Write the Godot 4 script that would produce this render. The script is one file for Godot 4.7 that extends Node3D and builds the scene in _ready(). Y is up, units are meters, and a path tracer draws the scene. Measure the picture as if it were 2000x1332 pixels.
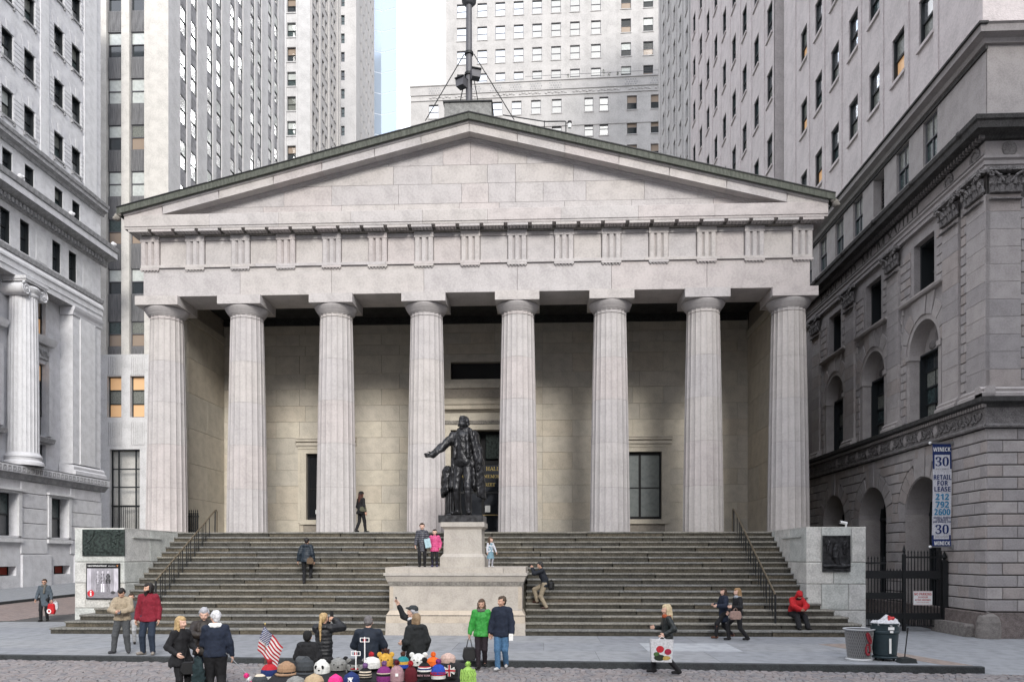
extends Node3D
# ------------------------------------------------------------------ mesh helpers
class G:
	var v := PackedVector3Array()
	var n := PackedVector3Array()
	func t(a: Vector3, b: Vector3, c: Vector3) -> void: # counter-clockwise seen from outside
		var k := (b - a).cross(c - a).normalized()
		v.append_array(PackedVector3Array([a, c, b]))
		n.append_array(PackedVector3Array([k, k, k]))
	func tn(a: Vector3, b: Vector3, c: Vector3, na: Vector3, nb: Vector3, nc: Vector3) -> void:
		v.append_array(PackedVector3Array([a, c, b]))
		n.append_array(PackedVector3Array([na, nc, nb]))
	func q(a: Vector3, b: Vector3, c: Vector3, d: Vector3) -> void:
		var k := (c - a).cross(d - b).normalized()
		v.append_array(PackedVector3Array([a, c, b, a, d, c]))
		n.append_array(PackedVector3Array([k, k, k, k, k, k]))
	func box(x0: float, y0: float, z0: float, x1: float, y1: float, z1: float) -> G:
		var p := [Vector3(x0, y0, z0), Vector3(x1, y0, z0), Vector3(x1, y1, z0), Vector3(x0, y1, z0), Vector3(x0, y0, z1), Vector3(x1, y0, z1), Vector3(x1, y1, z1), Vector3(x0, y1, z1)]
		for f in [[4, 5, 6, 7], [1, 0, 3, 2], [5, 1, 2, 6], [0, 4, 7, 3], [7, 6, 2, 3], [0, 1, 5, 4]]:
			q(p[f[0]], p[f[1]], p[f[2]], p[f[3]])
		return self
	func prism(poly: PackedVector2Array, d0: float, d1: float, axis := 2) -> G: # poly counter-clockwise looking against the axis
		var up := func(p: Vector2, d: float) -> Vector3:
			if axis == 2: return Vector3(p.x, p.y, d)
			if axis == 0: return Vector3(d, p.y, -p.x) # poly x runs along -z
			return Vector3(p.x, d, -p.y)
		var k := poly.size()
		for i in k:
			var a: Vector2 = poly[i]
			var b: Vector2 = poly[(i + 1) % k]
			q(up.call(a, d0), up.call(b, d0), up.call(b, d1), up.call(a, d1))
		var tr := Geometry2D.triangulate_polygon(poly)
		for i in range(0, tr.size(), 3):
			var a: Vector2 = poly[tr[i]]
			var b: Vector2 = poly[tr[i + 1]]
			var c: Vector2 = poly[tr[i + 2]]
			if (b - a).cross(c - a) < 0:
				var s := b
				b = c
				c = s
			t(up.call(a, d1), up.call(b, d1), up.call(c, d1))
			t(up.call(a, d0), up.call(c, d0), up.call(b, d0))
		return self
	func lathe(prof: Array, k := 24, c := Vector3.ZERO, sx := 1.0, sz := 1.0, wob := 0.0) -> G: # prof: [r, y] from the bottom up, smooth
		for i in prof.size() - 1:
			var r0: float = prof[i][0]
			var r1: float = prof[i + 1][0]
			var y0: float = prof[i][1]
			var y1: float = prof[i + 1][1]
			var s := Vector2(y1 - y0, r0 - r1).normalized()
			for j in k:
				var a0 := TAU * j / k
				var a1 := TAU * (j + 1) / k
				var w0 := 1.0 + wob * sin(a0 * 3 + y0 * 9)
				var w1 := 1.0 + wob * sin(a1 * 3 + y0 * 9)
				var u0 := Vector3(cos(a0) * sx * w0, 0, -sin(a0) * sz * w0)
				var u1 := Vector3(cos(a1) * sx * w1, 0, -sin(a1) * sz * w1)
				var na := Vector3(cos(a0) * s.x, s.y, -sin(a0) * s.x)
				var nb := Vector3(cos(a1) * s.x, s.y, -sin(a1) * s.x)
				var A := c + u0 * r0 + Vector3(0, y0, 0)
				var B := c + u1 * r0 + Vector3(0, y0, 0)
				var C := c + u1 * r1 + Vector3(0, y1, 0)
				var D := c + u0 * r1 + Vector3(0, y1, 0)
				if r0 > 0.0001: tn(A, B, C, na, nb, nb)
				if r1 > 0.0001: tn(A, C, D, na, nb, na)
		return self
	func tube(pts: Array, r: float, k := 8, r2 := -1.0) -> G:
		var rings := []
		var nrm := []
		for i in pts.size():
			var a: Vector3 = pts[max(i - 1, 0)]
			var b: Vector3 = pts[min(i + 1, pts.size() - 1)]
			var d := (b - a).normalized()
			var u := d.cross(Vector3.UP if absf(d.y) < 0.9 else Vector3.RIGHT).normalized()
			var w := d.cross(u)
			var rr := r if r2 < 0 else lerpf(r, r2, float(i) / (pts.size() - 1))
			var ring := []
			var rn := []
			for j in k:
				var e := u * cos(TAU * j / k) + w * sin(TAU * j / k)
				rn.append(e)
				ring.append(pts[i] + e * rr)
			rings.append(ring)
			nrm.append(rn)
		for i in rings.size() - 1:
			for j in k:
				var m := (j + 1) % k
				tn(rings[i][j], rings[i][m], rings[i + 1][m], nrm[i][j], nrm[i][m], nrm[i + 1][m])
				tn(rings[i][j], rings[i + 1][m], rings[i + 1][j], nrm[i][j], nrm[i + 1][m], nrm[i + 1][j])
		for j in range(1, k - 1):
			t(rings[0][0], rings[0][j + 1], rings[0][j])
			t(rings[-1][0], rings[-1][j], rings[-1][j + 1])
		return self
	func ball(c: Vector3, r: Vector3, k := 10, h := 7) -> G:
		for i in h:
			for j in k:
				var f := func(a: int, b: int) -> Vector3:
					var th := PI * a / h
					var ph := TAU * b / k
					return Vector3(sin(th) * cos(ph), cos(th), sin(th) * sin(ph))
				var A: Vector3 = f.call(i, j)
				var B: Vector3 = f.call(i, j + 1)
				var C: Vector3 = f.call(i + 1, j + 1)
				var D: Vector3 = f.call(i + 1, j)
				if i > 0: tn(c + A * r, c + B * r, c + C * r, (A / r).normalized(), (B / r).normalized(), (C / r).normalized())
				if i < h - 1: tn(c + A * r, c + C * r, c + D * r, (A / r).normalized(), (C / r).normalized(), (D / r).normalized())
		return self
	func blk(w: float, h: float, d: float, b: float, c := Vector3.ZERO) -> G: # dressed stone facing +z, front at z = d
		var o := func(x: float, y: float, z: float) -> Vector3: return c + Vector3(x, y, z)
		var x := w / 2
		var y := h / 2
		var f := [[-1, -1], [1, -1], [1, 1], [-1, 1]]
		q(o.call(-x + b, -y + b, d), o.call(x - b, -y + b, d), o.call(x - b, y - b, d), o.call(-x + b, y - b, d))
		for i in 4:
			var p: Array = f[i]
			var s: Array = f[(i + 1) % 4]
			q(o.call(p[0] * x, p[1] * y, d - b), o.call(s[0] * x, s[1] * y, d - b), o.call(s[0] * (x - b), s[1] * (y - b), d), o.call(p[0] * (x - b), p[1] * (y - b), d))
			q(o.call(p[0] * x, p[1] * y, 0), o.call(s[0] * x, s[1] * y, 0), o.call(s[0] * x, s[1] * y, d - b), o.call(p[0] * x, p[1] * y, d - b))
		return self
	func add(o: G, tf := Transform3D.IDENTITY) -> G:
		for i in o.v.size():
			v.append(tf * o.v[i])
			n.append((tf.basis * o.n[i]).normalized())
		return self
	func mesh() -> ArrayMesh:
		var m := ArrayMesh.new()
		var a := []
		a.resize(Mesh.ARRAY_MAX)
		a[Mesh.ARRAY_VERTEX] = v
		a[Mesh.ARRAY_NORMAL] = n
		m.add_surface_from_arrays(Mesh.PRIMITIVE_TRIANGLES, a)
		return m

var M := {}
var taken := {}
var cache := {}
var rng := RandomNumberGenerator.new()

func V(x: float, y: float, z: float) -> Vector3: return Vector3(x, y, z)
func v2(a: Array) -> PackedVector2Array:
	var o := PackedVector2Array()
	for i in range(0, a.size(), 2): o.append(Vector2(a[i], a[i + 1]))
	return o
func numbered(s: String) -> String:
	taken[s] = taken.get(s, 0) + 1
	return s if taken[s] == 1 else "%s_%03d" % [s, taken[s] - 1]
func thing(called: String, label: String, category: String, at := Vector3.ZERO, yaw := 0.0, group := "") -> Node3D:
	var o := Node3D.new()
	o.name = numbered(called)
	add_child(o)
	o.position = at
	o.rotation.y = deg_to_rad(yaw)
	o.set_meta("label", label)
	o.set_meta("category", category)
	if group: o.set_meta("group", group)
	return o
func put(parent: Node, called: String, mesh: Mesh, m: Material, at := Vector3.ZERO, yaw := 0.0) -> MeshInstance3D:
	var o := MeshInstance3D.new()
	o.name = called
	o.mesh = mesh
	o.material_override = m
	o.position = at
	o.rotation.y = deg_to_rad(yaw)
	parent.add_child(o, true)
	return o
func grp(parent: Node, called: String, at := Vector3.ZERO, yaw := 0.0) -> Node3D:
	var o := Node3D.new()
	o.name = called
	o.position = at
	o.rotation.y = deg_to_rad(yaw)
	parent.add_child(o, true)
	return o
func structure(called: String, mesh: Mesh, m: Material) -> MeshInstance3D:
	var o := put(self, numbered(called), mesh, m)
	o.set_meta("kind", "structure")
	return o
func one(called: String, label: String, category: String, mesh: Mesh, m: Material, at := Vector3.ZERO, yaw := 0.0, group := "") -> MeshInstance3D:
	var o := put(self, numbered(called), mesh, m, at, yaw)
	o.set_meta("label", label)
	o.set_meta("category", category)
	if group: o.set_meta("group", group)
	return o
func stuff(o: Node) -> Node:
	o.set_meta("kind", "stuff")
	return o
func block(w: float, h: float, d: float, b: float) -> ArrayMesh:
	var k := "%.3f %.3f %.3f %.3f" % [w, h, d, b]
	if not cache.has(k): cache[k] = G.new().blk(w, h, d, b).mesh()
	return cache[k]
func bxm(x0: float, y0: float, z0: float, x1: float, y1: float, z1: float) -> ArrayMesh:
	var k := "b%.3f %.3f %.3f %.3f %.3f %.3f" % [x0, y0, z0, x1, y1, z1]
	if not cache.has(k): cache[k] = G.new().box(x0, y0, z0, x1, y1, z1).mesh()
	return cache[k]
func text(parent: Node, called: String, s: String, size: float, m: Material, at: Vector3, yaw := 0.0, font := "Droid Sans", depth := 0.01, bold := 400, width := 1.0) -> MeshInstance3D:
	var tm := TextMesh.new()
	var f := SystemFont.new()
	f.font_names = PackedStringArray([font])
	f.font_weight = bold
	tm.font = f
	tm.text = s
	tm.font_size = 32
	tm.pixel_size = size / 32.0
	tm.depth = depth
	tm.curve_step = 2.0
	var o := put(parent, called, tm, m, at, yaw)
	o.scale = V(width, 1, 1)
	return o

# ------------------------------------------------------------------ materials
var TEX := {}
func grain(key: String, px: int, seed_: int, layers: Array) -> ImageTexture: # layers: [frequency, octaves, low, high, type]; grey multipliers
	var data := PackedFloat32Array()
	data.resize(px * px)
	data.fill(1.0)
	for l in layers:
		var f := FastNoiseLite.new()
		f.seed = seed_
		seed_ += 7
		f.frequency = l[0]
		f.fractal_octaves = l[1]
		f.noise_type = l[4] if l.size() > 4 else FastNoiseLite.TYPE_SIMPLEX_SMOOTH
		var b := f.get_seamless_image(px, px).get_data()
		var lo: float = l[2]
		var s: float = (l[3] - lo) / 255.0
		for i in px * px: data[i] *= lo + s * b[i]
	var out := PackedByteArray()
	out.resize(px * px)
	for i in px * px: out[i] = clampi(int(data[i] * 255.0), 0, 255)
	var im := Image.create_from_data(px, px, false, Image.FORMAT_L8, out)
	im.convert(Image.FORMAT_RGB8)
	var t := ImageTexture.create_from_image(im)
	TEX[key] = t
	return t
func bump(key: String, px: int, seed_: int, freq: float, oct: int, strength: float, type := FastNoiseLite.TYPE_SIMPLEX_SMOOTH) -> void:
	var f := FastNoiseLite.new()
	f.seed = seed_
	f.frequency = freq
	f.fractal_octaves = oct
	f.noise_type = type
	var im := f.get_seamless_image(px, px)
	im.convert(Image.FORMAT_RGBA8)
	im.bump_map_to_normal_map(strength)
	TEX[key] = ImageTexture.create_from_image(im)
func mat(key: String, r: float, g: float, b: float, rough := 0.85, tex := "", period := 2.0, nrm := "", nscale := 0.5) -> StandardMaterial3D: # linear base colour
	var m := StandardMaterial3D.new()
	m.albedo_color = Color(r, g, b).linear_to_srgb()
	m.roughness = rough
	m.metallic_specular = 0.4
	if tex or nrm:
		m.uv1_triplanar = true
		m.uv1_world_triplanar = true
		m.uv1_scale = Vector3.ONE / period
	if tex: m.albedo_texture = TEX[tex]
	if nrm:
		m.normal_enabled = true
		m.normal_texture = TEX[nrm]
		m.normal_scale = nscale
	M[key] = m
	return m
func family(key: String, r: float, g: float, b: float, rough: float, tex: String, period: float, nrm: String, ns: float, tints: Array) -> void: # key0, key1 ...: quarry variants
	for i in tints.size():
		var t: Array = tints[i]
		var m := mat(key + str(i), r * t[0], g * t[1], b * t[2], rough, tex, period, nrm, ns)
		m.uv1_offset = V(0.13 * i, 0.31 * i, 0.57 * i)
func pick(key: String, k: int) -> Material: return M[key + str(rng.randi() % k)]

func make_materials() -> void:
	grain("stone", 512, 3, [[0.006, 3, 0.93, 1.05], [0.05, 4, 0.93, 1.05], [0.35, 2, 0.9, 1.06]])
	grain("stain", 512, 11, [[0.006, 4, 0.82, 1.1], [0.04, 5, 0.72, 1.15], [0.3, 2, 0.85, 1.08]])
	grain("pier", 512, 71, [[0.008, 3, 0.9, 1.06], [0.05, 5, 0.86, 1.08], [0.35, 2, 0.86, 1.06]])
	grain("fine", 256, 21, [[0.02, 3, 0.9, 1.08], [0.4, 2, 0.88, 1.1]])
	grain("cloth", 256, 31, [[0.02, 3, 0.8, 1.15], [0.5, 1, 0.75, 1.2]])
	grain("patina", 512, 41, [[0.012, 5, 0.45, 1.35], [0.12, 3, 0.7, 1.2]])
	grain("streak", 512, 47, [[0.01, 4, 0.75, 1.15], [0.2, 3, 0.75, 1.15]])
	bump("rough", 512, 5, 0.12, 4, 6.0)
	bump("pits", 512, 9, 0.3, 2, 8.0)
	bump("carve", 512, 15, 0.035, 3, 16.0, FastNoiseLite.TYPE_CELLULAR)
	bump("weave", 256, 17, 0.25, 2, 5.0)
	# temple marble, weathered
	family("marble", 0.455, 0.43, 0.42, 0.8, "stone", 3.1, "rough", 0.25, [[1, 1, 1], [1.015, 0.985, 0.98], [0.975, 0.975, 0.985], [1.02, 1.01, 0.99]])
	family("wallstone", 0.54, 0.495, 0.42, 0.85, "stone", 2.3, "rough", 0.35, [[1, 1, 1], [0.96, 0.96, 0.95], [1.03, 1.03, 1.01], [0.99, 0.97, 0.94], [0.95, 0.96, 0.97]])
	mat("joint", 0.16, 0.14, 0.12, 0.95, "fine", 1.0)
	mat("mortar", 0.3, 0.27, 0.23, 0.95, "fine", 1.0)
	mat("sootstone", 0.3, 0.28, 0.25, 0.9, "stain", 1.7, "rough", 0.4)
	mat("gutter", 0.12, 0.128, 0.108, 0.85, "stain", 1.3, "rough", 0.4).uv1_scale = V(2.2, 0.25, 2.2)
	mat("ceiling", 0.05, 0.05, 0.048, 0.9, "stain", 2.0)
	mat("roofmetal", 0.2, 0.22, 0.2, 0.7, "fine", 2.0)
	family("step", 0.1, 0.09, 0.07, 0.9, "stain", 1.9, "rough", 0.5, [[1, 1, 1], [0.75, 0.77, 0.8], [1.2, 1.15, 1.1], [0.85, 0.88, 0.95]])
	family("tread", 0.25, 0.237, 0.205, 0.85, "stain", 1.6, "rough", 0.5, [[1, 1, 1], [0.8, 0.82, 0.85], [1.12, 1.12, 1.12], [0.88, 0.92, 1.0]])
	family("cheek", 0.6, 0.595, 0.57, 0.9, "pier", 2.2, "pits", 0.4, [[1, 1, 1], [0.93, 0.96, 0.95], [1.06, 1.05, 1.03]])
	family("ped", 0.43, 0.392, 0.345, 0.85, "stone", 2.1, "rough", 0.25, [[1, 1, 1], [1.08, 1.02, 0.94], [0.96, 0.98, 1.0]])
	mat("bronze", 0.045, 0.045, 0.048, 0.34, "patina", 1.5, "rough", 0.25).metallic = 0.6
	mat("verdigris", 0.045, 0.06, 0.054, 0.5, "patina", 0.9, "rough", 0.4).metallic = 0.45
	mat("iron", 0.012, 0.013, 0.014, 0.55, "fine", 0.5)
	mat("brass", 0.3, 0.22, 0.1, 0.4).metallic = 0.8
	mat("steel", 0.3, 0.3, 0.3, 0.45).metallic = 0.7
	mat("pole", 0.1, 0.1, 0.11, 0.5, "fine", 0.7)
	mat("black", 0.008, 0.008, 0.009, 0.6)
	mat("glass", 0.012, 0.014, 0.017, 0.06).metallic_specular = 0.6
	mat("white", 0.75, 0.75, 0.74, 0.6)
	mat("paper", 0.7, 0.7, 0.68, 0.8)
	mat("gold", 0.6, 0.45, 0.15, 0.35).metallic = 0.7
	var warm := mat("warm", 0.5, 0.32, 0.16, 0.6)
	warm.emission_enabled = true
	warm.emission = Color(0.8, 0.5, 0.24)
	warm.emission_energy_multiplier = 0.5
	var tube_ := mat("lamp", 0.9, 0.85, 0.75, 0.6)
	tube_.emission_enabled = true
	tube_.emission = Color(1.0, 0.9, 0.7)
	tube_.emission_energy_multiplier = 2.2
	mat("railtop", 0.16, 0.13, 0.09, 0.45, "fine", 0.5).metallic = 0.5
	mat("pane_blind", 0.2, 0.22, 0.21, 0.15, "fine", 1.3).metallic_specular = 0.6

func _ready() -> void:
	rng.seed = 20240611
	# camera: level, lens shifted up, turned 2.4 degrees left of the temple's axis
	var cam := Camera3D.new()
	cam.name = "camera"
	add_child(cam)
	cam.position = V(2.9205, 2.5214, 30.5469)
	cam.rotation.y = 0.0422
	cam.near = 0.1
	cam.far = 900.0
	cam.projection = Camera3D.PROJECTION_FRUSTUM
	cam.size = 0.1 * 1332.0 / 1465.63
	cam.frustum_offset = Vector2(0, 0.1 * (1088.88 - 666.0) / 1465.63)
	cam.current = true
	# overcast sky, soft light from the open end of the street behind the camera
	var we := WorldEnvironment.new()
	we.name = "environment"
	var env := Environment.new()
	env.background_mode = Environment.BG_SKY
	var sky := Sky.new()
	var sm := ProceduralSkyMaterial.new()
	sm.sky_top_color = Color(0.93, 0.95, 1.0)
	sm.sky_horizon_color = Color(0.97, 0.97, 0.98)
	sm.sky_curve = 0.3
	sm.ground_bottom_color = Color(0.32, 0.31, 0.3)
	sm.ground_horizon_color = Color(0.5, 0.5, 0.5)
	sm.sun_angle_max = 1.0
	sky.sky_material = sm
	env.sky = sky
	env.background_energy_multiplier = 1.0
	env.tonemap_mode = Environment.TONE_MAPPER_LINEAR
	env.tonemap_exposure = 2.5
	env.sdfgi_enabled = true
	env.ssao_enabled = true
	env.ssil_enabled = true
	we.environment = env
	add_child(we)
	var sun := DirectionalLight3D.new()
	sun.name = "sun"
	sun.light_energy = 0.48
	sun.light_color = Color(1.0, 0.985, 0.965)
	sun.light_angular_distance = 18.0
	sun.shadow_enabled = true
	sun.rotation_degrees = V(-28, 14, 0)
	add_child(sun)
	make_materials()
	build_ground()
	build_temple()
	build_stairs()
	build_statue_base()
	print("temple ", Time.get_ticks_msec())
	build_block_materials()
	build_west_block()
	build_towers()
	build_centre_block()
	print("west ", Time.get_ticks_msec())
	build_east_block()
	print("east ", Time.get_ticks_msec())
	build_opposite_blocks()
	build_street_things()
	build_roof_things()
	build_statue()
	print("statue ", Time.get_ticks_msec())
	build_people()
	build_stall()
	print("people ", Time.get_ticks_msec())
#NEXT

# ------------------------------------------------------------------ the temple front
const P := 3.533 # top of the stairs
const COLX := [-12.74, -9.35, -5.61, -1.87, 1.87, 5.61, 9.35, 12.74]
func col_r(y: float) -> float:
	var t := clampf((y - P) / (12.25 - P), 0, 1)
	return lerpf(0.815, 0.655, t) + 0.012 * sin(PI * t)
func fluted(y0: float, y1: float, rings: int, scallop := 0.0) -> ArrayMesh:
	var g := G.new()
	var nf := 20
	var k := 6
	for s in rings:
		var ya := lerpf(y0, y1, float(s) / rings)
		var yb := lerpf(y0, y1, float(s + 1) / rings)
		for i in nf * k:
			var f := func(j: int, y: float) -> Vector3:
				var u := float(j % k) / k
				var a := TAU * (j + 0.0) / (nf * k)
				var r := col_r(y) * (1.0 - 0.05 * sqrt(maxf(0.0, sin(PI * u))) * (1.0 if scallop == 0.0 else 0.8))
				return V(cos(a) * r, y, -sin(a) * r)
			g.q(f.call(i, ya), f.call(i + 1, ya), f.call(i + 1, yb), f.call(i, yb))
	# shallow chamfer and end faces
	for e in [[y0, -1.0], [y1, 1.0]]:
		var r: float = col_r(e[0]) * 0.955
		for i in 40:
			var a := TAU * i / 40
			var b := TAU * (i + 1) / 40
			var c := V(0, e[0], 0)
			if e[1] > 0: g.t(c, V(cos(a) * r, e[0], -sin(a) * r), V(cos(b) * r, e[0], -sin(b) * r))
			else: g.t(c, V(cos(b) * r, e[0], -sin(b) * r), V(cos(a) * r, e[0], -sin(a) * r))
	return g.mesh()

func build_temple() -> void:
	var T := thing("temple_hall", "pale marble temple front with eight fluted columns and a low pediment", "building")
	var R := RandomNumberGenerator.new()
	R.seed = 5
	# columns
	var ys := [[P, 5.32], [5.32, 7.10], [7.10, 8.83], [8.83, 10.51], [10.51, 12.25]]
	var drums := []
	for vv in 2:
		var row := []
		for i in 5:
			var a: float = ys[i][0] + (0.0 if i == 0 else (0.06 * vv - 0.02))
			var b: float = ys[i][1] + (0.0 if i == 4 else (0.06 * vv - 0.02))
			row.append(fluted(a + (0.0 if i == 0 else 0.004), b - 0.004, 2))
		drums.append(row)
	var core := G.new()
	core.lathe([[col_r(P) * 0.93, P], [col_r(8) * 0.93, 8.0], [col_r(12.2) * 0.93, 12.3]], 40)
	var core_m := core.mesh()
	var neck := fluted(12.268, 12.40, 1, 1.0)
	var ech := G.new()
	ech.lathe([[0.655, 12.39], [0.668, 12.40], [0.664, 12.415], [0.685, 12.425], [0.68, 12.44], [0.705, 12.45], [0.74, 12.5], [0.80, 12.575], [0.845, 12.65], [0.86, 12.69], [0.85, 12.72], [0.83, 12.732]], 48)
	var ech_m := ech.mesh()
	var abacus := G.new().box(-0.88, 12.735, -0.88, 0.88, 13.098, 0.88).mesh()
	for i in 8:
		var c := grp(T, "column", V(COLX[i], 0, 0))
		put(c, "core", core_m, M.joint)
		for d in 5: put(c, "drum", drums[(i * 3 + 1) % 2][d], M["marble" + str(R.randi() % 4)], Vector3.ZERO, R.randi() % 4 * 18.0)
		put(c, "necking", neck, M["marble" + str(R.randi() % 4)])
		put(c, "echinus", ech_m, M.marble2)
		put(c, "abacus", abacus, M["marble" + str(R.randi() % 4)])
	# platform behind the top step
	put(T, "platform", G.new().box(-13.9, 0.0, -6.0, 13.9, P - 0.002, 0.6).mesh(), M.step2)
	# architrave: one stone from column to column
	var xs := [-13.35]
	for i in range(1, 7): xs.append(COLX[i])
	xs.append(13.35)
	for i in 7:
		var w: float = xs[i + 1] - xs[i] - 0.012
		put(T, "architrave_stone", G.new().blk(w, 1.135, 1.64, 0.006, V(0, 0, -0.92)).mesh(), M["marble" + str(R.randi() % 4)], V((xs[i] + xs[i + 1]) / 2, 13.1 + 0.5695, 0))
	put(T, "architrave_soffit", G.new().box(-13.2, 13.11, -0.88, 13.2, 14.2, 0.66).mesh(), M.joint)
	# taenia, frieze backing
	for sx in [-1, 1]:
		put(T, "architrave_return", G.new().box(sx * 13.3 - 0.7 * (1 if sx > 0 else 0), 13.1, -6.0, sx * 13.3 + 0.7 * (1 if sx < 0 else 0), 14.24, -0.93).mesh(), M.marble1)
	var ta := [-13.42, -8.7, -3.4, 1.2, 6.9, 13.42]
	for i in 5: put(T, "taenia", G.new().box(ta[i] + 0.004, 14.243, -0.9, ta[i + 1] - 0.004, 14.352, 0.80).mesh(), M["marble" + str(R.randi() % 4)])
	put(T, "frieze_backing", G.new().box(-13.33, 14.353, -0.9, 13.33, 15.655, 0.60).mesh(), M.joint)
	var tri_g := G.new()
	# prism along y: poly (x, -z)
	var poly := PackedVector2Array()
	for p in [[-0.375, 0.60], [0.375, 0.60], [0.375, 0.75], [0.335, 0.79], [0.195, 0.79], [0.13, 0.70], [0.065, 0.79], [-0.065, 0.79], [-0.13, 0.70], [-0.195, 0.79], [-0.335, 0.79], [-0.375, 0.75]]:
		poly.append(Vector2(p[0], -p[1]))
	poly.reverse()
	tri_g.prism(poly, 14.354, 15.30, 1)
	tri_g.box(-0.39, 15.302, 0.60, 0.39, 15.52, 0.80)
	var tri_m := tri_g.mesh()
	var reg := G.new().box(-0.39, 14.16, 0.66, 0.39, 14.242, 0.795)
	for k in 6: reg.lathe([[0.034, 14.11], [0.028, 14.162]], 8, V(-0.325 + 0.13 * k, 0, 0.755))
	var reg_m := reg.mesh()
	for i in 15:
		var x: float = (i - 7) * 1.866
		put(T, "triglyph", tri_m, M["marble" + str(R.randi() % 4)], V(x, 0, 0))
		put(T, "regula", reg_m, M["marble" + str(R.randi() % 4)], V(x, 0, 0))
		if i < 14:
			put(T, "metope", G.new().blk(1.866 - 0.79, 0.995, 0.06, 0.004, V(0, 0, 0.60)).mesh(), M["marble" + str(R.randi() % 4)], V(x + 0.933, 14.855, 0))
			put(T, "metope_cap", G.new().box(-0.54, 15.358, 0.60, 0.54, 15.50, 0.70).mesh(), M["marble" + str(R.randi() % 4)], V(x + 0.933, 0, 0))
	put(T, "frieze_crown", G.new().box(-13.36, 15.522, 0.55, 13.36, 15.656, 0.82).mesh(), M.sootstone)
	# horizontal cornice
	var cx := [-13.87, -10.4, -7.6, -4.7, -1.85, 0.72, 3.6, 6.6, 9.55, 13.87]
	for i in 9:
		var a: float = cx[i] + 0.004
		var b: float = cx[i + 1] - 0.004
		var g := G.new()
		g.prism(v2([-1.19, 15.66, -1.19, 15.745, -1.22, 15.75, -1.22, 16.19, -1.20, 16.21, 0.9, 16.21, 0.9, 15.66]), a, b, 0)
		put(T, "cornice_stone", g.mesh(), M["marble" + str(R.randi() % 4)])
	var mu := G.new().box(-0.40, 15.556, 0.83, 0.40, 15.66, 1.175)
	for a in 3:
		for k in 6: mu.lathe([[0.022, 15.53], [0.028, 15.557]], 6, V(-0.34 + 0.136 * k, 0, 0.92 + 0.09 * a))
	var mu_m := mu.mesh()
	for i in 29: put(T, "mutule", mu_m, M["marble" + str(R.randi() % 4)], V((i - 14) * 0.952, 0, 0))
	# tympanum of coursed blocks cut to the slope
	var sl := 0.2455
	put(T, "tympanum_backing", G.new().prism(v2([-12.6, 16.2, 12.6, 16.2, 0, 19.2]), -0.8, 0.66).mesh(), M.joint)
	var rows := [16.212, 16.66, 17.44, 18.18, 19.3]
	var jx := [[-11.2, -8.4, -5.2, -3.05, -0.45, 1.15, 3.75, 6.4, 9.6], [-10.3, -7.55, -5.6, -2.9, -0.35, 0.72, 1.8, 2.9, 4.6, 6.9, 9.0], [-6.8, -3.1, -1.55, 0.68, 1.8, 4.1, 7.0], [-3.3, -1.1, 0.0, 1.1, 2.25, 4.4]]
	var cut := v2([-12.7, 16.21, 12.7, 16.21, 0, 16.21 + 12.02 * sl])
	for r in 4:
		var e: Array = [-13.0] + jx[r] + [13.0]
		for i in e.size() - 1:
			var rect := v2([e[i] + 0.006, rows[r] + 0.006, e[i + 1] - 0.006, rows[r] + 0.006, e[i + 1] - 0.006, rows[r + 1] - 0.006, e[i] + 0.006, rows[r + 1] - 0.006])
			for p in Geometry2D.intersect_polygons(rect, cut):
				if Geometry2D.is_polygon_clockwise(p): p.reverse()
				if p.size() > 2: put(T, "tympanum_stone", G.new().prism(p, 0.62, 0.72 + R.randf() * 0.006).mesh(), M["marble" + str(R.randi() % 4)])
	# raking cornice, gutter, roof
	for s in [-1, 1]:
		var joints := [0.0, 1.9, 3.75, 5.85, 7.8, 10.0, 12.3, 13.87]
		for i in 7:
			var x0: float = joints[i] + 0.004
			var x1: float = joints[i + 1] - 0.004
			var g := G.new()
			var yb := 19.24
			var f := func(x: float, y: float, z: float) -> Vector3: return V(s * x, y - sl * x, z)
			# section: front face, top, soffit
			var sec := [[yb, 1.22], [yb + 0.30, 1.22], [yb + 0.33, 1.27], [yb + 0.40, 1.27], [yb + 0.40, -0.6], [yb, -0.6]]
			if x1 > 12.35: sec = [[yb, 1.205], [yb + 0.30, 1.205], [yb + 0.33, 1.27], [yb + 0.40, 1.27], [yb + 0.40, -0.6], [yb, -0.6]]
			var k := sec.size()
			for j in k:
				var A: Array = sec[j]
				var B: Array = sec[(j + 1) % k]
				var a: Vector3 = f.call(x0, A[0], A[1])
				var b: Vector3 = f.call(x1, A[0], A[1])
				var c: Vector3 = f.call(x1, B[0], B[1])
				var d: Vector3 = f.call(x0, B[0], B[1])
				if s > 0: g.q(a, b, c, d)
				else: g.q(b, a, d, c)
			for xe in [x0, x1]:
				for j in range(1, k - 1): g.t(f.call(xe, sec[0][0], sec[0][1]), f.call(xe, sec[j][0], sec[j][1]), f.call(xe, sec[j + 1][0], sec[j + 1][1]))
			put(T, "raking_cornice_stone", g.mesh(), M["marble" + str(R.randi() % 4)])
		# bed moulding under the raking cornice
		for band in [[0.83, 0.06], [0.77, 0.13]]:
			var g2 := G.new()
			var pts := [V(0, 19.24, band[0]), V(s * 12.25, 19.24 - sl * 12.25, band[0])]
			var dn := V(0, -band[1], 0)
			var bk := V(0, 0, -0.25)
			if s > 0:
				g2.q(pts[0] + dn, pts[1] + dn, pts[1], pts[0])
				g2.q(pts[0] + dn + bk, pts[1] + dn + bk, pts[1] + dn, pts[0] + dn)
			else:
				g2.q(pts[1] + dn, pts[0] + dn, pts[0], pts[1])
				g2.q(pts[1] + dn + bk, pts[0] + dn + bk, pts[0] + dn, pts[1] + dn)
			put(T, "bed_moulding", g2.mesh(), M.marble2)
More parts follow.
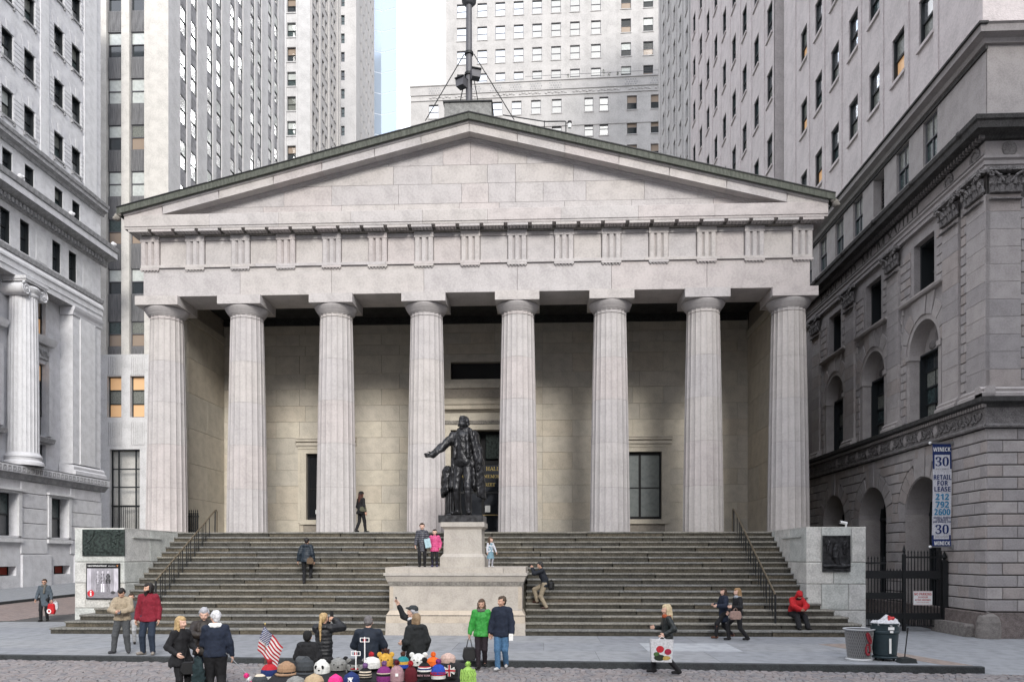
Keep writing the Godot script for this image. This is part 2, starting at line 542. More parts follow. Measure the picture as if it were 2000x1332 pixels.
		# weathered gutter in lengths, with a dark top lip
		var gj := [0.0, 2.4, 6.2, 10.1, 14.08]
		for i in 4:
			var g3 := G.new()
			var lip := G.new()
			for w in [[g3, 19.64, 19.885, 1.40, 0.9], [lip, 19.885, 19.925, 1.43, 0.9]]:
				var gg: G = w[0]
				var f2 := func(x: float, y: float, z: float) -> Vector3: return V(s * x, y - sl * x, z)
				var x0: float = gj[i] + 0.003
				var x1: float = gj[i + 1] - 0.003
				var c4 := [[w[1], w[3]], [w[2], w[3]], [w[2], w[4]], [w[1], w[4]]]
				for j in 4:
					var A: Array = c4[j]
					var B: Array = c4[(j + 1) % 4]
					var a: Vector3 = f2.call(x0, A[0], A[1])
					var b: Vector3 = f2.call(x1, A[0], A[1])
					var c: Vector3 = f2.call(x1, B[0], B[1])
					var d: Vector3 = f2.call(x0, B[0], B[1])
					if s > 0: gg.q(a, b, c, d)
					else: gg.q(b, a, d, c)
				gg.q(f2.call(x1, w[1], w[3]), f2.call(x1, w[1], w[4]), f2.call(x1, w[2], w[4]), f2.call(x1, w[2], w[3]))
			put(T, "gutter", g3.mesh(), M.gutter)
			put(T, "gutter_lip", lip.mesh(), M.iron)
		var rf := G.new()
		var ra := V(0, 19.90, 1.0)
		var rb := V(s * 14.05, 19.90 - sl * 14.05, 1.0)
		var back := V(0, 0, -46)
		if s > 0: rf.q(ra, rb, rb + back, ra + back)
		else: rf.q(rb, ra, ra + back, rb + back)
		put(T, "roof", rf.mesh(), M.roofmetal)
		# lion head spout at the corner
		put(T, "spout", G.new().ball(V(s * 14.12, 16.12, 1.25), V(0.13, 0.16, 0.14)).ball(V(s * 14.2, 16.05, 1.3), V(0.09, 0.08, 0.09)).ball(V(s * 14.02, 16.22, 1.3), V(0.1, 0.1, 0.1)).mesh(), M.sootstone)
	# cella behind: side walls, ceiling
	for s in [-1, 1]:
		put(T, "side_wall", G.new().box(minf(s * 12.5, s * 13.3), 0.0, -45.0, maxf(s * 12.5, s * 13.3), 15.6, -5.3).mesh(), M.wallstone0)
		# anta with courses of large stones
		put(T, "anta_core", G.new().box(minf(s * 12.53, s * 13.27), P, -5.3, maxf(s * 12.53, s * 13.27), 14.3, -1.33).mesh(), M.mortar)
		var ay := [P, 5.1, 6.62, 8.15, 9.68, 11.2, 12.75]
		for i in 6:
			var hh: float = ay[i + 1] - ay[i] - 0.012
			for zz in [[-5.02, -3.2], [-3.2, -1.32]] if i % 2 else [[-5.02, -1.32]]:
				var m: Material = M["wallstone" + str(R.randi() % 5)]
				put(T, "anta_stone", G.new().blk(zz[1] - zz[0] - 0.012, hh, 0.05, 0.006).mesh(), m, V(s * 12.52, (ay[i] + ay[i + 1]) / 2, (zz[0] + zz[1]) / 2), -90.0 * s)
			put(T, "anta_stone", G.new().blk(0.8, hh, 0.05, 0.006).mesh(), M["wallstone" + str(R.randi() % 5)], V(s * 12.9, (ay[i] + ay[i + 1]) / 2, -1.34), 0)
		put(T, "anta_capital", G.new().box(minf(s * 12.42, s * 13.36), 12.76, -5.0, maxf(s * 12.42, s * 13.36), 13.09, -1.22).mesh(), M.wallstone1)
	put(T, "back_wall", G.new().box(-12.5, 0, -45.4, 12.5, 19.0, -45.0).mesh(), M.wallstone0)
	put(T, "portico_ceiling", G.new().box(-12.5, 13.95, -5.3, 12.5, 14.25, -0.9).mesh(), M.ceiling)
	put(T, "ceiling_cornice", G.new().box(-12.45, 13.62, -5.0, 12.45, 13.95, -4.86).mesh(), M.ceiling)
	# portico wall: courses alternate short and long stones round the openings
	var W := grp(T, "portico_wall", V(0, 0, -5.0))
	var holes := [Rect2(-8.62, 4.16, 2.28, 3.75), Rect2(6.34, 4.16, 2.28, 3.75), Rect2(-1.95, P, 3.9, 6.55), Rect2(-2.05, 10.55, 4.1, 1.64)]
	var bk := G.new()
	var hx := [-12.5, -8.5, -6.45, -1.8, 1.8, 6.45, 8.5, 12.5]
	bk.box(-12.5, P, -0.3, -8.5, 14.2, -0.03)
	bk.box(-6.45, P, -0.3, -1.5, 14.2, -0.03)
	bk.box(1.5, P, -0.3, 6.45, 14.2, -0.03)
	bk.box(8.5, P, -0.3, 12.5, 14.2, -0.03)
	for s in [[-8.5, -6.45], [6.45, 8.5]]:
		bk.box(s[0], P, -0.3, s[1], 4.3, -0.03)
		bk.box(s[0], 7.5, -0.3, s[1], 14.2, -0.03)
	bk.box(-1.5, 8.6, -0.3, 1.5, 10.99, -0.03)
	bk.box(-1.5, 11.8, -0.3, 1.5, 14.2, -0.03)
	put(W, "backing", bk.mesh(), M.mortar)
	var cy := [P, 4.316, 5.114, 5.954, 6.704, 7.502, 8.252, 9.026, 9.791, 10.582, 11.307, 12.195, 12.679, 13.2, 13.95]
	for r in 14:
		var long := r % 2 == 1
		var x := -12.5
		var first := true
		while x < 12.45:
			var w := 2.28 if long else 1.14
			if first: w = 1.7 if long else 0.56
			if not long and (int((x + 12.5) * 2) % 3 == 0): w = 1.42
			first = false
			var x1 := minf(x + w, 12.5)
			if 12.5 - x1 < 0.3: x1 = 12.5
			var segs := [[x, x1]]
			for h in holes:
				if cy[r] + 0.05 < h.end.y and cy[r + 1] - 0.05 > h.position.y:
					var out := []
					for sg in segs:
						if sg[1] <= h.position.x or sg[0] >= h.end.x: out.append(sg)
						else:
							if sg[0] < h.position.x - 0.12: out.append([sg[0], h.position.x])
							if sg[1] > h.end.x + 0.12: out.append([h.end.x, sg[1]])
					segs = out
			for sg in segs:
				put(W, "wall_stone", block(snappedf(sg[1] - sg[0] - 0.01, 0.005), snappedf(cy[r + 1] - cy[r] - 0.01, 0.005), 0.05, 0.005), M["wallstone" + str(R.randi() % 5)], V((sg[0] + sg[1]) / 2, (cy[r] + cy[r + 1]) / 2, -0.045 + R.randf() * 0.008))
			x = x1
	# side windows with moulded surrounds
	for s in [-1, 1]:
		var w := grp(T, "window", V(s * 7.48, 0, -5.0))
		var sur := G.new()
		for e in [-1, 1]:
			sur.box(minf(e * 1.0, e * 1.34), 4.18, -0.3, maxf(e * 1.0, e * 1.34), 7.5, 0.03)
			sur.box(minf(e * 1.24, e * 1.38), 4.18, -0.02, maxf(e * 1.24, e * 1.38), 7.62, 0.06)
		sur.box(-1.34, 7.502, -0.3, 1.34, 7.80, 0.032)
		sur.box(-1.38, 7.72, -0.02, 1.38, 7.82, 0.062)
		put(w, "surround", sur.mesh(), M.wallstone2)
		put(w, "hood", G.new().prism(v2([0.02, 7.84, -0.06, 7.84, -0.1, 7.9, -0.1, 8.02, -0.2, 8.06, -0.2, 8.15, -0.24, 8.17, -0.24, 8.24, 0.02, 8.28]), -1.45, 1.45, 0).mesh(), M.wallstone0)
		put(w, "sill", G.new().box(-1.3, 4.10, -0.3, 1.3, 4.32, 0.07).mesh(), M.wallstone2)
		put(w, "room_behind", G.new().box(-1.0, 4.3, -0.6, 1.0, 7.5, -0.5).mesh(), M.black)
		var fr := G.new()
		for e in [-0.96, 0.0, 0.96]: fr.box(e - 0.05, 4.32, -0.3, e + 0.05, 7.5, -0.2)
		fr.box(-1.0, 7.38, -0.3, 1.0, 7.5, -0.19)
		fr.box(-1.0, 4.32, -0.3, 1.0, 4.46, -0.19)
		fr.box(-1.0, 5.80, -0.29, 1.0, 5.84, -0.21)
		put(w, "frame", fr.mesh(), M.black)
		for p in [[-0.91, 4.46], [0.05, 4.46], [-0.91, 5.84], [0.05, 5.84]]:
			put(w, "pane", G.new().box(p[0], p[1], -0.262, p[0] + 0.86, p[1] + (1.34 if p[1] < 5 else 1.54), -0.252).mesh(), M.glass if s < 0 else M.pane_blind)
		put(w, "notice", G.new().box(-0.62 if s < 0 else -0.82, 4.62, -0.25, -0.33 if s < 0 else -0.5, 4.82, -0.245).mesh(), M.paper)
		for k in (2 if s < 0 else 0): put(w, "notice", G.new().box(-0.28, 4.72, -0.25, 0.0, 4.9, -0.245).mesh(), M.paper) if k == 0 else null
	# doorway
	var D := grp(T, "doorway", V(0, 0, -5.0))
	var dc := G.new()
	for e in [-1, 1]: dc.box(minf(e * 1.5, e * 1.92), P, -0.4, maxf(e * 1.5, e * 1.92), 8.58, 0.04)
	dc.box(-1.92, 8.582, -0.4, 1.92, 8.85, 0.04)
	put(D, "architrave", dc.mesh(), M.wallstone2)
	put(D, "moulding", G.new().box(-1.98, 8.85, -0.1, 1.98, 9.02, 0.09).mesh(), M.sootstone)
	put(D, "lintel", G.new().box(-1.95, 9.02, -0.1, 1.95, 9.42, 0.05).mesh(), M.wallstone2)
	put(D, "cornice", G.new().prism(v2([0.1, 9.42, -0.12, 9.42, -0.14, 9.5, -0.3, 9.52, -0.3, 9.7, -0.36, 9.74, -0.4, 9.88, -0.1, 10.06, 0.1, 10.06]), -2.1, 2.1, 0).mesh(), M.wallstone3)
	var tr := G.new()
	for e in [-1, 1]: tr.box(minf(e * 1.5, e * 2.02), 10.57, -0.4, maxf(e * 1.5, e * 2.02), 12.18, 0.02)
	tr.box(-1.5, 10.57, -0.4, 1.5, 10.98, 0.06)
	tr.box(-1.5, 11.82, -0.4, 1.5, 12.18, 0.02)
	put(D, "transom_surround", tr.mesh(), M.wallstone4)
	put(D, "transom_pane", G.new().box(-1.5, 10.98, -0.38, 1.5, 11.82, -0.35).mesh(), M.black)
	var df := G.new()
	df.box(-1.5, P, -0.75, 1.5, 8.58, -0.7)
	put(D, "door_back", df.mesh(), M.black)
	var dr := G.new()
	for x in [-1.5, -0.06, 1.38]: dr.box(x, P, -0.52, x + 0.12, 7.0, -0.42)
	dr.box(-1.5, 6.98, -0.55, 1.5, 7.16, -0.40)
	dr.box(-1.5, 5.6, -0.52, 1.5, 5.68, -0.43)
	dr.box(-1.5, P, -0.52, 1.5, 3.8, -0.43)
	put(D, "door_frame", dr.mesh(), M.iron)
	for x in [-1.38, 0.06]:
		for y in [[3.8, 5.6], [5.68, 6.98]]: put(D, "pane", G.new().box(x, y[0], -0.47, x + 1.32, y[1], -0.46).mesh(), M.glass)
	var tp := G.new()
	for x in [-1.4, 0.1]: tp.blk(1.25, 1.2, 0.06, 0.03, V(x + 0.65, 7.85, -0.56))
	put(D, "transom_panel", tp.mesh(), M.verdigris)
	text(D, "lettering", "FEDERAL HALL", 0.24, M.gold, V(-0.1, 6.78, -0.45), 0, "Droid Serif", 0.005)
	text(D, "lettering", "NATIONAL MEMORIAL", 0.2, M.gold, V(0.05, 6.42, -0.45), 0, "Droid Serif", 0.005)
	text(D, "lettering", "WALL STREET", 0.2, M.gold, V(-0.1, 6.02, -0.45), 0, "Droid Serif", 0.005)
	put(D, "lobby_poster", G.new().box(0.62, 5.95, -0.56, 1.1, 6.75, -0.55).mesh(), M.warm)
	put(D, "notice", G.new().box(0.1, 4.7, -0.455, 0.35, 5.02, -0.45).mesh(), M.paper)
	put(D, "door_rail", G.new().tube([V(0.0, 4.55, -0.3), V(1.45, 4.55, -0.3)], 0.025).mesh(), M.brass)

const SR := 0.19628
const SRUN := 0.3193
const SZ := 6.3774
func build_stairs() -> void:
	var S := thing("stone_staircase", "broad flight of eighteen worn dark stone steps below the columns", "stairs")
	var R := RandomNumberGenerator.new()
	R.seed = 77
	for k in range(1, 19):
		var z := SZ - (k - 1) * SRUN
		var y1 := k * SR
		var ext: float = [13.42, 13.12, 12.83, 12.5, 12.18, 11.85][min(k, 6) - 1]
		var zb := z - 0.75 if k < 18 else z - 1.2
		var spans := [[-ext, ext]] if k > 11 else [[-ext, -2.2], [2.32, ext]]
		for sp in spans:
			var x: float = sp[0]
			while x < sp[1] - 0.05:
				var w := R.randf_range(2.3, 4.6)
				var x1: float = x + w
				if sp[1] - x1 < 1.2: x1 = sp[1]
				var dy := R.randf_range(-0.006, 0.004)
				var dz := R.randf_range(-0.008, 0.008)
				var g := G.new()
				# profile in (-z, y): riser, shadow groove, rounded nosing, tread
				var zf := -(z + dz)
				var yy := y1 + dy
				g.prism(v2([zf + 0.05, yy - 0.068, -zb, yy - 0.068, -zb, yy, zf - 0.02, yy, zf - 0.034, yy - 0.007, zf - 0.042, yy - 0.02, zf - 0.042, yy - 0.054, zf - 0.034, yy - 0.064, zf - 0.01, yy - 0.068]), x + 0.004, x1 - 0.004, 0)
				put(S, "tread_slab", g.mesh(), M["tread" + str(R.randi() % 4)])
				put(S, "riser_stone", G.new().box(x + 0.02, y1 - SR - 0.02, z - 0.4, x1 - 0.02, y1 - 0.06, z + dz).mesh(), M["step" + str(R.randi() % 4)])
				x = x1
	put(S, "stair_core", G.new().prism(v2([-SZ + 0.15, -0.05, 2.0, -0.05, 2.0, P - 0.3, -0.9 + 0.2, P - 0.3, -SZ + 0.15, 0.12]), -11.9, 11.9, 0).mesh(), M.step1)
	# cheek blocks that close the flight
	for s in [-1, 1]:
		var lab := "weathered stone stair pier carrying a bronze garland tablet and an information board" if s < 0 else "weathered stone stair pier carrying a bronze relief of a kneeling figure"
		var C := thing("stair_pier", lab, "pier", Vector3.ZERO, 0, "stone piers at the ends of the stairs")
		var xi: float = 11.8
		var xo := 13.6 if s < 0 else 13.78
		var zf := 4.80
		var ys := [0.0, 0.74, 1.62, 2.36, 3.555]
		var bx := func(a: float, b: float) -> Array: return [minf(s * a, s * b), maxf(s * a, s * b)]
		var inn: Array = bx.call(xi + 0.06, xo - 0.06)
		put(C, "core", G.new().box(inn[0], 0.0, -6.0, inn[1], 3.5, zf - 0.06).mesh(), M.mortar)
		for i in 4:
			var h: float = ys[i + 1] - ys[i] - 0.014
			var yc: float = (ys[i] + ys[i + 1]) / 2
			# front stones, left and right of the panel
			var fx := [xi, 12.7, xo] if i % 2 == 0 else [xi, 12.3, 13.2, xo]
			if i == 3: fx = [xi, xo]
			if i == 3 and s > 0: fx = [xi, 12.3, 13.3, xo]
			for j in fx.size() - 1:
				var w: float = fx[j + 1] - fx[j] - 0.012
				put(C, "pier_stone", G.new().blk(w, h, 0.12, 0.022).mesh(), M["cheek" + str(R.randi() % 3)], V(s * (fx[j] + fx[j + 1]) / 2, yc, zf - 0.11 + R.randf() * 0.012))
			var zz := [4.79, 3.1, 1.35, -0.4, -2.2, -6.0] if i % 2 else [4.79, 2.2, 0.4, -1.9, -6.0]
			for j in zz.size() - 1:
				var w: float = zz[j] - zz[j + 1] - 0.012
				for face in [-1, 1]:
					put(C, "pier_stone", G.new().blk(w, h, 0.1, 0.02).mesh(), M["cheek" + str(R.randi() % 3)], V(s * (xi + 0.1 if face < 0 else xo - 0.1), yc, (zz[j] + zz[j + 1]) / 2), 90.0 * s * face)
		put(C, "coping", G.new().box(bx.call(xi - 0.0, xo)[0], 3.5, -6.0, bx.call(xi, xo)[1], 3.558, zf + 0.004).mesh(), M.cheek2)
		put(C, "ledge", G.new().box(minf(s * 11.74, s * 11.85), 3.22, 2.3, maxf(s * 11.74, s * 11.85), 3.26, 4.3).mesh(), M.cheek1)
	# iron handrails
	for s in [-1, 1]:
		var Rl := thing("stair_handrail", "black iron stair handrail on the side of the information board" if s < 0 else "black iron stair handrail beside the seated person in red", "handrail", Vector3.ZERO, 0, "iron handrails on the stairs")
		var x: float = s * 10.42
		var k0 := 2 if s > 0 else 4
		var zb := SZ - (k0 - 1) * SRUN - 0.12
		var base := k0 * SR
		var top := V(x, P + 0.9, 0.62)
		var bot := V(x, base + 0.93, zb)
		put(Rl, "top_rail", G.new().tube([V(x, P + 0.02, 0.45), V(x, P + 0.86, 0.45), V(x, P + 0.92, 0.52), top, bot], 0.028, 8).mesh(), M.railtop)
		put(Rl, "end_post", G.new().tube([bot, V(x, base, zb)], 0.036, 8).mesh(), M.iron)
		put(Rl, "end_post", G.new().tube([top, V(x, P, 0.64)], 0.026, 8).mesh(), M.iron)
		for k in range(k0 + 1, 18):
			var zz := SZ - (k - 1) * SRUN - 0.12
			var t := (zz - zb) / (0.62 - zb)
			put(Rl, "baluster", G.new().tube([V(x, k * SR, zz), V(x, lerpf(bot.y, top.y, t), zz)], 0.016, 6).mesh(), M.iron)
			if k % 2 == 0: put(Rl, "baluster", G.new().tube([V(x + 0.02 * s, k * SR, zz + 0.16), V(x, lerpf(bot.y, top.y, (zz + 0.16 - zb) / (0.62 - zb)), zz + 0.16)], 0.012, 6).mesh(), M.iron)

func build_statue_base() -> void:
	var B := thing("statue_podium", "broad moulded stone podium standing in the middle of the stairs", "podium")
	var R := RandomNumberGenerator.new()
	R.seed = 3
	var c := 0.06
	put(B, "core", G.new().box(-2.0, 0, 2.6, 2.1, 2.0, 6.2).mesh(), M.mortar)
	# plinth, base moulding, die, cornice, top slabs: profile run round three sides
	var run := func(y0: float, y1: float, o0: float, o1: float, called: String, m: Material) -> void:
		var g := G.new()
		var a := [V(c - 2.16 - o0, y0, 2.7), V(c - 2.16 - o0, y0, 6.3 + o0), V(c + 2.16 + o0, y0, 6.3 + o0), V(c + 2.16 + o0, y0, 2.7)]
		var b := [V(c - 2.16 - o1, y1, 2.7), V(c - 2.16 - o1, y1, 6.3 + o1), V(c + 2.16 + o1, y1, 6.3 + o1), V(c + 2.16 + o1, y1, 2.7)]
		for i in 3: g.q(a[i], a[i + 1], b[i + 1], b[i])
		g.q(b[0], b[1], b[2], b[3])
		g.q(a[3], a[2], a[1], a[0])
		put(B, called, g.mesh(), m)
	run.call(0.0, 0.395, 0.115, 0.11, "plinth", M.ped0)
	run.call(0.397, 0.62, 0.10, 0.095, "base_course", M.ped1)
	run.call(0.622, 0.655, 0.07, 0.07, "base_groove", M.sootstone)
	run.call(0.655, 0.80, 0.09, 0.0, "base_moulding", M.ped1)
	run.call(0.802, 1.60, 0.0, 0.0, "die", M.ped0)
	run.call(1.602, 1.74, 0.02, 0.06, "cornice_moulding", M.sootstone)
	run.call(1.742, 1.93, 0.07, 0.13, "cornice_moulding", M.ped0)
	run.call(1.932, 2.02, 0.17, 0.17, "cornice_moulding", M.ped2)
	for sl in [[-2.22, -1.45], [-1.44, 1.62], [1.63, 2.34]]:
		put(B, "top_slab", G.new().box(sl[0], 2.021, 2.7, sl[1], 2.2, 6.40).mesh(), M["ped" + str(R.randi() % 3)])
	for e in [-1, 1]: put(B, "die_border", G.new().box(c + e * 2.1 - 0.06, 0.86, 6.29, c + e * 2.1 + 0.06, 1.56, 6.315).mesh(), M.ped1)
	# statue pedestal
	var Q := thing("statue_pedestal", "pale square stone pedestal directly under the bronze statue", "pedestal", V(0.18, 2.2, 4.6))
	var ring := func(y0: float, y1: float, h0: float, h1: float, called: String, m: Material) -> void:
		var g := G.new()
		var f := [[-1, -1], [1, -1], [1, 1], [-1, 1]]
		for i in 4:
			var p: Array = f[i]
			var s: Array = f[(i + 1) % 4]
			g.q(V(p[0] * h0, y0, -p[1] * h0), V(s[0] * h0, y0, -s[1] * h0), V(s[0] * h1, y1, -s[1] * h1), V(p[0] * h1, y1, -p[1] * h1))
		g.q(V(-h1, y1, h1), V(h1, y1, h1), V(h1, y1, -h1), V(-h1, y1, -h1))
		put(Q, called, g.mesh(), m)
	ring.call(0, 0.33, 0.76, 0.76, "plinth", M.ped2)
	ring.call(0.332, 0.45, 0.755, 0.66, "base_moulding", M.ped2)
	ring.call(0.45, 1.28, 0.655, 0.635, "die", M.ped2)
	ring.call(1.28, 1.36, 0.64, 0.73, "cap_moulding", M.ped0)
	ring.call(1.36, 1.515, 0.74, 0.74, "cap", M.ped2)

func build_ground() -> void:
	grain("asphalt", 512, 61, [[0.01, 4, 0.85, 1.1], [0.4, 2, 0.75, 1.2]])
	family("slab", 0.255, 0.265, 0.28, 0.8, "asphalt", 2.5, "rough", 0.2, [[1, 1, 1], [0.93, 0.93, 0.94], [1.05, 1.04, 1.02], [1.5, 1.5, 1.48]])
	family("sett", 0.2, 0.19, 0.19, 0.7, "fine", 0.9, "rough", 0.3, [[1, 1, 1], [0.85, 0.85, 0.88], [1.15, 1.1, 1.08], [1.02, 0.95, 0.92]])
	mat("grout", 0.075, 0.072, 0.07, 0.95, "fine", 0.6)
	mat("kerb", 0.05, 0.055, 0.058, 0.7, "stain", 1.0, "rough", 0.4)
	mat("earth", 0.09, 0.088, 0.085, 0.95, "asphalt", 6.0)
	structure("ground", G.new().box(-420, -1.8, -420, 420, -1.1, 420).mesh(), M.earth)
	var R := RandomNumberGenerator.new()
	R.seed = 9
	var kz := func(x: float) -> float: return 12.22 + 0.045 * x # kerb line
	# pavement: flagstones laid in strips between the stairs and the kerb
	var bed := G.new()
	bed.q(V(-18, -0.012, kz.call(-18)), V(13.0, -0.012, kz.call(13.0)), V(13.0, -0.012, -2), V(-18, -0.012, -2))
	var pave := structure("pavement", bed.mesh(), M.grout)
	var zs := [-2.0, 1.2, 4.3, 6.2, 8.3, 10.2]
	for r in 6:
		var x := -18.0 - R.randf() * 0.5
		while x < 13.0:
			var w := R.randf_range(2.0, 3.2)
			var x1 := minf(x + w, 13.0)
			if 13.0 - x1 < 0.8: x1 = 13.0
			var z0: float = zs[r]
			var f0: float = zs[r + 1] if r < 5 else kz.call(x) - 0.16
			var f1: float = zs[r + 1] if r < 5 else kz.call(x1) - 0.16
			if not (r < 2 and x > -13.0 and x1 < 13.5):
				var g := G.new()
				var e := 0.004
				var y := R.randf_range(-0.001, 0.001)
				var tk := 3 if (r >= 4 and (x > 5.0 and x1 < 9.6)) else R.randi() % 3
				g.q(V(x + e, y, f0 - e), V(x1 - e, y, f1 - e), V(x1 - e, y, z0 + e), V(x + e, y, z0 + e))
				g.q(V(x + e, y - 0.03, f0 - e), V(x1 - e, y - 0.03, f1 - e), V(x1 - e, y, f1 - e), V(x + e, y, f0 - e))
				put(pave, "flagstone", g.mesh(), M["slab" + str(tk)])
			x = x1
	# driveway apron at the gate, falling to the street
	var ap := G.new()
	for q in [[13.0, 16.9, 0.0], [16.9, 22.0, 0.0]]:
		ap.q(V(q[0], -0.005, 9.6), V(q[1], -0.005, 9.6), V(q[1], 0.005, -2), V(q[0], 0.005, -2))
		ap.q(V(q[0], -0.16, kz.call(q[0]) + 0.1), V(q[1], -0.16, kz.call(q[1]) + 0.1), V(q[1], -0.005, 9.6), V(q[0], -0.005, 9.6))
		ap.q(V(q[0], -0.5, kz.call(q[0]) + 0.1), V(q[1], -0.5, kz.call(q[1]) + 0.1), V(q[1], -0.16, kz.call(q[1]) + 0.1), V(q[0], -0.16, kz.call(q[0]) + 0.1))
	ap.q(V(12.99, -0.3, kz.call(13.0)), V(12.99, -0.3, 9.6), V(12.99, -0.002, 9.6), V(12.99, -0.002, kz.call(13.0)))
	structure("driveway", ap.mesh(), M.slab2)
	structure("driveway_strip", G.new().prism(PackedVector2Array([Vector2(10.9, -8.4), Vector2(12.3, -12.55), Vector2(12.95, -12.6), Vector2(11.7, -8.2)]), 0.0, 0.004, 1).mesh(), mat("tanstrip", 0.27, 0.22, 0.19, 0.9, "asphalt", 1.2))
	# granite kerb stones
	var kerb := structure("kerb", G.new().prism(PackedVector2Array([Vector2(-19, -kz.call(-19.0) + 0.01), Vector2(-19, -kz.call(-19.0) - 0.0 + 0.15), Vector2(13.1, -kz.call(13.1) + 0.15), Vector2(13.1, -kz.call(13.1) + 0.01)]), -0.5, -0.02, 1).mesh(), M.kerb)
	var x := -19.0
	while x < 13.1:
		var x1 := minf(x + R.randf_range(1.6, 2.6), 13.1)
		var g := G.new()
		var a := V(x + 0.005, 0, kz.call(x))
		var b := V(x1 - 0.005, 0, kz.call(x1))
		var dn := V(0, -0.3, 0.0)
		var bk := V(0, 0, -0.15)
		var ch := V(0, -0.018, 0)
		var ci := V(0, 0, -0.018)
		g.q(a + dn, b + dn, b + ch, a + ch)
		g.q(a + ch, b + ch, b + ci, a + ci)
		g.q(a + ci, b + ci, b + bk, a + bk)
		g.q(a + bk, a + bk + dn, a + dn, a + ch)
		g.q(b + ch, b + dn, b + bk + dn, b + bk)
		put(kerb, "kerb_stone", g.mesh(), M.kerb)
		x = x1
	# street of granite setts laid in fans
	var st := G.new()
	st.q(V(-60, -1.0, 31), V(60, -1.0, 31), V(60, -0.113, 11.3), V(-60, -0.113, 11.3))
	st.q(V(-60, -1.0, 90), V(60, -1.0, 90), V(60, -1.0, 31), V(-60, -1.0, 31))
	var street := structure("street", st.mesh(), M.grout)
	var spots := []
	var keep := func(p: Vector2) -> int: # index of the scale that owns a point: nearest row whose disc covers it
		for row in range(7, -1, -1):
			var cz := 10.2 + row * 0.9
			var off := 0.9 if row % 2 else 0.0
			var cx := roundf((p.x - off) / 1.8) * 1.8 + off
			if p.distance_to(Vector2(cx, cz)) < 0.98 and p.y > cz - 0.45: return row
		return -1
	for row in 8:
		var cz := 10.2 + row * 0.9
		for c in range(-11, 12):
			var cx := c * 1.8 + (0.9 if row % 2 else 0.0)
			for ring in 8:
				var rad := 0.06 + ring * 0.122
				var nn := maxi(3, int(rad * TAU / 0.165))
				for i in nn:
					var an := TAU * (i + 0.5 * (ring % 2)) / nn
					var p := Vector2(cx + cos(an) * rad, cz + sin(an) * rad)
					if keep.call(p) != row or p.y < kz.call(p.x) + 0.08 or absf(p.x) > 19.0: continue
					spots.append([p, an])
	spots.sort_custom(func(a: Array, b: Array) -> bool: return absf(a[0].y - 14.2) + absf(a[0].x - 3.0) * 0.12 < absf(b[0].y - 14.2) + absf(b[0].x - 3.0) * 0.12)
	var base := G.new()
	base.blk(0.152, 0.112, 0.03, 0.01)
	var flip := Basis(Vector3.RIGHT, -PI / 2)
	var sett_m := G.new().add(base, Transform3D(flip, Vector3.ZERO)).mesh()
	var rest := [G.new(), G.new(), G.new(), G.new()]
	for i in spots.size():
		var p: Vector2 = spots[i][0]
		var tf := Transform3D(Basis(Vector3.RIGHT, 0.045) * Basis(Vector3.UP, -spots[i][1] + PI / 2 + R.randf_range(-0.06, 0.06)), V(p.x, -0.158 - 0.045 * (p.y - 12.3) + R.randf_range(-0.004, 0.004), p.y))
		if i < 300:
			var o := put(street, "sett", sett_m, M["sett" + str(R.randi() % 4)])
			o.transform = tf
		else: rest[R.randi() % 4].add(base, tf * Transform3D(flip, Vector3.ZERO))
	for i in 4: stuff(put(street, "setts", rest[i].mesh(), M["sett" + str(i)]))
	# side street rising to the north, its far pavement and kerb
	family("brick", 0.2, 0.165, 0.155, 0.8, "fine", 0.9, "rough", 0.3, [[1, 1, 1], [0.9, 0.88, 0.88], [1.12, 1.08, 1.05]])
	var hy := func(z: float) -> float: return maxf(0.0, (2.4 - z) * 0.02)
	var sd := G.new()
	var fp := G.new()
	var kb := G.new()
	var zl := [12.0, 2.4, -8.0, -20.0, -32.0, -60.0, -120.0]
	for i in 6:
		var za: float = zl[i]
		var zb: float = zl[i + 1]
		var ya: float = hy.call(za)
		var yb: float = hy.call(zb)
		sd.q(V(-24.2, ya, za), V(-13.9, ya - 0.012 if za > 2 else ya - 0.012, za), V(-13.9, yb - 0.012, zb), V(-24.2, yb, zb))
		fp.q(V(-32.0, ya + 0.22, za), V(-24.2, ya + 0.13, za), V(-24.2, yb + 0.13, zb), V(-32.0, yb + 0.22, zb))
		kb.q(V(-24.0, ya - 0.02, za), V(-24.0, yb - 0.02, zb), V(-24.0, yb + 0.14, zb), V(-24.0, ya + 0.14, za))
		kb.q(V(-24.25, ya + 0.142, za), V(-24.0, ya + 0.14, za), V(-24.0, yb + 0.14, zb), V(-24.25, yb + 0.142, zb))
	structure("side_street", sd.mesh(), M.grout)
	structure("far_pavement", fp.mesh(), M.slab0)
	structure("far_kerb", kb.mesh(), M.kerb)
	var bm := [G.new(), G.new(), G.new()]
	var bb := G.new().add(G.new().blk(0.235, 0.115, 0.012, 0.006), Transform3D(flip, Vector3.ZERO))
	var zz := 1.6
	var odd := 0
	while zz > -16.0:
		var xx := -24.0 + 0.12 * (odd % 2)
		while xx < -14.1:
			if xx < -18.2 + maxf(0.0, -zz) * 0.5:
				bm[R.randi() % 3].add(bb, Transform3D(Basis(), V(xx, hy.call(zz) - 0.002 - 0.012 * (xx + 24.2) / 10.3 + R.randf() * 0.003, zz)))
			xx += 0.245
		zz -= 0.125
		odd += 1
	for i in 3: stuff(put(get_node("side_street"), "paving_bricks", bm[i].mesh(), M["brick" + str(i)]))

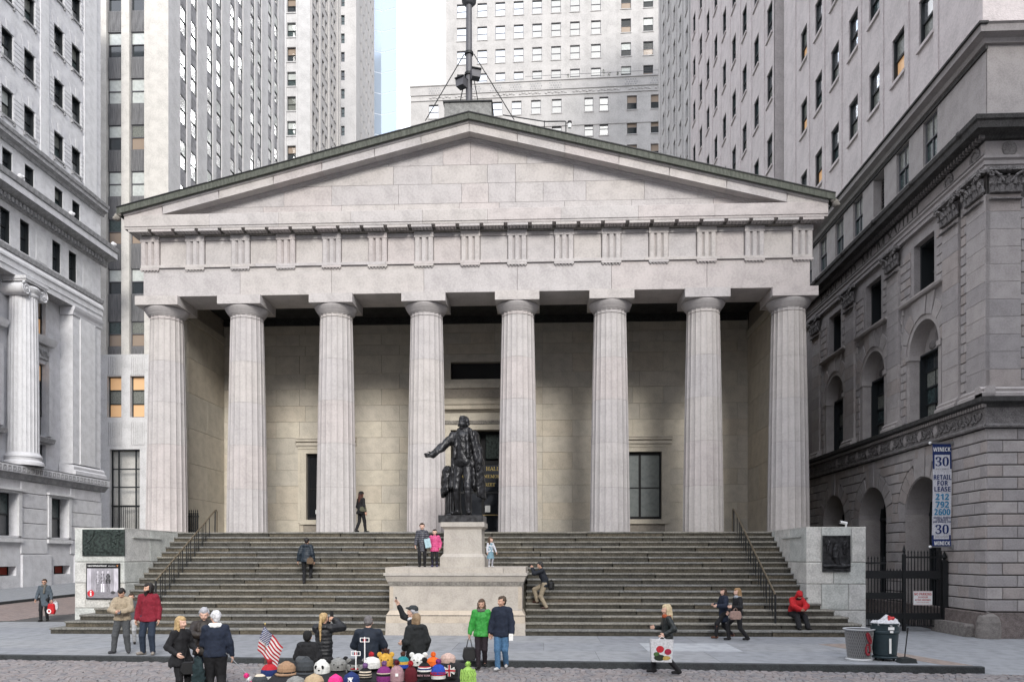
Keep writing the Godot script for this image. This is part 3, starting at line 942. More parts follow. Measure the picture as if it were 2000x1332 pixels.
# ------------------------------------------------------------------ facades and windows
func wall_mesh(W: float, H: float, holes: Array, d: float, y0 := 0.0) -> G: # face at z = 0 looking along +z, x to the right
	var xs := [0.0, W]
	var ys := [y0, H]
	for h in holes:
		for e in [h.position.x, h.end.x]: if not xs.has(e) and e > 0 and e < W: xs.append(e)
		for e in [h.position.y, h.end.y]: if not ys.has(e) and e > y0 and e < H: ys.append(e)
	xs.sort()
	ys.sort()
	var g := G.new()
	for j in ys.size() - 1:
		var start := -1.0
		var yc: float = (ys[j] + ys[j + 1]) / 2
		for i in xs.size():
			var solid := i < xs.size() - 1
			if solid:
				var c := Vector2((xs[i] + xs[i + 1]) / 2, yc)
				for h in holes:
					if h.has_point(c):
						solid = false
						break
			if solid and start < 0: start = xs[i]
			elif not solid and start >= 0:
				g.q(V(start, ys[j], 0), V(xs[i], ys[j], 0), V(xs[i], ys[j + 1], 0), V(start, ys[j + 1], 0))
				start = -1.0
	for h in holes:
		var a := Vector2(h.position)
		var b := Vector2(h.end)
		g.q(V(a.x, a.y, 0), V(a.x, b.y, 0), V(a.x, b.y, -d), V(a.x, a.y, -d))
		g.q(V(b.x, b.y, 0), V(b.x, a.y, 0), V(b.x, a.y, -d), V(b.x, b.y, -d))
		g.q(V(a.x, a.y, 0), V(a.x, a.y, -d), V(b.x, a.y, -d), V(b.x, a.y, 0))
		g.q(V(a.x, b.y, -d), V(a.x, b.y, 0), V(b.x, b.y, 0), V(b.x, b.y, -d))
	return g
func shell(parent: Node, W: float, H: float, D: float, m: Material, d := 0.5, cut := 0.0) -> void: # roof and the three other sides behind a face
	var g := G.new()
	g.box(0.0, -1.0, -D, W - cut, H, -d)
	put(parent, "body", g.mesh(), m)
func window(parent: Node, x: float, y: float, w: float, h: float, d: float, frame: Material, panes: Array, sill: Material = null, cols := 1, rows := 2, fw := 0.06, lip := 0.07) -> Node3D:
	var n := grp(parent, "window", V(x, y, 0))
	var k := "wf%.2f %.2f %.2f %d %d %.2f %.2f" % [w, h, d, cols, rows, fw, lip]
	if not cache.has(k):
		var g := G.new()
		g.box(0, 0, -d, fw, h, -d + lip).box(w - fw, 0, -d, w, h, -d + lip)
		g.box(fw, 0, -d, w - fw, fw, -d + 0.07).box(fw, h - fw, -d, w - fw, h, -d + lip)
		for i in range(1, rows): g.box(fw, h * i / rows - fw * 0.5, -d + 0.005, w - fw, h * i / rows + fw * 0.5, -d + 0.09)
		for i in range(1, cols): g.box(w * i / cols - fw * 0.35, fw, -d + 0.01, w * i / cols + fw * 0.35, h - fw, -d + 0.06)
		cache[k] = g.mesh()
		for r in rows: cache[k + "p" + str(r)] = G.new().box(0.01, h * r / rows, -d - 0.02, w - 0.01, h * (r + 1) / rows, -d + 0.02 + 0.012 * r).mesh()
		cache[k + "s"] = G.new().box(-0.08, -0.12, -d, w + 0.08, 0.0, 0.09).mesh()
	put(n, "frame", cache[k], frame)
	for r in rows: put(n, "pane", cache[k + "p" + str(r)], panes[r % panes.size()])
	if sill: put(n, "sill", cache[k + "s"], sill)
	return n
func cornice(parent: Node, called: String, prof: Array, x0: float, x1: float, m: Material, yaw_ends := false) -> void: # prof: (out, y) pairs, closed at the wall
	var p := PackedVector2Array()
	for i in range(0, prof.size(), 2): p.append(Vector2(-prof[i], prof[i + 1]))
	if Geometry2D.is_polygon_clockwise(p): p.reverse()
	put(parent, called, G.new().prism(p, x0, x1, 0).mesh(), m)

func build_block_materials() -> void:
	family("pale", 0.63, 0.63, 0.645, 0.85, "stone", 2.9, "rough", 0.2, [[1, 1, 1], [0.95, 0.95, 0.96], [1.04, 1.04, 1.03]])
	mat("palesoot", 0.42, 0.42, 0.43, 0.9, "stain", 1.6, "rough", 0.3)
	mat("palecarve", 0.5, 0.5, 0.51, 0.9, "stain", 1.2, "carve", 1.0)
	mat("cream", 0.56, 0.54, 0.505, 0.85, "stone", 4.0)
	mat("whitestone", 0.55, 0.545, 0.545, 0.85, "stone", 5.0)
	mat("farwhite", 0.46, 0.447, 0.435, 0.9, "stone", 8.0)
	mat("spandrel", 0.17, 0.17, 0.175, 0.6, "streak", 3.0, "rough", 0.3).uv1_scale = V(1.6, 0.12, 1.6)
	mat("spandrel_pale", 0.3, 0.3, 0.315, 0.6, "streak", 3.0, "rough", 0.2)
	family("grey", 0.36, 0.335, 0.325, 0.88, "stone", 2.2, "rough", 0.25, [[1, 1, 1], [0.9, 0.9, 0.91], [1.07, 1.06, 1.05], [0.97, 0.93, 0.9]])
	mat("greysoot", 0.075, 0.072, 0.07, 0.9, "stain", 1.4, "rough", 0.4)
	mat("greycarve", 0.26, 0.245, 0.24, 0.9, "stain", 1.0, "carve", 1.2)
	mat("greyjoint", 0.09, 0.085, 0.08, 0.95, "fine", 1.0)
	mat("greytower", 0.56, 0.51, 0.5, 0.88, "stone", 4.0, "rough", 0.2)
	mat("granite", 0.24, 0.2, 0.185, 0.8, "stain", 0.8, "pits", 0.4)
	mat("darkframe", 0.015, 0.018, 0.02, 0.5)
	mat("greyframe", 0.1, 0.1, 0.11, 0.5)
	mat("pane_dark", 0.02, 0.026, 0.03, 0.07).metallic_specular = 0.7
	mat("pane_sky", 0.72, 0.74, 0.76, 0.08).metallic = 0.9
	mat("pane_pale", 0.5, 0.53, 0.51, 0.12, "fine", 2.0).metallic_specular = 0.6
	mat("pane_tan", 0.28, 0.22, 0.17, 0.12).metallic_specular = 0.6
	mat("pane_green", 0.05, 0.075, 0.075, 0.1, "streak", 1.5).metallic_specular = 0.6
	mat("pane_curtain", 0.2, 0.21, 0.19, 0.2, "streak", 0.7).metallic_specular = 0.5
	var glow := mat("pane_lit", 0.5, 0.34, 0.2, 0.2)
	glow.emission_enabled = true
	glow.emission = Color(0.66, 0.5, 0.34)
	glow.emission_energy_multiplier = 0.3
	mat("glasstower", 0.42, 0.5, 0.6, 0.12).metallic = 0.5
	mat("mullion", 0.7, 0.75, 0.82, 0.5)
	mat("redblind", 0.25, 0.035, 0.02, 0.6)

# ---- pale corner block with the giant columns, across the side street (faces +x)
func build_west_block() -> void:
	var B := thing("office_building", "pale stone office building with giant ionic columns across the side street", "building", V(-31, 0, 2), 90)
	var R := RandomNumberGenerator.new()
	R.seed = 41
	var E := 27.5 # far end
	var wins := []
	var rows := []
	# window grid above the cornice: pairs
	var pairs := [2.0 + 5.35, 2.0 + 7.45, 2.0 + 10.4, 2.0 + 12.45, 2.0 + 15.5, 2.0 + 17.55, 2.0 + 20.55, 2.0 + 22.5]
	for i in 5:
		for u in pairs: wins.append(Rect2(u - 0.5, 30.35 + i * 3.7, 1.0, 1.78))
	for u in pairs: wins.append(Rect2(u - 0.45, 26.9, 0.9, 1.4))
	var attic := [6.9, 8.8, 12.0, 13.9, 17.3, 19.1, 22.3, 24.1]
	for u in attic: wins.append(Rect2(u - 0.45, 22.4, 0.9, 2.1))
	var upper := wall_mesh(E, 48.0, wins, 0.35, 21.0)
	put(B, "upper_wall", upper.mesh(), M.pale0)
	shell(B, E, 47.9, 14.0, M.pale1, 1.9)
	put(B, "end_wall", G.new().box(E - 0.02, -1.0, -2.0, E, 47.95, -0.01).mesh(), M.pale1)
	for i in wins.size():
		var w: Rect2 = wins[i]
		var opts := [[M.pane_dark, M.pane_dark], [M.pane_green, M.pane_curtain], [M.pane_curtain, M.pane_pale], [M.pane_sky, M.pane_dark]]
		window(B, w.position.x, w.position.y, w.size.x, w.size.y, 0.33, M.darkframe, opts[R.randi() % 4] if w.position.y > 26 else [M.pane_dark], M.palesoot if w.position.y > 30 else null, 1, 2, 0.07, 0.27)
	# rustication strips and flat arches between the upper windows
	var bl := 0
	for i in 5:
		var y := 30.35 + i * 3.7
		for pi in 4:
			var a: float = pairs[pi * 2]
			var b: float = pairs[pi * 2 + 1]
			for c in 6:
				for q in [[a - 1.0, a - 0.55], [a + 0.55, b - 0.55], [b + 0.55, b + 1.0]]:
					put(B, "quoin_stone", block(snappedf(q[1] - q[0], 0.01), 0.285, 0.03, 0.02), M["pale" + str(R.randi() % 3)], V((q[0] + q[1]) / 2, y + 0.15 + c * 0.3, 0.002))
			for u in [a, b]:
				put(B, "keystone", G.new().prism(v2([-0.14, 0, 0.14, 0, 0.2, 0.62, -0.2, 0.62]), 0.0, 0.06).mesh(), M.pale2, V(u, y + 1.8, 0))
				for s in [-1, 1]: put(B, "voussoir", G.new().prism(v2([0.16, 0, 0.62, 0, 0.82, 0.62, 0.22, 0.62]), 0.0, 0.03).mesh() if s > 0 else G.new().prism(v2([-0.62, 0, -0.16, 0, -0.22, 0.62, -0.82, 0.62]), 0.0, 0.03).mesh(), M.pale1, V(u, y + 1.8, 0))
				for s in [-0.55, 0.55]: put(B, "sill_bracket", bxm(-0.06, -0.28, 0, 0.06, -0.12, 0.12), M.palesoot, V(u + s, y, 0))
	# pilaster strips full height of the upper floors
	for u in [3.0, 10.95, 16.0, 21.05, 26.2]: put(B, "pilaster_strip", G.new().blk(0.9 if u < 25 else 1.6, 18.2, 0.07, 0.03).mesh(), M.pale2, V(u - 0.05, 39.0, 0))
	# string cornice and main cornice
	cornice(B, "string_cornice", [0, 28.7, 0.12, 28.7, 0.16, 28.9, 0.42, 29.0, 0.42, 29.25, 0.5, 29.3, 0.55, 29.5, 0, 29.7], 0, E + 0.3, M.palesoot)
	cornice(B, "main_cornice", [0, 24.9, 0.2, 24.95, 0.25, 25.3, 0.95, 25.5, 0.95, 25.95, 1.05, 26.0, 1.12, 26.3, 0.9, 26.38, 0, 26.7], 0, E + 0.6, M.palesoot)
	cornice(B, "cornice_fascia", [0.9, 25.52, 0.97, 25.52, 0.97, 25.94, 0.9, 25.94], 0, E + 0.62, M.pale1)
	for k in 78: put(B, "dentil", bxm(-0.1, 24.98, 0.18, 0.1, 25.28, 0.42), M.palesoot, V(0.3 + k * 0.35, 0, 0))
	for k in 6: put(B, "cornice_boss", G.new().ball(V(0, 26.45, 1.0), V(0.22, 0.2, 0.16)).ball(V(0.1, 26.5, 1.1), V(0.1, 0.1, 0.1)).mesh(), M.pale0, V(2.0 + k * 5.1, 0, 0))
	cornice(B, "frieze_moulding", [0, 21.9, 0.12, 21.95, 0.2, 22.2, 0.16, 22.28, 0, 22.3], 0, E + 0.15, M.palecarve)
	cornice(B, "architrave", [0.02, 20.62, 0.06, 20.62, 0.06, 21.0, 0.12, 21.0, 0.12, 21.4, 0.2, 21.45, 0.2, 21.6, 0.02, 21.9], 0, E + 0.1, M.pale0)
	for u in [10.4, 15.5, 20.6, 25.7]: put(B, "attic_panel", G.new().blk(1.1, 2.0, 0.03, 0.02).mesh(), M.pale2, V(u + 0.1, 23.4, 0.0))
	# recessed wall behind the columns
	var bays := [4.7, 9.8, 14.9, 20.0 + 1.6] # bay centres (the last beside the end pier)
	var rec := []
	for c in [6.6, 11.7, 16.8, 21.6]:
		rec.append(Rect2(c - 0.95, 11.0, 1.9, 5.0))
		rec.append(Rect2(c - 0.95, 18.0, 1.9, 2.4))
		rec.append(Rect2(c - 0.95, 8.9, 1.9, 1.5))
	var rw := wall_mesh(E - 3.2, 21.2, rec, 0.4, 8.4)
	put(B, "loggia_wall", rw.mesh(), M.pale1, V(0, 0, -0.95))
	put(B, "loggia_soffit", G.new().box(0, 20.6, -0.96, E - 3.0, 20.64, 0.05).mesh(), M.palesoot)
	for c in [6.6, 11.7, 16.8, 21.6]:
		var w1 := window(B, c - 0.95, 12.35, 1.9, 3.65, 1.3, M.darkframe, [M.pane_tan, M.pane_dark, M.pane_lit], null, 1, 3, 0.12)
		put(w1, "panel", G.new().blk(1.8, 1.25, 0.08, 0.05, V(0.95, -0.7, -1.32)).blk(1.2, 0.8, 0.05, 0.04, V(0.95, -0.7, -1.25)).mesh(), M.darkframe)
		window(B, c - 0.95, 18.0, 1.9, 2.4, 1.3, M.darkframe, [M.pane_lit, M.pane_tan], null, 1, 2, 0.12)
		window(B, c - 0.95, 8.9, 1.9, 1.5, 1.3, M.darkframe, [M.pane_dark, M.pane_lit], null, 2, 1, 0.14)
		cornice(B, "window_cornice", [-0.95, 17.3, -0.6, 17.3, -0.5, 17.5, -0.42, 17.75, -0.95, 17.9], c - 1.5, c + 1.5, M.pale0)
		put(B, "carved_panel", G.new().blk(2.3, 0.95, 0.14, 0.04, V(c, 16.75, -0.95)).mesh(), M.palecarve)
		var rl := G.new()
		var gp := []
		for k in 30: gp.append(V(c - 1.0 + k * 0.069, 16.75 + 0.2 * sin(k * 0.85), -0.8 + 0.03 * cos(k * 1.7)))
		rl.tube(gp, 0.085, 7)
		put(B, "carved_garland", rl.mesh(), M.palecarve)
		cornice(B, "window_sill", [-0.95, 10.45, -0.6, 10.5, -0.5, 10.8, -0.95, 10.95], c - 1.4, c + 1.4, M.palesoot)
		for s in [-1, 1]: put(B, "window_pier", G.new().box(c + s * 1.15 - 0.18, 11.0, -0.95, c + s * 1.15 + 0.18, 16.2, -0.7).mesh(), M.pale0)
	# giant ionic columns
	var sh := G.new()
	var nf := 24
	for s in 6:
		for i in nf * 4:
			var f := func(j: int, q: int) -> Vector3:
				var t := q / 6.0
				var a := TAU * j / (nf * 4.0)
				var r := lerpf(0.92, 0.80, t * t) * (1.0 - 0.045 * sqrt(maxf(0.0, sin(PI * (j % 4) / 4.0))))
				return V(cos(a) * r, lerpf(9.35, 19.55, t), -sin(a) * r)
			sh.q(f.call(i, s), f.call(i + 1, s), f.call(i + 1, s + 1), f.call(i, s + 1))
	var shm := sh.mesh()
	var bsm := G.new().lathe([[1.2, 8.5], [1.2, 8.62], [1.18, 8.72], [1.1, 8.8], [1.02, 8.86], [1.04, 8.98], [1.1, 9.05], [1.08, 9.16], [0.98, 9.25], [0.93, 9.36]], 40).mesh()
	var cap := G.new().lathe([[0.8, 19.5], [0.86, 19.6], [0.86, 19.75], [0.95, 19.9], [1.0, 20.05], [0.9, 20.2]], 32)
	for s in [-1, 1]: # volutes
		for z in [0.78, -0.78]:
			var pts := []
			for k in 40:
				var a := -k * 0.42
				var r := 0.46 * exp(-k * 0.045)
				pts.append(V(s * (0.82 + cos(a + PI / 2) * r * 1.0), 19.86 + sin(a + PI / 2) * r, z))
			cap.tube(pts, 0.075, 6, 0.05)
			cap.ball(V(s * 0.82, 19.86, z), V(0.09, 0.09, 0.1), 8, 6)
		cap.tube([V(s * 0.82, 19.86, 0.78), V(s * 0.82, 19.86, 0.2), V(s * 0.82, 19.86, -0.2), V(s * 0.82, 19.86, -0.78)], 0.40, 14)
	cap.box(-1.05, 20.3, -0.9, 1.05, 20.42, 0.9).box(-1.12, 20.42, -0.95, 1.12, 20.62, 0.95)
	for u in [4.0, 9.1, 14.2, 19.25]:
		var c := grp(B, "column", V(u, 0, -0.2))
		put(c, "shaft", shm, M.pale0)
		put(c, "base", bsm, M.pale1)
		put(c, "capital", cap.mesh(), M.pale0)
	# end pier
	put(B, "end_pier", G.new().box(24.1, 9.3, -0.95, E, 20.0, 0.0).mesh(), M.pale0)
	put(B, "end_pier", G.new().box(24.9, 9.3, 0.0, E - 0.8, 20.0, 0.08).mesh(), M.pale2)
	cornice(B, "pier_capital", [-0.9, 20.0, 0.06, 20.0, 0.1, 20.2, 0.2, 20.4, 0.25, 20.6, -0.9, 20.62], 24.0, E + 0.1, M.pale1)
	cornice(B, "pier_base", [-0.9, 8.5, 0.35, 8.5, 0.35, 8.75, 0.2, 8.85, 0.22, 9.05, 0.08, 9.2, -0.9, 9.3], 23.9, E + 0.2, M.pale1)
	# belt course with a key pattern
	cornice(B, "belt_course", [0, 7.52, 0.12, 7.56, 0.3, 7.85, 0.42, 7.9, 0.42, 8.42, 0.46, 8.46, -1.0, 8.5], 0, E + 0.45, M.palesoot)
	cornice(B, "belt_fascia", [0.4, 7.93, 0.445, 7.93, 0.445, 8.40, 0.4, 8.40], 0, E + 0.47, M.pale1)
	var key := G.new().box(-0.13, 8.0, 0.44, -0.07, 8.3, 0.475).box(-0.07, 8.26, 0.44, 0.14, 8.31, 0.475).box(0.09, 8.08, 0.44, 0.14, 8.26, 0.475).box(0.0, 8.03, 0.44, 0.14, 8.08, 0.475).mesh()
	for k in 64: put(B, "key_ornament", key, M.palesoot, V(0.3 + k * 0.43, 0, 0))
	# ground floor: windows and banded stones
	var gw := []
	for c in [7.4, 12.5, 17.4, 22.5]: gw.append(Rect2(c - 0.95, 3.9, 1.9, 2.75))
	var bw := []
	for c in [12.5, 17.4, 22.9]: bw.append(Rect2(c - 0.9, 1.35, 1.8, 0.6))
	put(B, "ground_wall", wall_mesh(E, 8.0, gw + bw, 0.7, -0.5).mesh(), M.pale1)
	for r in bw: window(B, r.position.x, r.position.y, 1.8, 0.6, 0.6, M.darkframe, [M.redblind, M.pane_dark], null, 2, 1)
	for r in gw:
		window(B, r.position.x, r.position.y, r.size.x, r.size.y, 0.6, M.darkframe, [M.pane_dark, M.pane_green], M.pale1, 2, 2, 0.1)
		var sur := G.new()
		for s in [-1, 1]: sur.box(r.get_center().x + s * 1.1 - 0.15, 3.9, 0, r.get_center().x + s * 1.1 + 0.15, 6.65, 0.16)
		sur.box(r.position.x - 0.3, 6.65, 0, r.end.x + 0.3, 6.8, 0.16)
		sur.box(r.position.x - 0.42, 6.8, 0, r.end.x + 0.42, 6.95, 0.3)
		sur.box(r.position.x - 0.36, 3.5, 0, r.end.x + 0.36, 3.75, 0.2)
		put(B, "window_surround", sur.mesh(), M.pale2)
	var ycs := [2.75, 3.75, 4.75, 5.75, 6.72, 7.5]
	for j in 5:
		var x := 0.0
		for r in gw + [Rect2(E + 0.3, 0, 0, 0)]:
			var stop: float = r.position.x - 0.3
			if j == 4: stop = r.position.x - 0.45
			while x < stop - 0.1:
				var x1 := minf(x + 2.9, stop)
				put(B, "banded_stone", block(snappedf(x1 - x - 0.01, 0.01), snappedf(ycs[j + 1] - ycs[j] - 0.05, 0.01), 0.08, 0.02), M["pale" + str(R.randi() % 3)], V((x + x1) / 2, (ycs[j] + ycs[j + 1]) / 2, 0.0))
				x = x1
			x = r.end.x + 0.3
	for c in [[0.0, 6.0], [8.9, 11.2], [13.8, 16.1], [18.7, 21.6], [24.2, E]]: put(B, "plinth_stone", block(c[1] - c[0] - 0.02, 2.2, 0.14, 0.02), M.pale1, V((c[0] + c[1]) / 2, 1.6, 0.0))

# ---- slender tower with dark metal spandrels: face on, then its long side
func strip_face(B: Node, W: float, y0: float, H: float, strips: Array, rows: Array, wh: float, pier: Material, span: Material, kinds: Array, R: RandomNumberGenerator, rd := 0.5) -> void:
	var holes := []
	for s in strips: holes.append(Rect2(s[0], y0, s[1] - s[0], H - y0))
	put(B, "pier_wall", wall_mesh(W, H + 1.0, holes, rd, y0 - 0.01).mesh(), pier)
	for s in strips:
		var w: float = s[1] - s[0]
		var prev := y0
		for r in rows + [H]:
			if r - prev > 0.2:
				var h: float = r - prev
				var key := "sp%.2f %.2f %.2f" % [w, h, rd]
				if not cache.has(key):
					var g := G.new()
					g.box(0, 0, -rd, w, h, -rd * 0.5)
					for k in 8: g.box(w * (k + 0.2) / 8, 0.12, -rd * 0.5, w * (k + 0.6) / 8, h - 0.12, -rd * 0.5 + 0.015)
					cache[key] = g.mesh()
				put(B, "spandrel", cache[key], span, V(s[0], prev, 0))
			if r < H:
				var k: Array = kinds[R.randi() % kinds.size()]
				window(B, s[0], r, w, wh, rd * 0.8, M.greyframe if rd > 0.3 else M.darkframe, k, null, 1, 2, 0.07)
			prev = r + wh
func build_towers() -> void:
	var R := RandomNumberGenerator.new()
	R.seed = 63
	var T := thing("office_tower", "tall white tower with dark grey spandrels beside the pediment", "building", V(-34.6, 0, -30))
	var rows := [20.0, 24.35, 28.5, 32.45, 36.3, 40.15, 44.0, 47.85, 51.7]
	strip_face(T, 6.6, 19.3, 64.0, [[1.35, 2.62], [3.3, 4.56]], rows, 2.1, M.cream, M.spandrel, [[M.pane_pale, M.pane_pale], [M.pane_tan, M.pane_green], [M.pane_dark, M.pane_pale], [M.pane_tan, M.pane_curtain]], R)
	put(T, "lower_wall", wall_mesh(6.6, 19.29, [Rect2(1.42, 14.1, 1.21, 3.4), Rect2(3.37, 14.1, 1.21, 3.4), Rect2(1.64, 4.4, 2.55, 7.05)], 0.6, -1.0).mesh(), M.whitestone)
	for k in 14: put(T, "flute", bxm(-0.05, 0, 0, 0.05, 1.9, 0.05), M.whitestone, V(1.5 + (k % 7) * 0.18 + (1.95 if k > 6 else 0.0), 11.8, 0))
	for k in 14: put(T, "flute", bxm(-0.05, 0, 0, 0.05, 1.5, 0.05), M.whitestone, V(1.5 + (k % 7) * 0.18 + (1.95 if k > 6 else 0.0), 17.6, 0))
	for x in [1.42, 3.37]: window(T, x, 14.1, 1.21, 3.4, 0.4, M.darkframe, [M.pane_lit, M.pane_curtain, M.pane_lit], null, 1, 3, 0.09)
	var big := grp(T, "window", V(1.64, 4.4, 0))
	var fr := G.new()
	for x in [0.0, 0.55, 2.0, 2.47]: fr.box(x, 0, -0.4, x + 0.1, 7.05, -0.3)
	for y in [0.0, 2.3, 3.9, 5.4, 6.95]: fr.box(0.1, y, -0.39, 2.47, y + 0.1, -0.31)
	put(big, "frame", fr.mesh(), M.darkframe)
	var gl := mat("clear_pane", 0.8, 0.85, 0.85, 0.03)
	gl.transparency = BaseMaterial3D.TRANSPARENCY_ALPHA
	gl.albedo_color.a = 0.05
	for x in [[0.1, 0.55], [0.65, 2.0], [2.1, 2.47]]:
		for y in [[0.1, 2.3], [2.4, 3.9], [4.0, 5.4], [5.5, 6.95]]: put(big, "pane", G.new().box(x[0], y[0], -0.36, x[1], y[1], -0.35).mesh(), gl)
	put(big, "room_wall", G.new().box(-1.0, 0, -4.2, 3.5, 7.0, -4.0).mesh(), mat("roomwall", 0.16, 0.135, 0.07, 0.8))
	put(big, "room_side", G.new().box(-1.0, 0, -4.0, -0.9, 7.0, -0.6).box(3.4, 0, -4.0, 3.5, 7.0, -0.6).box(-1, 6.95, -4, 3.5, 7.05, -0.6).box(-1, -0.1, -4, 3.5, 0, -0.6).mesh(), M.roomwall)
	put(big, "ring_lamp", G.new().lathe([[0.75, 6.55], [0.85, 6.6], [0.85, 6.7], [0.75, 6.72]], 24, V(1.4, 0, -2.2)).mesh(), M.lamp)
	put(big, "ceiling_lamp", G.new().box(0.7, 4.6, -3.6, 2.4, 4.85, -3.5).box(0.2, 3.7, -3.7, 2.5, 3.8, -3.6).box(0.95, 2.9, -3.2, 1.05, 3.9, -3.1).mesh(), M.lamp)
	var li := OmniLight3D.new()
	li.name = "room_light"
	li.light_energy = 1.2
	li.light_color = Color(1.0, 0.86, 0.6)
	li.light_size = 0.5
	li.shadow_enabled = true
	li.omni_range = 12.0
	li.position = V(1.4, 6.3, -2.2)
	big.add_child(li)
	var rl := G.new()
	for k in 14: rl.box(0.1 + k * 0.18, 0.2, -0.28, 0.13 + k * 0.18, 2.4, -0.25)
	put(big, "railing", rl.box(0.0, 2.38, -0.29, 2.55, 2.45, -0.24).box(0.0, 0.2, -0.29, 2.55, 0.26, -0.24).mesh(), M.iron)
	shell(T, 6.6, 66.0, 26.0, M.cream, 1.0, 0.9)
	# its long side
	var S := grp(T, "side_face", V(6.6, 0, 0), 90)
	var strips := []
	for k in 5:
		var u := 2.05 + k * 5.1
		strips.append([u, u + 1.22])
		strips.append([u + 1.95, u + 3.17])
	var srows := []
	for k in 12: srows.append(24.3 + k * 3.85)
	strip_face(S, 27.7, 19.3, 71.0, strips, srows, 2.45, M.whitestone, M.spandrel_pale, [[M.pane_sky, M.pane_sky], [M.pane_sky, M.pane_pale]], R, 0.2)
	put(S, "lower_wall", G.new().box(0, -1, -0.6, 27.7, 19.29, 0).mesh(), M.whitestone)
	# white tower behind
	var U := thing("office_tower", "white stone tower with one column of dark windows behind the grey spandrel tower", "building", V(-29.4, 0, -58))
	var h1 := []
	for k in 14: h1.append(Rect2(1.62, 50.0 + k * 2.945 - 2.9, 1.05, 1.75))
	put(U, "front_wall", wall_mesh(4.4, 88.0, h1, 0.4).mesh(), M.whitestone)
	for h in h1: window(U, h.position.x, h.position.y, 1.05, 1.75, 0.3, M.darkframe, [[M.pane_green], [M.pane_curtain], [M.pane_dark, M.pane_tan], [M.pane_green, M.pane_pale]][R.randi() % 4], M.whitestone)
	for x in [1.45, 2.84]: put(U, "pilaster", G.new().box(x - 0.1, 0, 0, x + 0.1, 88, 0.12).mesh(), M.whitestone)
	var us := grp(U, "side_face", V(4.4, 0, 0), 90)
	var h2 := []
	for k in 15:
		for z in [1.0, 2.35, 4.9, 6.25, 8.8, 10.1]: h2.append(Rect2(z, 46.0 + k * 2.945, 0.8, 1.75))
	put(us, "side_wall", wall_mesh(13.2, 95.0, h2, 0.5).mesh(), M.farwhite)
	for h in h2: window(us, h.position.x, h.position.y, 0.8, 1.75, 0.4, M.greyframe, [M.pane_sky, M.pane_dark], M.farwhite)
	for z in [0.2, 3.7, 7.6, 11.6, 12.7]: put(us, "pilaster", G.new().box(z - 0.15, 0, 0, z + 0.15, 95, 0.2).mesh(), M.farwhite)
	shell(U, 4.4, 88.0, 13.0, M.farwhite, 0.6, 0.8)
	# far tower
	var F := thing("office_tower", "far white tower with tiny windows next to the blue glass tower", "building", V(-31.5, 0, -90))
	var h3 := []
	for k in 16: h3.append(Rect2(1.5, 56.0 + k * 3.0, 0.6, 1.6))
	put(F, "front_wall", wall_mesh(4.0, 125.0, h3, 0.4).mesh(), M.farwhite)
	for h in h3: window(F, 1.5, h.position.y, 0.6, 1.6, 0.3, M.greyframe, [[M.pane_green], [M.pane_lit, M.pane_pale], [M.pane_dark]][R.randi() % 3], null)
	var fs := grp(F, "side_face", V(4.0, 0, 0), 90)
	var h4 := []
	for k in 18:
		for z in [3.0, 5.0, 6.6, 8.4, 10.0, 11.6]: h4.append(Rect2(z, 54.0 + k * 3.0, 0.5, 1.3))
	put(fs, "side_wall", wall_mesh(13.0, 135.0, h4, 0.4).mesh(), M.farwhite)
	for h in h4: window(fs, h.position.x, h.position.y, 0.5, 1.3, 0.3, M.greyframe, [M.pane_sky, M.pane_pale], null)
	shell(F, 4.0, 125.0, 13.0, M.farwhite, 0.6, 0.8)
	# glass tower
	var Z := thing("glass_tower", "pale blue glass tower against the white sky", "building", V(-30.8, 0, -112))
	for face in [[0.0, 2.6, 24.0], [2.37, 3.2, -14.0]]:
		var n := grp(Z, "glass_face", V(face[0], 0, -1.06 if face[0] > 1 else 0.0), face[2])
		for k in 40: put(n, "glass_pane", bxm(0.02, 0.02, 0, face[1] - 0.02, 3.9, 0.02), M.glasstower, V(0, 20 + k * 4.0, 0))
		put(n, "mullions", G.new().box(0, 0, -0.3, face[1], 180, -0.01).mesh(), M.mullion)
	put(Z, "louvre_band", G.new().box(0.15, 104, 0.05, 2.2, 111, 0.12).mesh(), M.spandrel, V(0, 0, -0.55), 24)
	put(Z, "body", G.new().box(0.3, 0, -9, 4.5, 180, -1.3).mesh(), M.mullion)

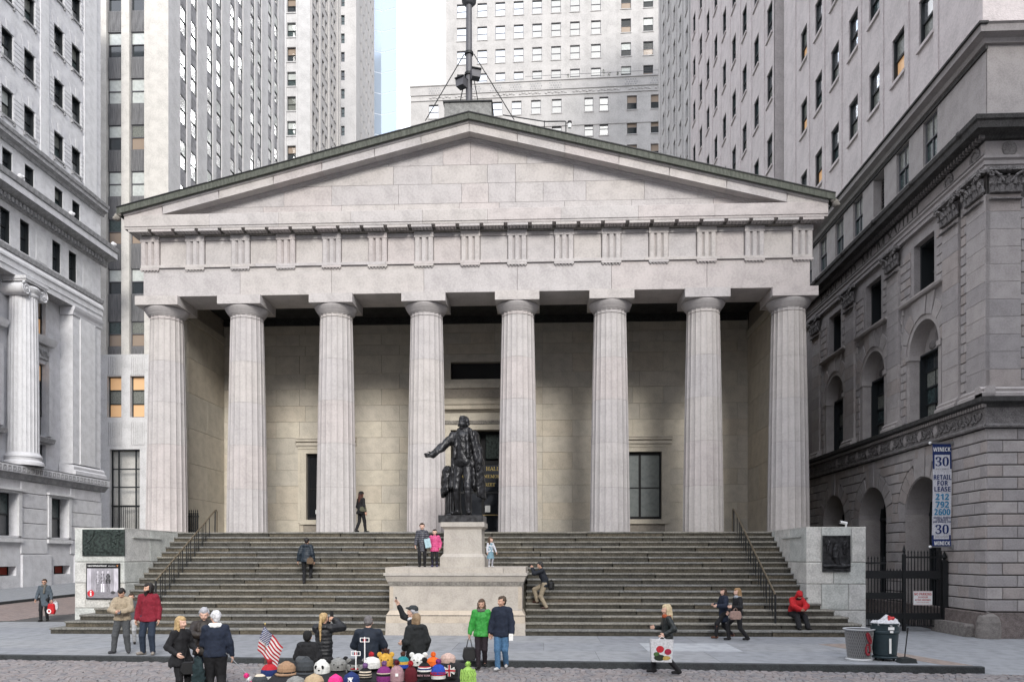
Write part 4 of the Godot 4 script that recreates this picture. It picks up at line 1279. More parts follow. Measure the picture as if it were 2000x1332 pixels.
# ---- white block with a planted terrace, above the roof ridge
func build_centre_block() -> void:
	var B := thing("apartment_building", "bright white building with planted terrace rising behind the roof ridge", "building", V(-17.9, 0, -86), -2.0)
	var R := RandomNumberGenerator.new()
	R.seed = 88
	var lx := [2.9, 12.9, 15.9, 18.9, 22.1, 27.1, 29.4, 33.6, 37.2]
	var low := []
	for k in 7:
		for u in lx: low.append(Rect2(u, 71.0 - k * 3.75, 1.5 if u != 27.1 and u != 29.4 else 1.35, 2.15))
	put(B, "lower_wall", wall_mesh(52.0, 76.0, low, 0.35, 30.0).mesh(), M.farwhite)
	for h in low: window(B, h.position.x, h.position.y, h.size.x, h.size.y, 0.28, M.greyframe, [M.pane_sky, M.pane_sky] if h.position.x < 32 else [M.pane_dark, M.pane_tan], M.farwhite)
	shell(B, 52.0, 75.9, 14.0, M.farwhite, 0.5)
	cornice(B, "terrace_parapet", [0, 74.6, 0.12, 74.6, 0.12, 75.9, 0.25, 75.95, 0.25, 76.15, 0, 76.2], -0.1, 52, M.farwhite)
	cornice(B, "string_course", [0, 68.9, 0.1, 68.95, 0.1, 69.6, 0, 69.65], 0, 52, M.farwhite)
	cornice(B, "string_course", [0, 73.7, 0.12, 73.72, 0.12, 73.9, 0, 73.95], 0, 52, M.farwhite)
	var lz := G.new()
	for a in 5:
		for b in 3: lz.box(a * 0.38 - 0.09 + (0.19 if b % 2 else 0.0), b * 0.36 - 0.09, 0, a * 0.38 + 0.09 + (0.19 if b % 2 else 0.0), b * 0.36 + 0.09, 0.03)
	var lm := lz.mesh()
	for u in [3.0, 9.3, 12.6, 15.6, 18.8, 21.8, 33.4, 37.2]: put(B, "lattice_ornament", lm, M.palesoot, V(u, 74.85, 0.12))
	var sw := G.new()
	for a in 7: sw.ball(V(a * 0.5, 0.12 * (a % 2), 0), V(0.22, 0.16, 0.07), 8, 4)
	var swm := sw.mesh()
	for u in [3.2, 7.2, 13.2, 17.2, 21.2, 25.5, 29.3, 34.0, 38.0]: put(B, "carved_swag", swm, M.farwhite, V(u, 74.15, 0.05))
	for u in [3.2, 13.2, 21.2, 27.5, 33.5]: put(B, "carved_swag", swm, M.farwhite, V(u, 69.25, 0.05))
	var up := []
	var ux := [7.1, 10.35, 13.2, 16.1, 19.0, 21.95, 24.9, 28.15, 32.8, 36.2]
	for k in 7:
		for u in ux: up.append(Rect2(u - 5.3, 75.9 + 1.0 + k * 3.68 - 0.4, 1.52, 2.15))
	var U := grp(B, "upper_tower", V(5.3, 0, -1.5))
	put(U, "wall", wall_mesh(46.7, 118.0, up, 0.35, 75.0).mesh(), M.farwhite)
	for h in up: window(U, h.position.x, h.position.y, 1.52, 2.15, 0.26, M.greyframe, [M.pane_sky, M.pane_sky] if h.position.x < 26 else [[M.pane_dark, M.pane_pale], [M.pane_tan, M.pane_dark]][R.randi() % 2], M.farwhite)
	put(U, "body", G.new().box(0, 75, -12, 46.7, 118, -0.6).mesh(), M.farwhite)
	for u in ux: put(U, "pier", G.new().box(u - 5.3 - 0.62, 76, 0, u - 5.3 - 0.42, 117, 0.05).mesh(), M.farwhite)
	put(B, "terrace_rail", G.new().tube([V(18, 76.9, -0.1), V(40, 76.9, -0.1)], 0.03, 5).mesh(), M.greyframe)
	for p in [[24.6, 1.0, 0], [30.0, 1.3, 1], [30.9, 0.9, 1], [32.2, 0.9, 0]]:
		var pl := grp(B, "terrace_plant", V(p[0], 76.15, -0.3))
		var leaf := G.new()
		for k in 60:
			var a := R.randf() * TAU
			var y: float = R.randf() * p[1]
			var rr: float = 0.35 * (1.0 - y / p[1] * (0.8 if p[2] == 0 else 0.2)) * R.randf()
			var c := V(cos(a) * rr, y, sin(a) * rr)
			var d := V(R.randf_range(-1, 1), R.randf_range(-0.3, 1), R.randf_range(-1, 1)) * 0.14
			leaf.t(c, c + d, c + V(d.z, d.y * 0.5, -d.x) * 0.6)
		put(pl, "foliage", leaf.mesh(), mat("leaf", 0.06, 0.1, 0.045, 0.8))
		put(pl, "stem", G.new().tube([V(0, 0, 0), V(0, p[1] * 0.7, 0)], 0.02, 5).mesh(), M.sootstone)

# ---- rusticated bank building on the other side of the gate (its long face looks -x)
func arch_poly(c: float, hw: float, y0: float, spring: float, n := 16) -> PackedVector2Array:
	var p := v2([c - hw, y0, c + hw, y0])
	for i in n + 1:
		var a := PI * i / n
		p.append(Vector2(c + cos(a) * hw, spring + sin(a) * hw))
	return p
func cut_wall(parent: Node, called: String, u0: float, u1: float, y0: float, y1: float, arches: Array, d0: float, d1: float, m: Material) -> void: # wall strips split at the arch centres so every piece is simple
	var cuts := [u0]
	for a in arches: cuts.append(a[0])
	cuts.append(u1)
	var g := G.new()
	for i in cuts.size() - 1:
		var polys := [v2([cuts[i], y0, cuts[i + 1], y0, cuts[i + 1], y1, cuts[i], y1])]
		for a in arches:
			var hole := arch_poly(a[0], a[1], a[2], a[3])
			var nx := []
			for p in polys: nx.append_array(Geometry2D.clip_polygons(p, hole))
			polys = nx
		for p in polys:
			if Geometry2D.is_polygon_clockwise(p): p.reverse()
			g.prism(p, d0, d1)
	put(parent, called, g.mesh(), m)
func arch_ring(c: float, spring: float, r0: float, r1: float, d0: float, d1: float, n := 20) -> G:
	var g := G.new()
	for i in n:
		var a := PI * i / n
		var b := PI * (i + 1) / n
		var f := func(an: float, r: float, z: float) -> Vector3: return V(c + cos(an) * r, spring + sin(an) * r, z)
		g.q(f.call(a, r0, d1), f.call(a, r1, d1), f.call(b, r1, d1), f.call(b, r0, d1))
		g.q(f.call(b, r0, d0), f.call(a, r0, d0), f.call(a, r0, d1), f.call(b, r0, d1))
		g.q(f.call(a, r1, d0), f.call(b, r1, d0), f.call(b, r1, d1), f.call(a, r1, d1))
	return g
func corinthian(w: float) -> G: # capital 0.72 high, bottom at y = 0, back at z = 0
	var g := G.new()
	g.box(-w / 2, 0, 0, w / 2, 0.5, 0.12)
	g.box(-w / 2 - 0.02, -0.22, 0, w / 2 + 0.02, -0.18, 0.14)
	for row in 2:
		for k in 4 + row:
			var x := -w / 2 + w * (k + 0.5 * (1 - row)) / (3.0 + row)
			var y := 0.04 + row * 0.24
			g.tube([V(x, y - 0.04, 0.12), V(x, y + 0.1, 0.15), V(x, y + 0.2, 0.2), V(x, y + 0.19, 0.25)], 0.07, 5, 0.03)
	for s in [-1, 1]:
		var pts := []
		for k in 14: pts.append(V(s * (w / 2 + 0.06 + cos(k * 0.6) * 0.1 * exp(-k * 0.09)), 0.52 + sin(k * 0.6) * 0.1 * exp(-k * 0.09), 0.22))
		g.tube(pts, 0.035, 5, 0.02)
		g.tube([V(s * w * 0.1, 0.3, 0.14), V(s * w * 0.3, 0.5, 0.2), V(s * w * 0.45, 0.58, 0.22)], 0.04, 5)
	g.box(-w / 2 - 0.14, 0.62, 0, w / 2 + 0.14, 0.72, 0.26)
	g.ball(V(0, 0.66, 0.26), V(0.08, 0.08, 0.05), 8, 5)
	return g

func corner_run(parent: Node, called: String, prof: Array, U: float, m: Material, back := 9.0) -> void: # a moulding carried round the street corner, mitred
	var g := G.new()
	var k := prof.size() / 2
	for i in k - 1:
		var a: float = prof[i * 2]
		var ya: float = prof[i * 2 + 1]
		var b: float = prof[i * 2 + 2]
		var yb: float = prof[i * 2 + 3]
		g.q(V(0, ya, a), V(U + a, ya, a), V(U + b, yb, b), V(0, yb, b))
		g.q(V(U + a, ya, a), V(U + a, ya, -back), V(U + b, yb, -back), V(U + b, yb, b))
	put(parent, called, g.mesh(), m)
func stone_shaft(parent: Node, x: float, w: float, y0: float, y1: float, d: float, R: RandomNumberGenerator) -> void:
	var n := 11
	for i in n:
		var h := (y1 - y0) / n
		put(parent, "pilaster_stone", block(snappedf(w, 0.01), snappedf(h - 0.006, 0.002), d, 0.006), M["grey" + str(R.randi() % 4)], V(x, y0 + (i + 0.5) * h, -0.06))

func build_east_block() -> void:
	var R := RandomNumberGenerator.new()
	R.seed = 17
	var B := thing("bank_building", "dark grey rusticated bank building with arched windows beside the iron gate", "building", V(16.75, 0, -13.2), -90)
	var U := 19.72 # local x of the street corner: z = 6.52
	var zu := func(z: float) -> float: return z + 13.2
	var ac := [zu.call(-5.82) as float, zu.call(-1.63) as float, zu.call(2.56) as float]
	# ground floor
	var ga := []
	for c in ac: ga.append([c, 1.32, 0.3, 4.15])
	cut_wall(B, "ground_wall", 0, U - 0.1, -0.5, 6.6, ga, -0.9, -0.05, M.greyjoint)
	var course := []
	for k in 16: course.append(0.82 + k * 0.3825)
	var n := 0
	for k in 15:
		var u: float = U - (0.0 if k % 2 == 0 else 0.32)
		if k % 2 == 1: pass
		var edge := U
		while edge > 0.2:
			var w := 0.64
			if edge == U and k % 2 == 1: w = 0.32
			var a := maxf(edge - w, 0.0)
			var rect := v2([a + 0.008, course[k] + 0.016, edge - 0.008, course[k] + 0.016, edge - 0.008, course[k + 1] - 0.016, a + 0.008, course[k + 1] - 0.016])
			var polys := [rect]
			for g in ga:
				var ring := arch_poly(g[0], g[1] + (0.62 if course[k] > 4.1 else 0.0), 0.3, g[3])
				if absf((a + edge) / 2 - g[0]) > 3.0: continue
				var nx := []
				for p in polys: nx.append_array(Geometry2D.clip_polygons(p, ring))
				polys = nx
			for p in polys:
				if Geometry2D.is_polygon_clockwise(p): p.reverse()
				var bb := Rect2(p[0], Vector2.ZERO)
				for q in p: bb = bb.expand(q)
				if bb.size.x < 0.1 or bb.size.y < 0.12: continue
				n += 1
				var m: Material = M["grey" + str(R.randi() % 4)]
				var dz := R.randf() * 0.012
				if p.size() == 4 and bb.get_area() > 0.1 and absf(bb.size.x - (edge - a - 0.016)) < 0.01:
					put(B, "rusticated_stone", block(snappedf(bb.size.x, 0.005), snappedf(bb.size.y, 0.005), 0.09, 0.018), m, V(bb.get_center().x, bb.get_center().y, -0.075 + dz))
				else: put(B, "rusticated_stone", G.new().prism(p, -0.08, 0.01 + dz).mesh(), m)
			edge = a
	for g in ga:
		for k in 11: # voussoirs
			var a0 := PI * k / 11 + 0.012
			var a1 := PI * (k + 1) / 11 - 0.012
			var r1 := 1.93 if k == 5 else 1.9
			var p := PackedVector2Array()
			for t in 4: p.append(Vector2(g[0], g[3]) + Vector2.from_angle(lerpf(a0, a1, t / 3.0)) * 1.33)
			for t in 4: p.append(Vector2(g[0], g[3]) + Vector2.from_angle(lerpf(a1, a0, t / 3.0)) * r1)
			if k in [4, 5, 6]:
				p[4].y = 6.5
				p[5].y = 6.5
				p[6].y = 6.5
				p[7].y = 6.5
			if Geometry2D.is_polygon_clockwise(p): p.reverse()
			put(B, "voussoir", G.new().prism(p, -0.08, 0.014 if k != 5 else 0.05).mesh(), M["grey" + str(R.randi() % 4)])
		put(B, "arch_reveal", arch_ring(g[0], g[3], 1.30, 1.34, -1.1, -0.02).mesh(), M.grey1)
		for s in [-1, 1]: put(B, "arch_jamb", G.new().box(g[0] + s * 1.32 - 0.02, 0.3, -1.1, g[0] + s * 1.32 + 0.02, g[3], -0.02).mesh(), M.grey2)
		var w := grp(B, "window", V(g[0], 0, 0))
		var fr := G.new()
		for x in [-1.3, -0.05, 1.2]: fr.box(x, 0.3, -1.0, x + 0.1, 5.2, -0.9)
		fr.box(-1.3, 4.1, -1.0, 1.3, 4.22, -0.88).box(-1.3, 1.7, -1.0, 1.3, 1.82, -0.9)
		put(w, "frame", fr.mesh(), M.darkframe)
		put(w, "pane", G.new().box(-1.32, 0.3, -1.06, 1.32, 5.45, -1.0).mesh(), M.glass)
		put(w, "lamp", G.new().box(0.3, 3.5, -0.99, 1.0, 3.54, -0.98).box(0.4, 2.4, -0.99, 0.9, 2.43, -0.98).mesh(), M.lamp)
	put(B, "granite_base", G.new().box(0, -0.4, -0.2, U + 0.1, 0.80, 0.1).mesh(), M.granite)
	for k in 8: put(B, "granite_stone", G.new().blk(2.3, 0.78, 0.1, 0.02).mesh(), M.granite, V(U - 1.1 - k * 2.32, 0.41, 0.06))
	# belt course with carved frieze
	put(B, "belt_rope", G.new().tube([V(0, 6.62, 0.1), V(U + 0.1, 6.62, 0.1)], 0.07, 8).mesh(), M.greycarve)
	corner_run(B, "belt_frieze", [-0.1, 6.66, 0.06, 6.66, 0.06, 7.2, -0.1, 7.2], U, M.greycarve)
	for k in 9: put(B, "oval_boss", G.new().ball(V(U - 2.9 - k * 1.1, 6.93, 0.07), V(0.15, 0.22, 0.07), 10, 6).mesh(), M.grey1)
	var scr := []
	for k in 3:
		var sg := G.new()
		var pts := []
		for t in 26: pts.append(V(0.12 * cos(t * 0.55 + k) * exp(-t * 0.05) + t * 0.012, 0.19 * sin(t * 0.55) * exp(-t * 0.05), 0.02))
		sg.tube(pts, 0.032, 5, 0.018)
		sg.ball(V(0.3, 0.05, 0.01), V(0.08, 0.1, 0.05), 6, 4).ball(V(-0.12, -0.1, 0.01), V(0.1, 0.06, 0.05), 6, 4)
		scr.append(sg.mesh())
	for k in 34: put(B, "carved_scroll", scr[k % 3], M.greycarve, V(U - 0.5 - k * 0.55, 6.93, 0.07))
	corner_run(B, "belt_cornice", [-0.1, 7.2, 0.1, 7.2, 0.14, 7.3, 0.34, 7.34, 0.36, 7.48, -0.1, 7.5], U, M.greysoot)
	for k in 130: put(B, "dentil", bxm(-0.035, 7.2, 0.08, 0.035, 7.3, 0.2), M.grey2, V(U + 0.1 - k * 0.15, 0, 0))
	# piano nobile
	var ua := []
	for c in ac: ua.append([c, 1.22, 7.5, 10.13])
	var mz := []
	for c in ac: mz.append(Rect2(c - 0.73, 12.2, 1.46, 1.95))
	cut_wall(B, "upper_wall", 0, U - 0.05, 7.45, 11.9, ua, -0.9, -0.05, M.grey1)
	put(B, "mezzanine_wall", wall_mesh(U - 0.05, 14.7, mz, 0.8, 11.9).mesh(), M.grey1, V(0, 0, -0.05))
	var bayedge := []
	for k in 7:
		var pc: float = zu.call(4.55 - 4.19 * k)
		if pc > 0.6: bayedge.append(pc)
	for pc in bayedge:
		stone_shaft(B, pc, 0.98, 7.83, 13.82, 0.14, R)
		cornice(B, "pilaster_base", [-0.1, 7.5, 0.28, 7.5, 0.28, 7.6, 0.2, 7.66, 0.22, 7.74, 0.12, 7.82, -0.1, 7.84], pc - 0.62, pc + 0.62, M.grey2)
		put(B, "pilaster_capital", corinthian(0.98).mesh(), M.greycarve, V(pc, 13.84, 0.06))
	stone_shaft(B, U - 0.42, 1.04, 7.83, 13.82, 0.16, R)
	cornice(B, "pilaster_base", [-0.1, 7.5, 0.3, 7.5, 0.3, 7.6, 0.22, 7.66, 0.24, 7.74, 0.14, 7.82, -0.1, 7.84], U - 1.1, U + 0.3, M.grey2)
	put(B, "pilaster_capital", corinthian(0.95).mesh(), M.greycarve, V(U - 0.47, 13.84, 0.08))
	for k in 20: # dressed courses between pilasters
		var y0: float = 7.62 + k * 0.322
		for bi in 4:
			var pc: float = [U - 0.95, bayedge[0] - 0.5, bayedge[1] - 0.5, bayedge[2] - 0.5][bi]
			var pa: float = [bayedge[0] + 0.5, bayedge[1] + 0.5, bayedge[2] + 0.5, bayedge[3] + 0.5 if bayedge.size() > 3 else 0.0][bi]
			var segs := [[pa, pc]]
			if bi > 0:
				var c: float = ac[3 - bi]
				var hw := 0.0
				if y0 < 10.1: hw = 1.3
				elif y0 < 12.05: hw = 1.46
				else: hw = 0.95
				segs = [[pa, c - hw], [c + hw, pc]]
			for sg in segs:
				if sg[1] - sg[0] < 0.12: continue
				var cutx: float = lerpf(sg[0], sg[1], 0.4 if k % 2 else 0.62)
				for pr in [[sg[0], cutx], [cutx, sg[1]]]:
					if pr[1] - pr[0] > 0.12: put(B, "dressed_stone", block(snappedf(pr[1] - pr[0] - 0.01, 0.01), 0.29, 0.06, 0.014), M["grey" + str(R.randi() % 4)], V((pr[0] + pr[1]) / 2, y0 + 0.161, -0.06))
	for i in 3:
		var c: float = ac[i]
		for k in 9:
			var a0 := PI * k / 9 + 0.012
			var a1 := PI * (k + 1) / 9 - 0.012
			var p := PackedVector2Array()
			for t in 4: p.append(Vector2(c, 10.13) + Vector2.from_angle(lerpf(a0, a1, t / 3.0)) * 1.24)
			for t in 4: p.append(Vector2(c, 10.13) + Vector2.from_angle(lerpf(a1, a0, t / 3.0)) * (1.62 if k in [0, 8] else 1.78))
			if k in [3, 4, 5]:
				for t in range(4, 8): p[t].y = 12.02
			if Geometry2D.is_polygon_clockwise(p): p.reverse()
			put(B, "voussoir", G.new().prism(p, -0.06, 0.005 if k != 4 else 0.03).mesh(), M["grey" + str(R.randi() % 4)])
		put(B, "arch_reveal", arch_ring(c, 10.13, 1.05, 1.24, -0.75, -0.03).mesh(), M.grey2)
		put(B, "arch_tympanum", G.new().prism(arch_poly(c, 1.08, 10.1, 10.13), -0.72, -0.6).mesh(), M.grey1)
		put(B, "carved_tympanum", G.new().ball(V(c, 10.55, -0.6), V(0.3, 0.36, 0.09), 12, 8).ball(V(c - 0.45, 10.4, -0.6), V(0.28, 0.16, 0.07), 8, 6).ball(V(c + 0.45, 10.4, -0.6), V(0.28, 0.16, 0.07), 8, 6).mesh(), M.greycarve)
		for s in [-1, 1]:
			put(B, "jamb", G.new().box(c + s * 1.13 - 0.1, 7.5, -0.75, c + s * 1.13 + 0.1, 9.95, -0.03).mesh(), M.grey2)
			put(B, "impost", G.new().box(c + s * 1.12 - 0.14, 9.95, -0.75, c + s * 1.12 + 0.14, 10.13, 0.02).mesh(), M.grey2)
		window(B, c - 1.03, 7.62, 2.06, 2.5, 0.7, M.darkframe, [M.pane_curtain, M.pane_green, M.pane_curtain, M.pane_dark], null, 3, 4, 0.07, 0.3)
		window(B, c - 0.73, 12.2, 1.46, 1.95, 0.78, M.darkframe, [mat("redcurtain", 0.05, 0.012, 0.012, 0.2), M.pane_dark], null, 2, 2, 0.09, 0.5)
		cornice(B, "mezzanine_sill", [-0.05, 12.03, 0.12, 12.05, 0.16, 12.12, 0.16, 12.18, -0.05, 12.2], c - 1.55, c + 1.55, M.grey2)
	# entablature: lettering, wreaths, heavy cornice
	corner_run(B, "architrave", [-0.05, 14.56, 0.1, 14.56, 0.1, 14.72, 0.14, 14.72, 0.14, 14.85, 0.2, 14.9, 0.2, 14.98, -0.05, 15.0], U, M.grey1)
	corner_run(B, "frieze", [-0.05, 14.98, 0.08, 14.98, 0.08, 15.48, -0.05, 15.48], U, M.grey1)
	text(B, "frieze_lettering", "ERECTED  MCMXVIIII", 0.62, M.greyjoint, V(zu.call(-2.4), 15.23, 0.085), 0, "Droid Serif", 0.012, 400, 1.55)
	for k in 2:
		var wr := G.new()
		var pts := []
		for t in 21: pts.append(V(cos(t * TAU / 20) * 0.22, sin(t * TAU / 20) * 0.22, 0))
		wr.tube(pts, 0.06, 6)
		wr.ball(Vector3.ZERO, V(0.15, 0.15, 0.05), 10, 6)
		put(B, "wreath", wr.mesh(), M.greycarve, V(U - 0.45 - k * 1.55, 15.23, 0.1))
	put(B, "frieze_rope", G.new().tube([V(0, 15.0, 0.2), V(U + 0.2, 15.0, 0.2)], 0.035, 6).mesh(), M.greycarve)
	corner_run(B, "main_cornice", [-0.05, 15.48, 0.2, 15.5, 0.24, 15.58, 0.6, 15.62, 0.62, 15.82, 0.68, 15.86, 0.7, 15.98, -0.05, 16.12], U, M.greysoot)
	for k in 110: put(B, "cornice_tooth", bxm(-0.045, 15.48, 0.18, 0.045, 15.6, 0.34), M.greycarve, V(U + 0.2 - k * 0.18, 0, 0))
	for k in 6: put(B, "lion_head", G.new().ball(V(U - 0.3 - k * 3.1, 15.9, 0.7), V(0.1, 0.1, 0.08), 8, 6).mesh(), M.greysoot)
	# attic
	var at := []
	for k in 8: at.append(Rect2(zu.call(2.6 - k * 2.06), 16.72, 1.0, 1.6))
	put(B, "attic_wall", wall_mesh(U, 18.6, at, 0.45, 15.95).mesh(), M.grey0)
	for k in 8:
		var r: Rect2 = at[k]
		if k == 2:
			var lv := G.new()
			for j in 13: lv.prism(v2([-0.0, 0.0, 0.12, 0.0, 0.02, 0.1]), 0.0, 1.0, 0)
			var ln := grp(B, "louvre", V(r.position.x, 16.72, -0.3))
			for j in 13: put(ln, "louvre_blade", G.new().prism(v2([0, 0, 0.03, 0.0, 0.12, 0.09, 0.09, 0.09]), 0.0, 1.0, 0).mesh(), M.steel, V(0, j * 0.122, 0))
			put(ln, "louvre_back", bxm(0, 0, -0.1, 1.0, 1.6, -0.08), M.black)
		else: window(B, r.position.x, r.position.y, 1.0, 1.6, 0.16, M.greyframe, [M.pane_green, M.pane_curtain], null, 2, 2, 0.06)
	cornice(B, "attic_string", [0, 18.35, 0.06, 18.35, 0.08, 18.45, 0, 18.47], 0, U + 0.08, M.greysoot)
	corner_run(B, "upper_cornice", [-0.05, 18.5, 0.1, 18.52, 0.16, 18.64, 0.38, 18.7, 0.4, 18.9, 0.46, 18.95, -0.05, 19.05], U, M.grey1)
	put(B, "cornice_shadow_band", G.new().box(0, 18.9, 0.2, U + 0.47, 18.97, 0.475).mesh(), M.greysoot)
	# tower shaft over it
	var tw := []
	for k in 13:
		for i in 7: tw.append(Rect2(zu.call(2.3 - i * 2.12), 21.2 + k * 3.83, 1.07, 1.76))
	put(B, "tower_wall", wall_mesh(U - 0.2, 72.0, tw, 0.45, 18.9).mesh(), M.greytower)
	for r in tw: window(B, r.position.x, r.position.y, 1.07, 1.76, 0.2, M.darkframe, [[M.pane_sky, M.pane_sky], [M.pane_green, M.pane_sky], [M.pane_curtain, M.pane_sky], [M.pane_lit, M.pane_curtain]][R.randi() % 4], M.greytower, 1, 2, 0.09, 0.14)
	for i in 8: put(B, "pier", G.new().box(zu.call(2.3 - i * 2.12) + 1.1, 19.0, 0, zu.call(2.3 - i * 2.12) + 1.42, 71.0, 0.05).mesh(), M.greytower)
	put(B, "body", G.new().box(0.0, -1, -12, U - 0.9, 71.9, -1.6).mesh(), M.grey0)
	# street face round the corner
	var S := grp(B, "street_face", V(U, 0, 0), 90)
	put(S, "wall", G.new().box(0.05, -0.5, -0.9, 9.0, 18.8, -0.05).mesh(), M.greyjoint)
	put(S, "upper_wall", G.new().box(0.02, 16.1, -0.9, 9.0, 18.6, 0.0).mesh(), M.grey0)
	put(S, "tower_wall", G.new().box(0.0, 18.9, -0.9, 9.0, 72.0, -0.2).mesh(), M.greytower)
	for k in 15:
		var x := 0.02 - (0.45 if k % 2 else 0.0)
		while x < 6.0:
			var x1 := x + 0.92
			var xa := maxf(x, 0.02)
			put(S, "rusticated_stone", block(snappedf(x1 - xa - 0.016, 0.005), 0.35, 0.09, 0.018), M["grey" + str(R.randi() % 4)], V((xa + x1) / 2, (course[k] + course[k + 1]) / 2, -0.075 + R.randf() * 0.01))
			x = x1
	put(S, "granite_base", G.new().box(0.1, -0.4, -0.2, 9.0, 0.8, 0.12).mesh(), M.granite)
	stone_shaft(S, 0.45, 1.08, 7.83, 13.82, 0.16, R)
	put(S, "pilaster_capital", corinthian(0.95).mesh(), M.greycarve, V(0.5, 13.84, 0.08))
	for k in 18:
		for x in [1.05, 2.1, 3.1]: put(S, "dressed_stone", block(0.98, 0.31, 0.06, 0.016), M["grey" + str(R.randi() % 4)], V(x + 0.5 - (0.0 if k % 2 else 0.04), 7.9 + k * 0.335, -0.06))
	cornice(S, "pilaster_base", [-0.1, 7.5, 0.3, 7.5, 0.3, 7.6, 0.22, 7.66, 0.24, 7.74, 0.14, 7.82, -0.1, 7.84], -0.3, 1.2, M.grey2)
	put(S, "belt_rope", G.new().tube([V(-0.1, 6.62, 0.1), V(9, 6.62, 0.1)], 0.07, 8).mesh(), M.greycarve)
	text(S, "frieze_lettering", "US MINT\nPHILA-\nDELPHIA", 0.14, M.greyjoint, V(1.6, 15.25, 0.085), 0, "Droid Serif", 0.01)
	put(S, "wreath", G.new().ball(V(0.65, 15.23, 0.08), V(0.24, 0.24, 0.06), 14, 8).mesh(), M.greycarve)
	# plainer wing further back on the same line
	var W := thing("office_building", "pinkish grey office wing with plain window columns behind the bank", "building", V(16.75, 0, -40.6), -90)
	var ww := []
	for k in 15:
		for i in 9: ww.append(Rect2(27.4 - 2.2 - (1.15 + i * 2.88) + 0.0, 18.25 + k * 4.03, 1.12, 1.95))
	put(W, "wall", wall_mesh(25.6, 80.0, ww, 0.45, 10.0).mesh(), M.greytower)
	for r in ww: window(W, r.position.x, r.position.y, 1.12, 1.95, 0.2, M.darkframe, [[M.pane_sky, M.pane_green], [M.pane_green, M.pane_green], [M.pane_curtain, M.pane_sky]][R.randi() % 3], M.greytower, 1, 2, 0.09, 0.14)
	for i in 10: put(W, "pier", G.new().box(26.45 - i * 2.88 - 0.22, 10, 0, 26.45 - i * 2.88 + 0.1, 79, 0.05).mesh(), M.greytower) if i > 0 else null
	put(W, "recess_wall", G.new().box(25.6, 10, -1.6, 27.4, 80, -0.9).mesh(), mat("drywash", 0.4, 0.37, 0.33, 0.9, "stain", 1.8, "rough", 0.5))
	put(W, "recess_side", G.new().box(25.5, 10, -0.95, 25.6, 80, 0.0).mesh(), M.greytower)
	put(W, "body", G.new().box(0, 0, -12, 25.6, 79.9, -0.8).mesh(), M.greytower)
	var X := thing("office_building", "far pale office building with rows of narrow windows beyond the grey wing", "building", V(17.6, 0, -66), -90)
	var xw := []
	for k in 14:
		for i in 6: xw.append(Rect2(24.8 - 3.0 - i * 3.72 + 0.2, 36.0 + k * 3.75, 1.3, 2.1))
	put(X, "wall", wall_mesh(25.0, 92.0, xw, 0.4, 10.0).mesh(), M.farwhite)
	for r in xw: window(X, r.position.x, r.position.y, 1.3, 2.1, 0.3, M.greyframe, [[M.pane_sky, M.pane_sky], [M.pane_tan, M.pane_sky], [M.pane_sky, M.pane_dark]][R.randi() % 3], M.farwhite)
	for i in 7: put(X, "pier", G.new().box(24.0 - i * 3.72, 10, 0, 24.5 - i * 3.72, 91, 0.12).mesh(), M.farwhite)
	put(X, "body", G.new().box(0, 0, -12, 25.0, 91.9, -0.6).mesh(), M.farwhite)

# ---- the blocks on the near side of the crossing, behind the camera: they stand between the street and the low sky
func build_opposite_blocks() -> void:
	for b in [[V(19, -1.0, 27), 50.0, 40.0, 31.0, "low pale stone bank across the crossing, behind the viewer"], [V(-64, -1.0, 24), 38.0, 60.0, 62.0, "tall pale stone exchange block across the crossing, behind the viewer"], [V(-30, -1.0, 120), 60.0, 20.0, 42.0, "grey tower closing the far end of the street behind the viewer"]]:
		var o: Vector3 = b[0]
		var B := thing("office_building", b[4], "building", o)
		put(B, "body", G.new().box(0, 0, 0.6, b[1], b[3], b[2]).mesh(), M.pale1)
		var F := grp(B, "street_face", V(b[1], 0, 0), 180)
		var holes := []
		for k in int(b[3] / 5.5):
			for i in int(b[1] / 4.0): holes.append(Rect2(1.2 + i * 4.0, 2.0 + k * 5.5, 1.7, 2.9))
		put(F, "wall", wall_mesh(b[1], b[3], holes, 0.5).mesh(), M.pale0)
		for h in holes: put(F, "window", G.new().box(h.position.x, h.position.y, -0.55, h.end.x, h.end.y, -0.45).mesh(), M.pane_dark)

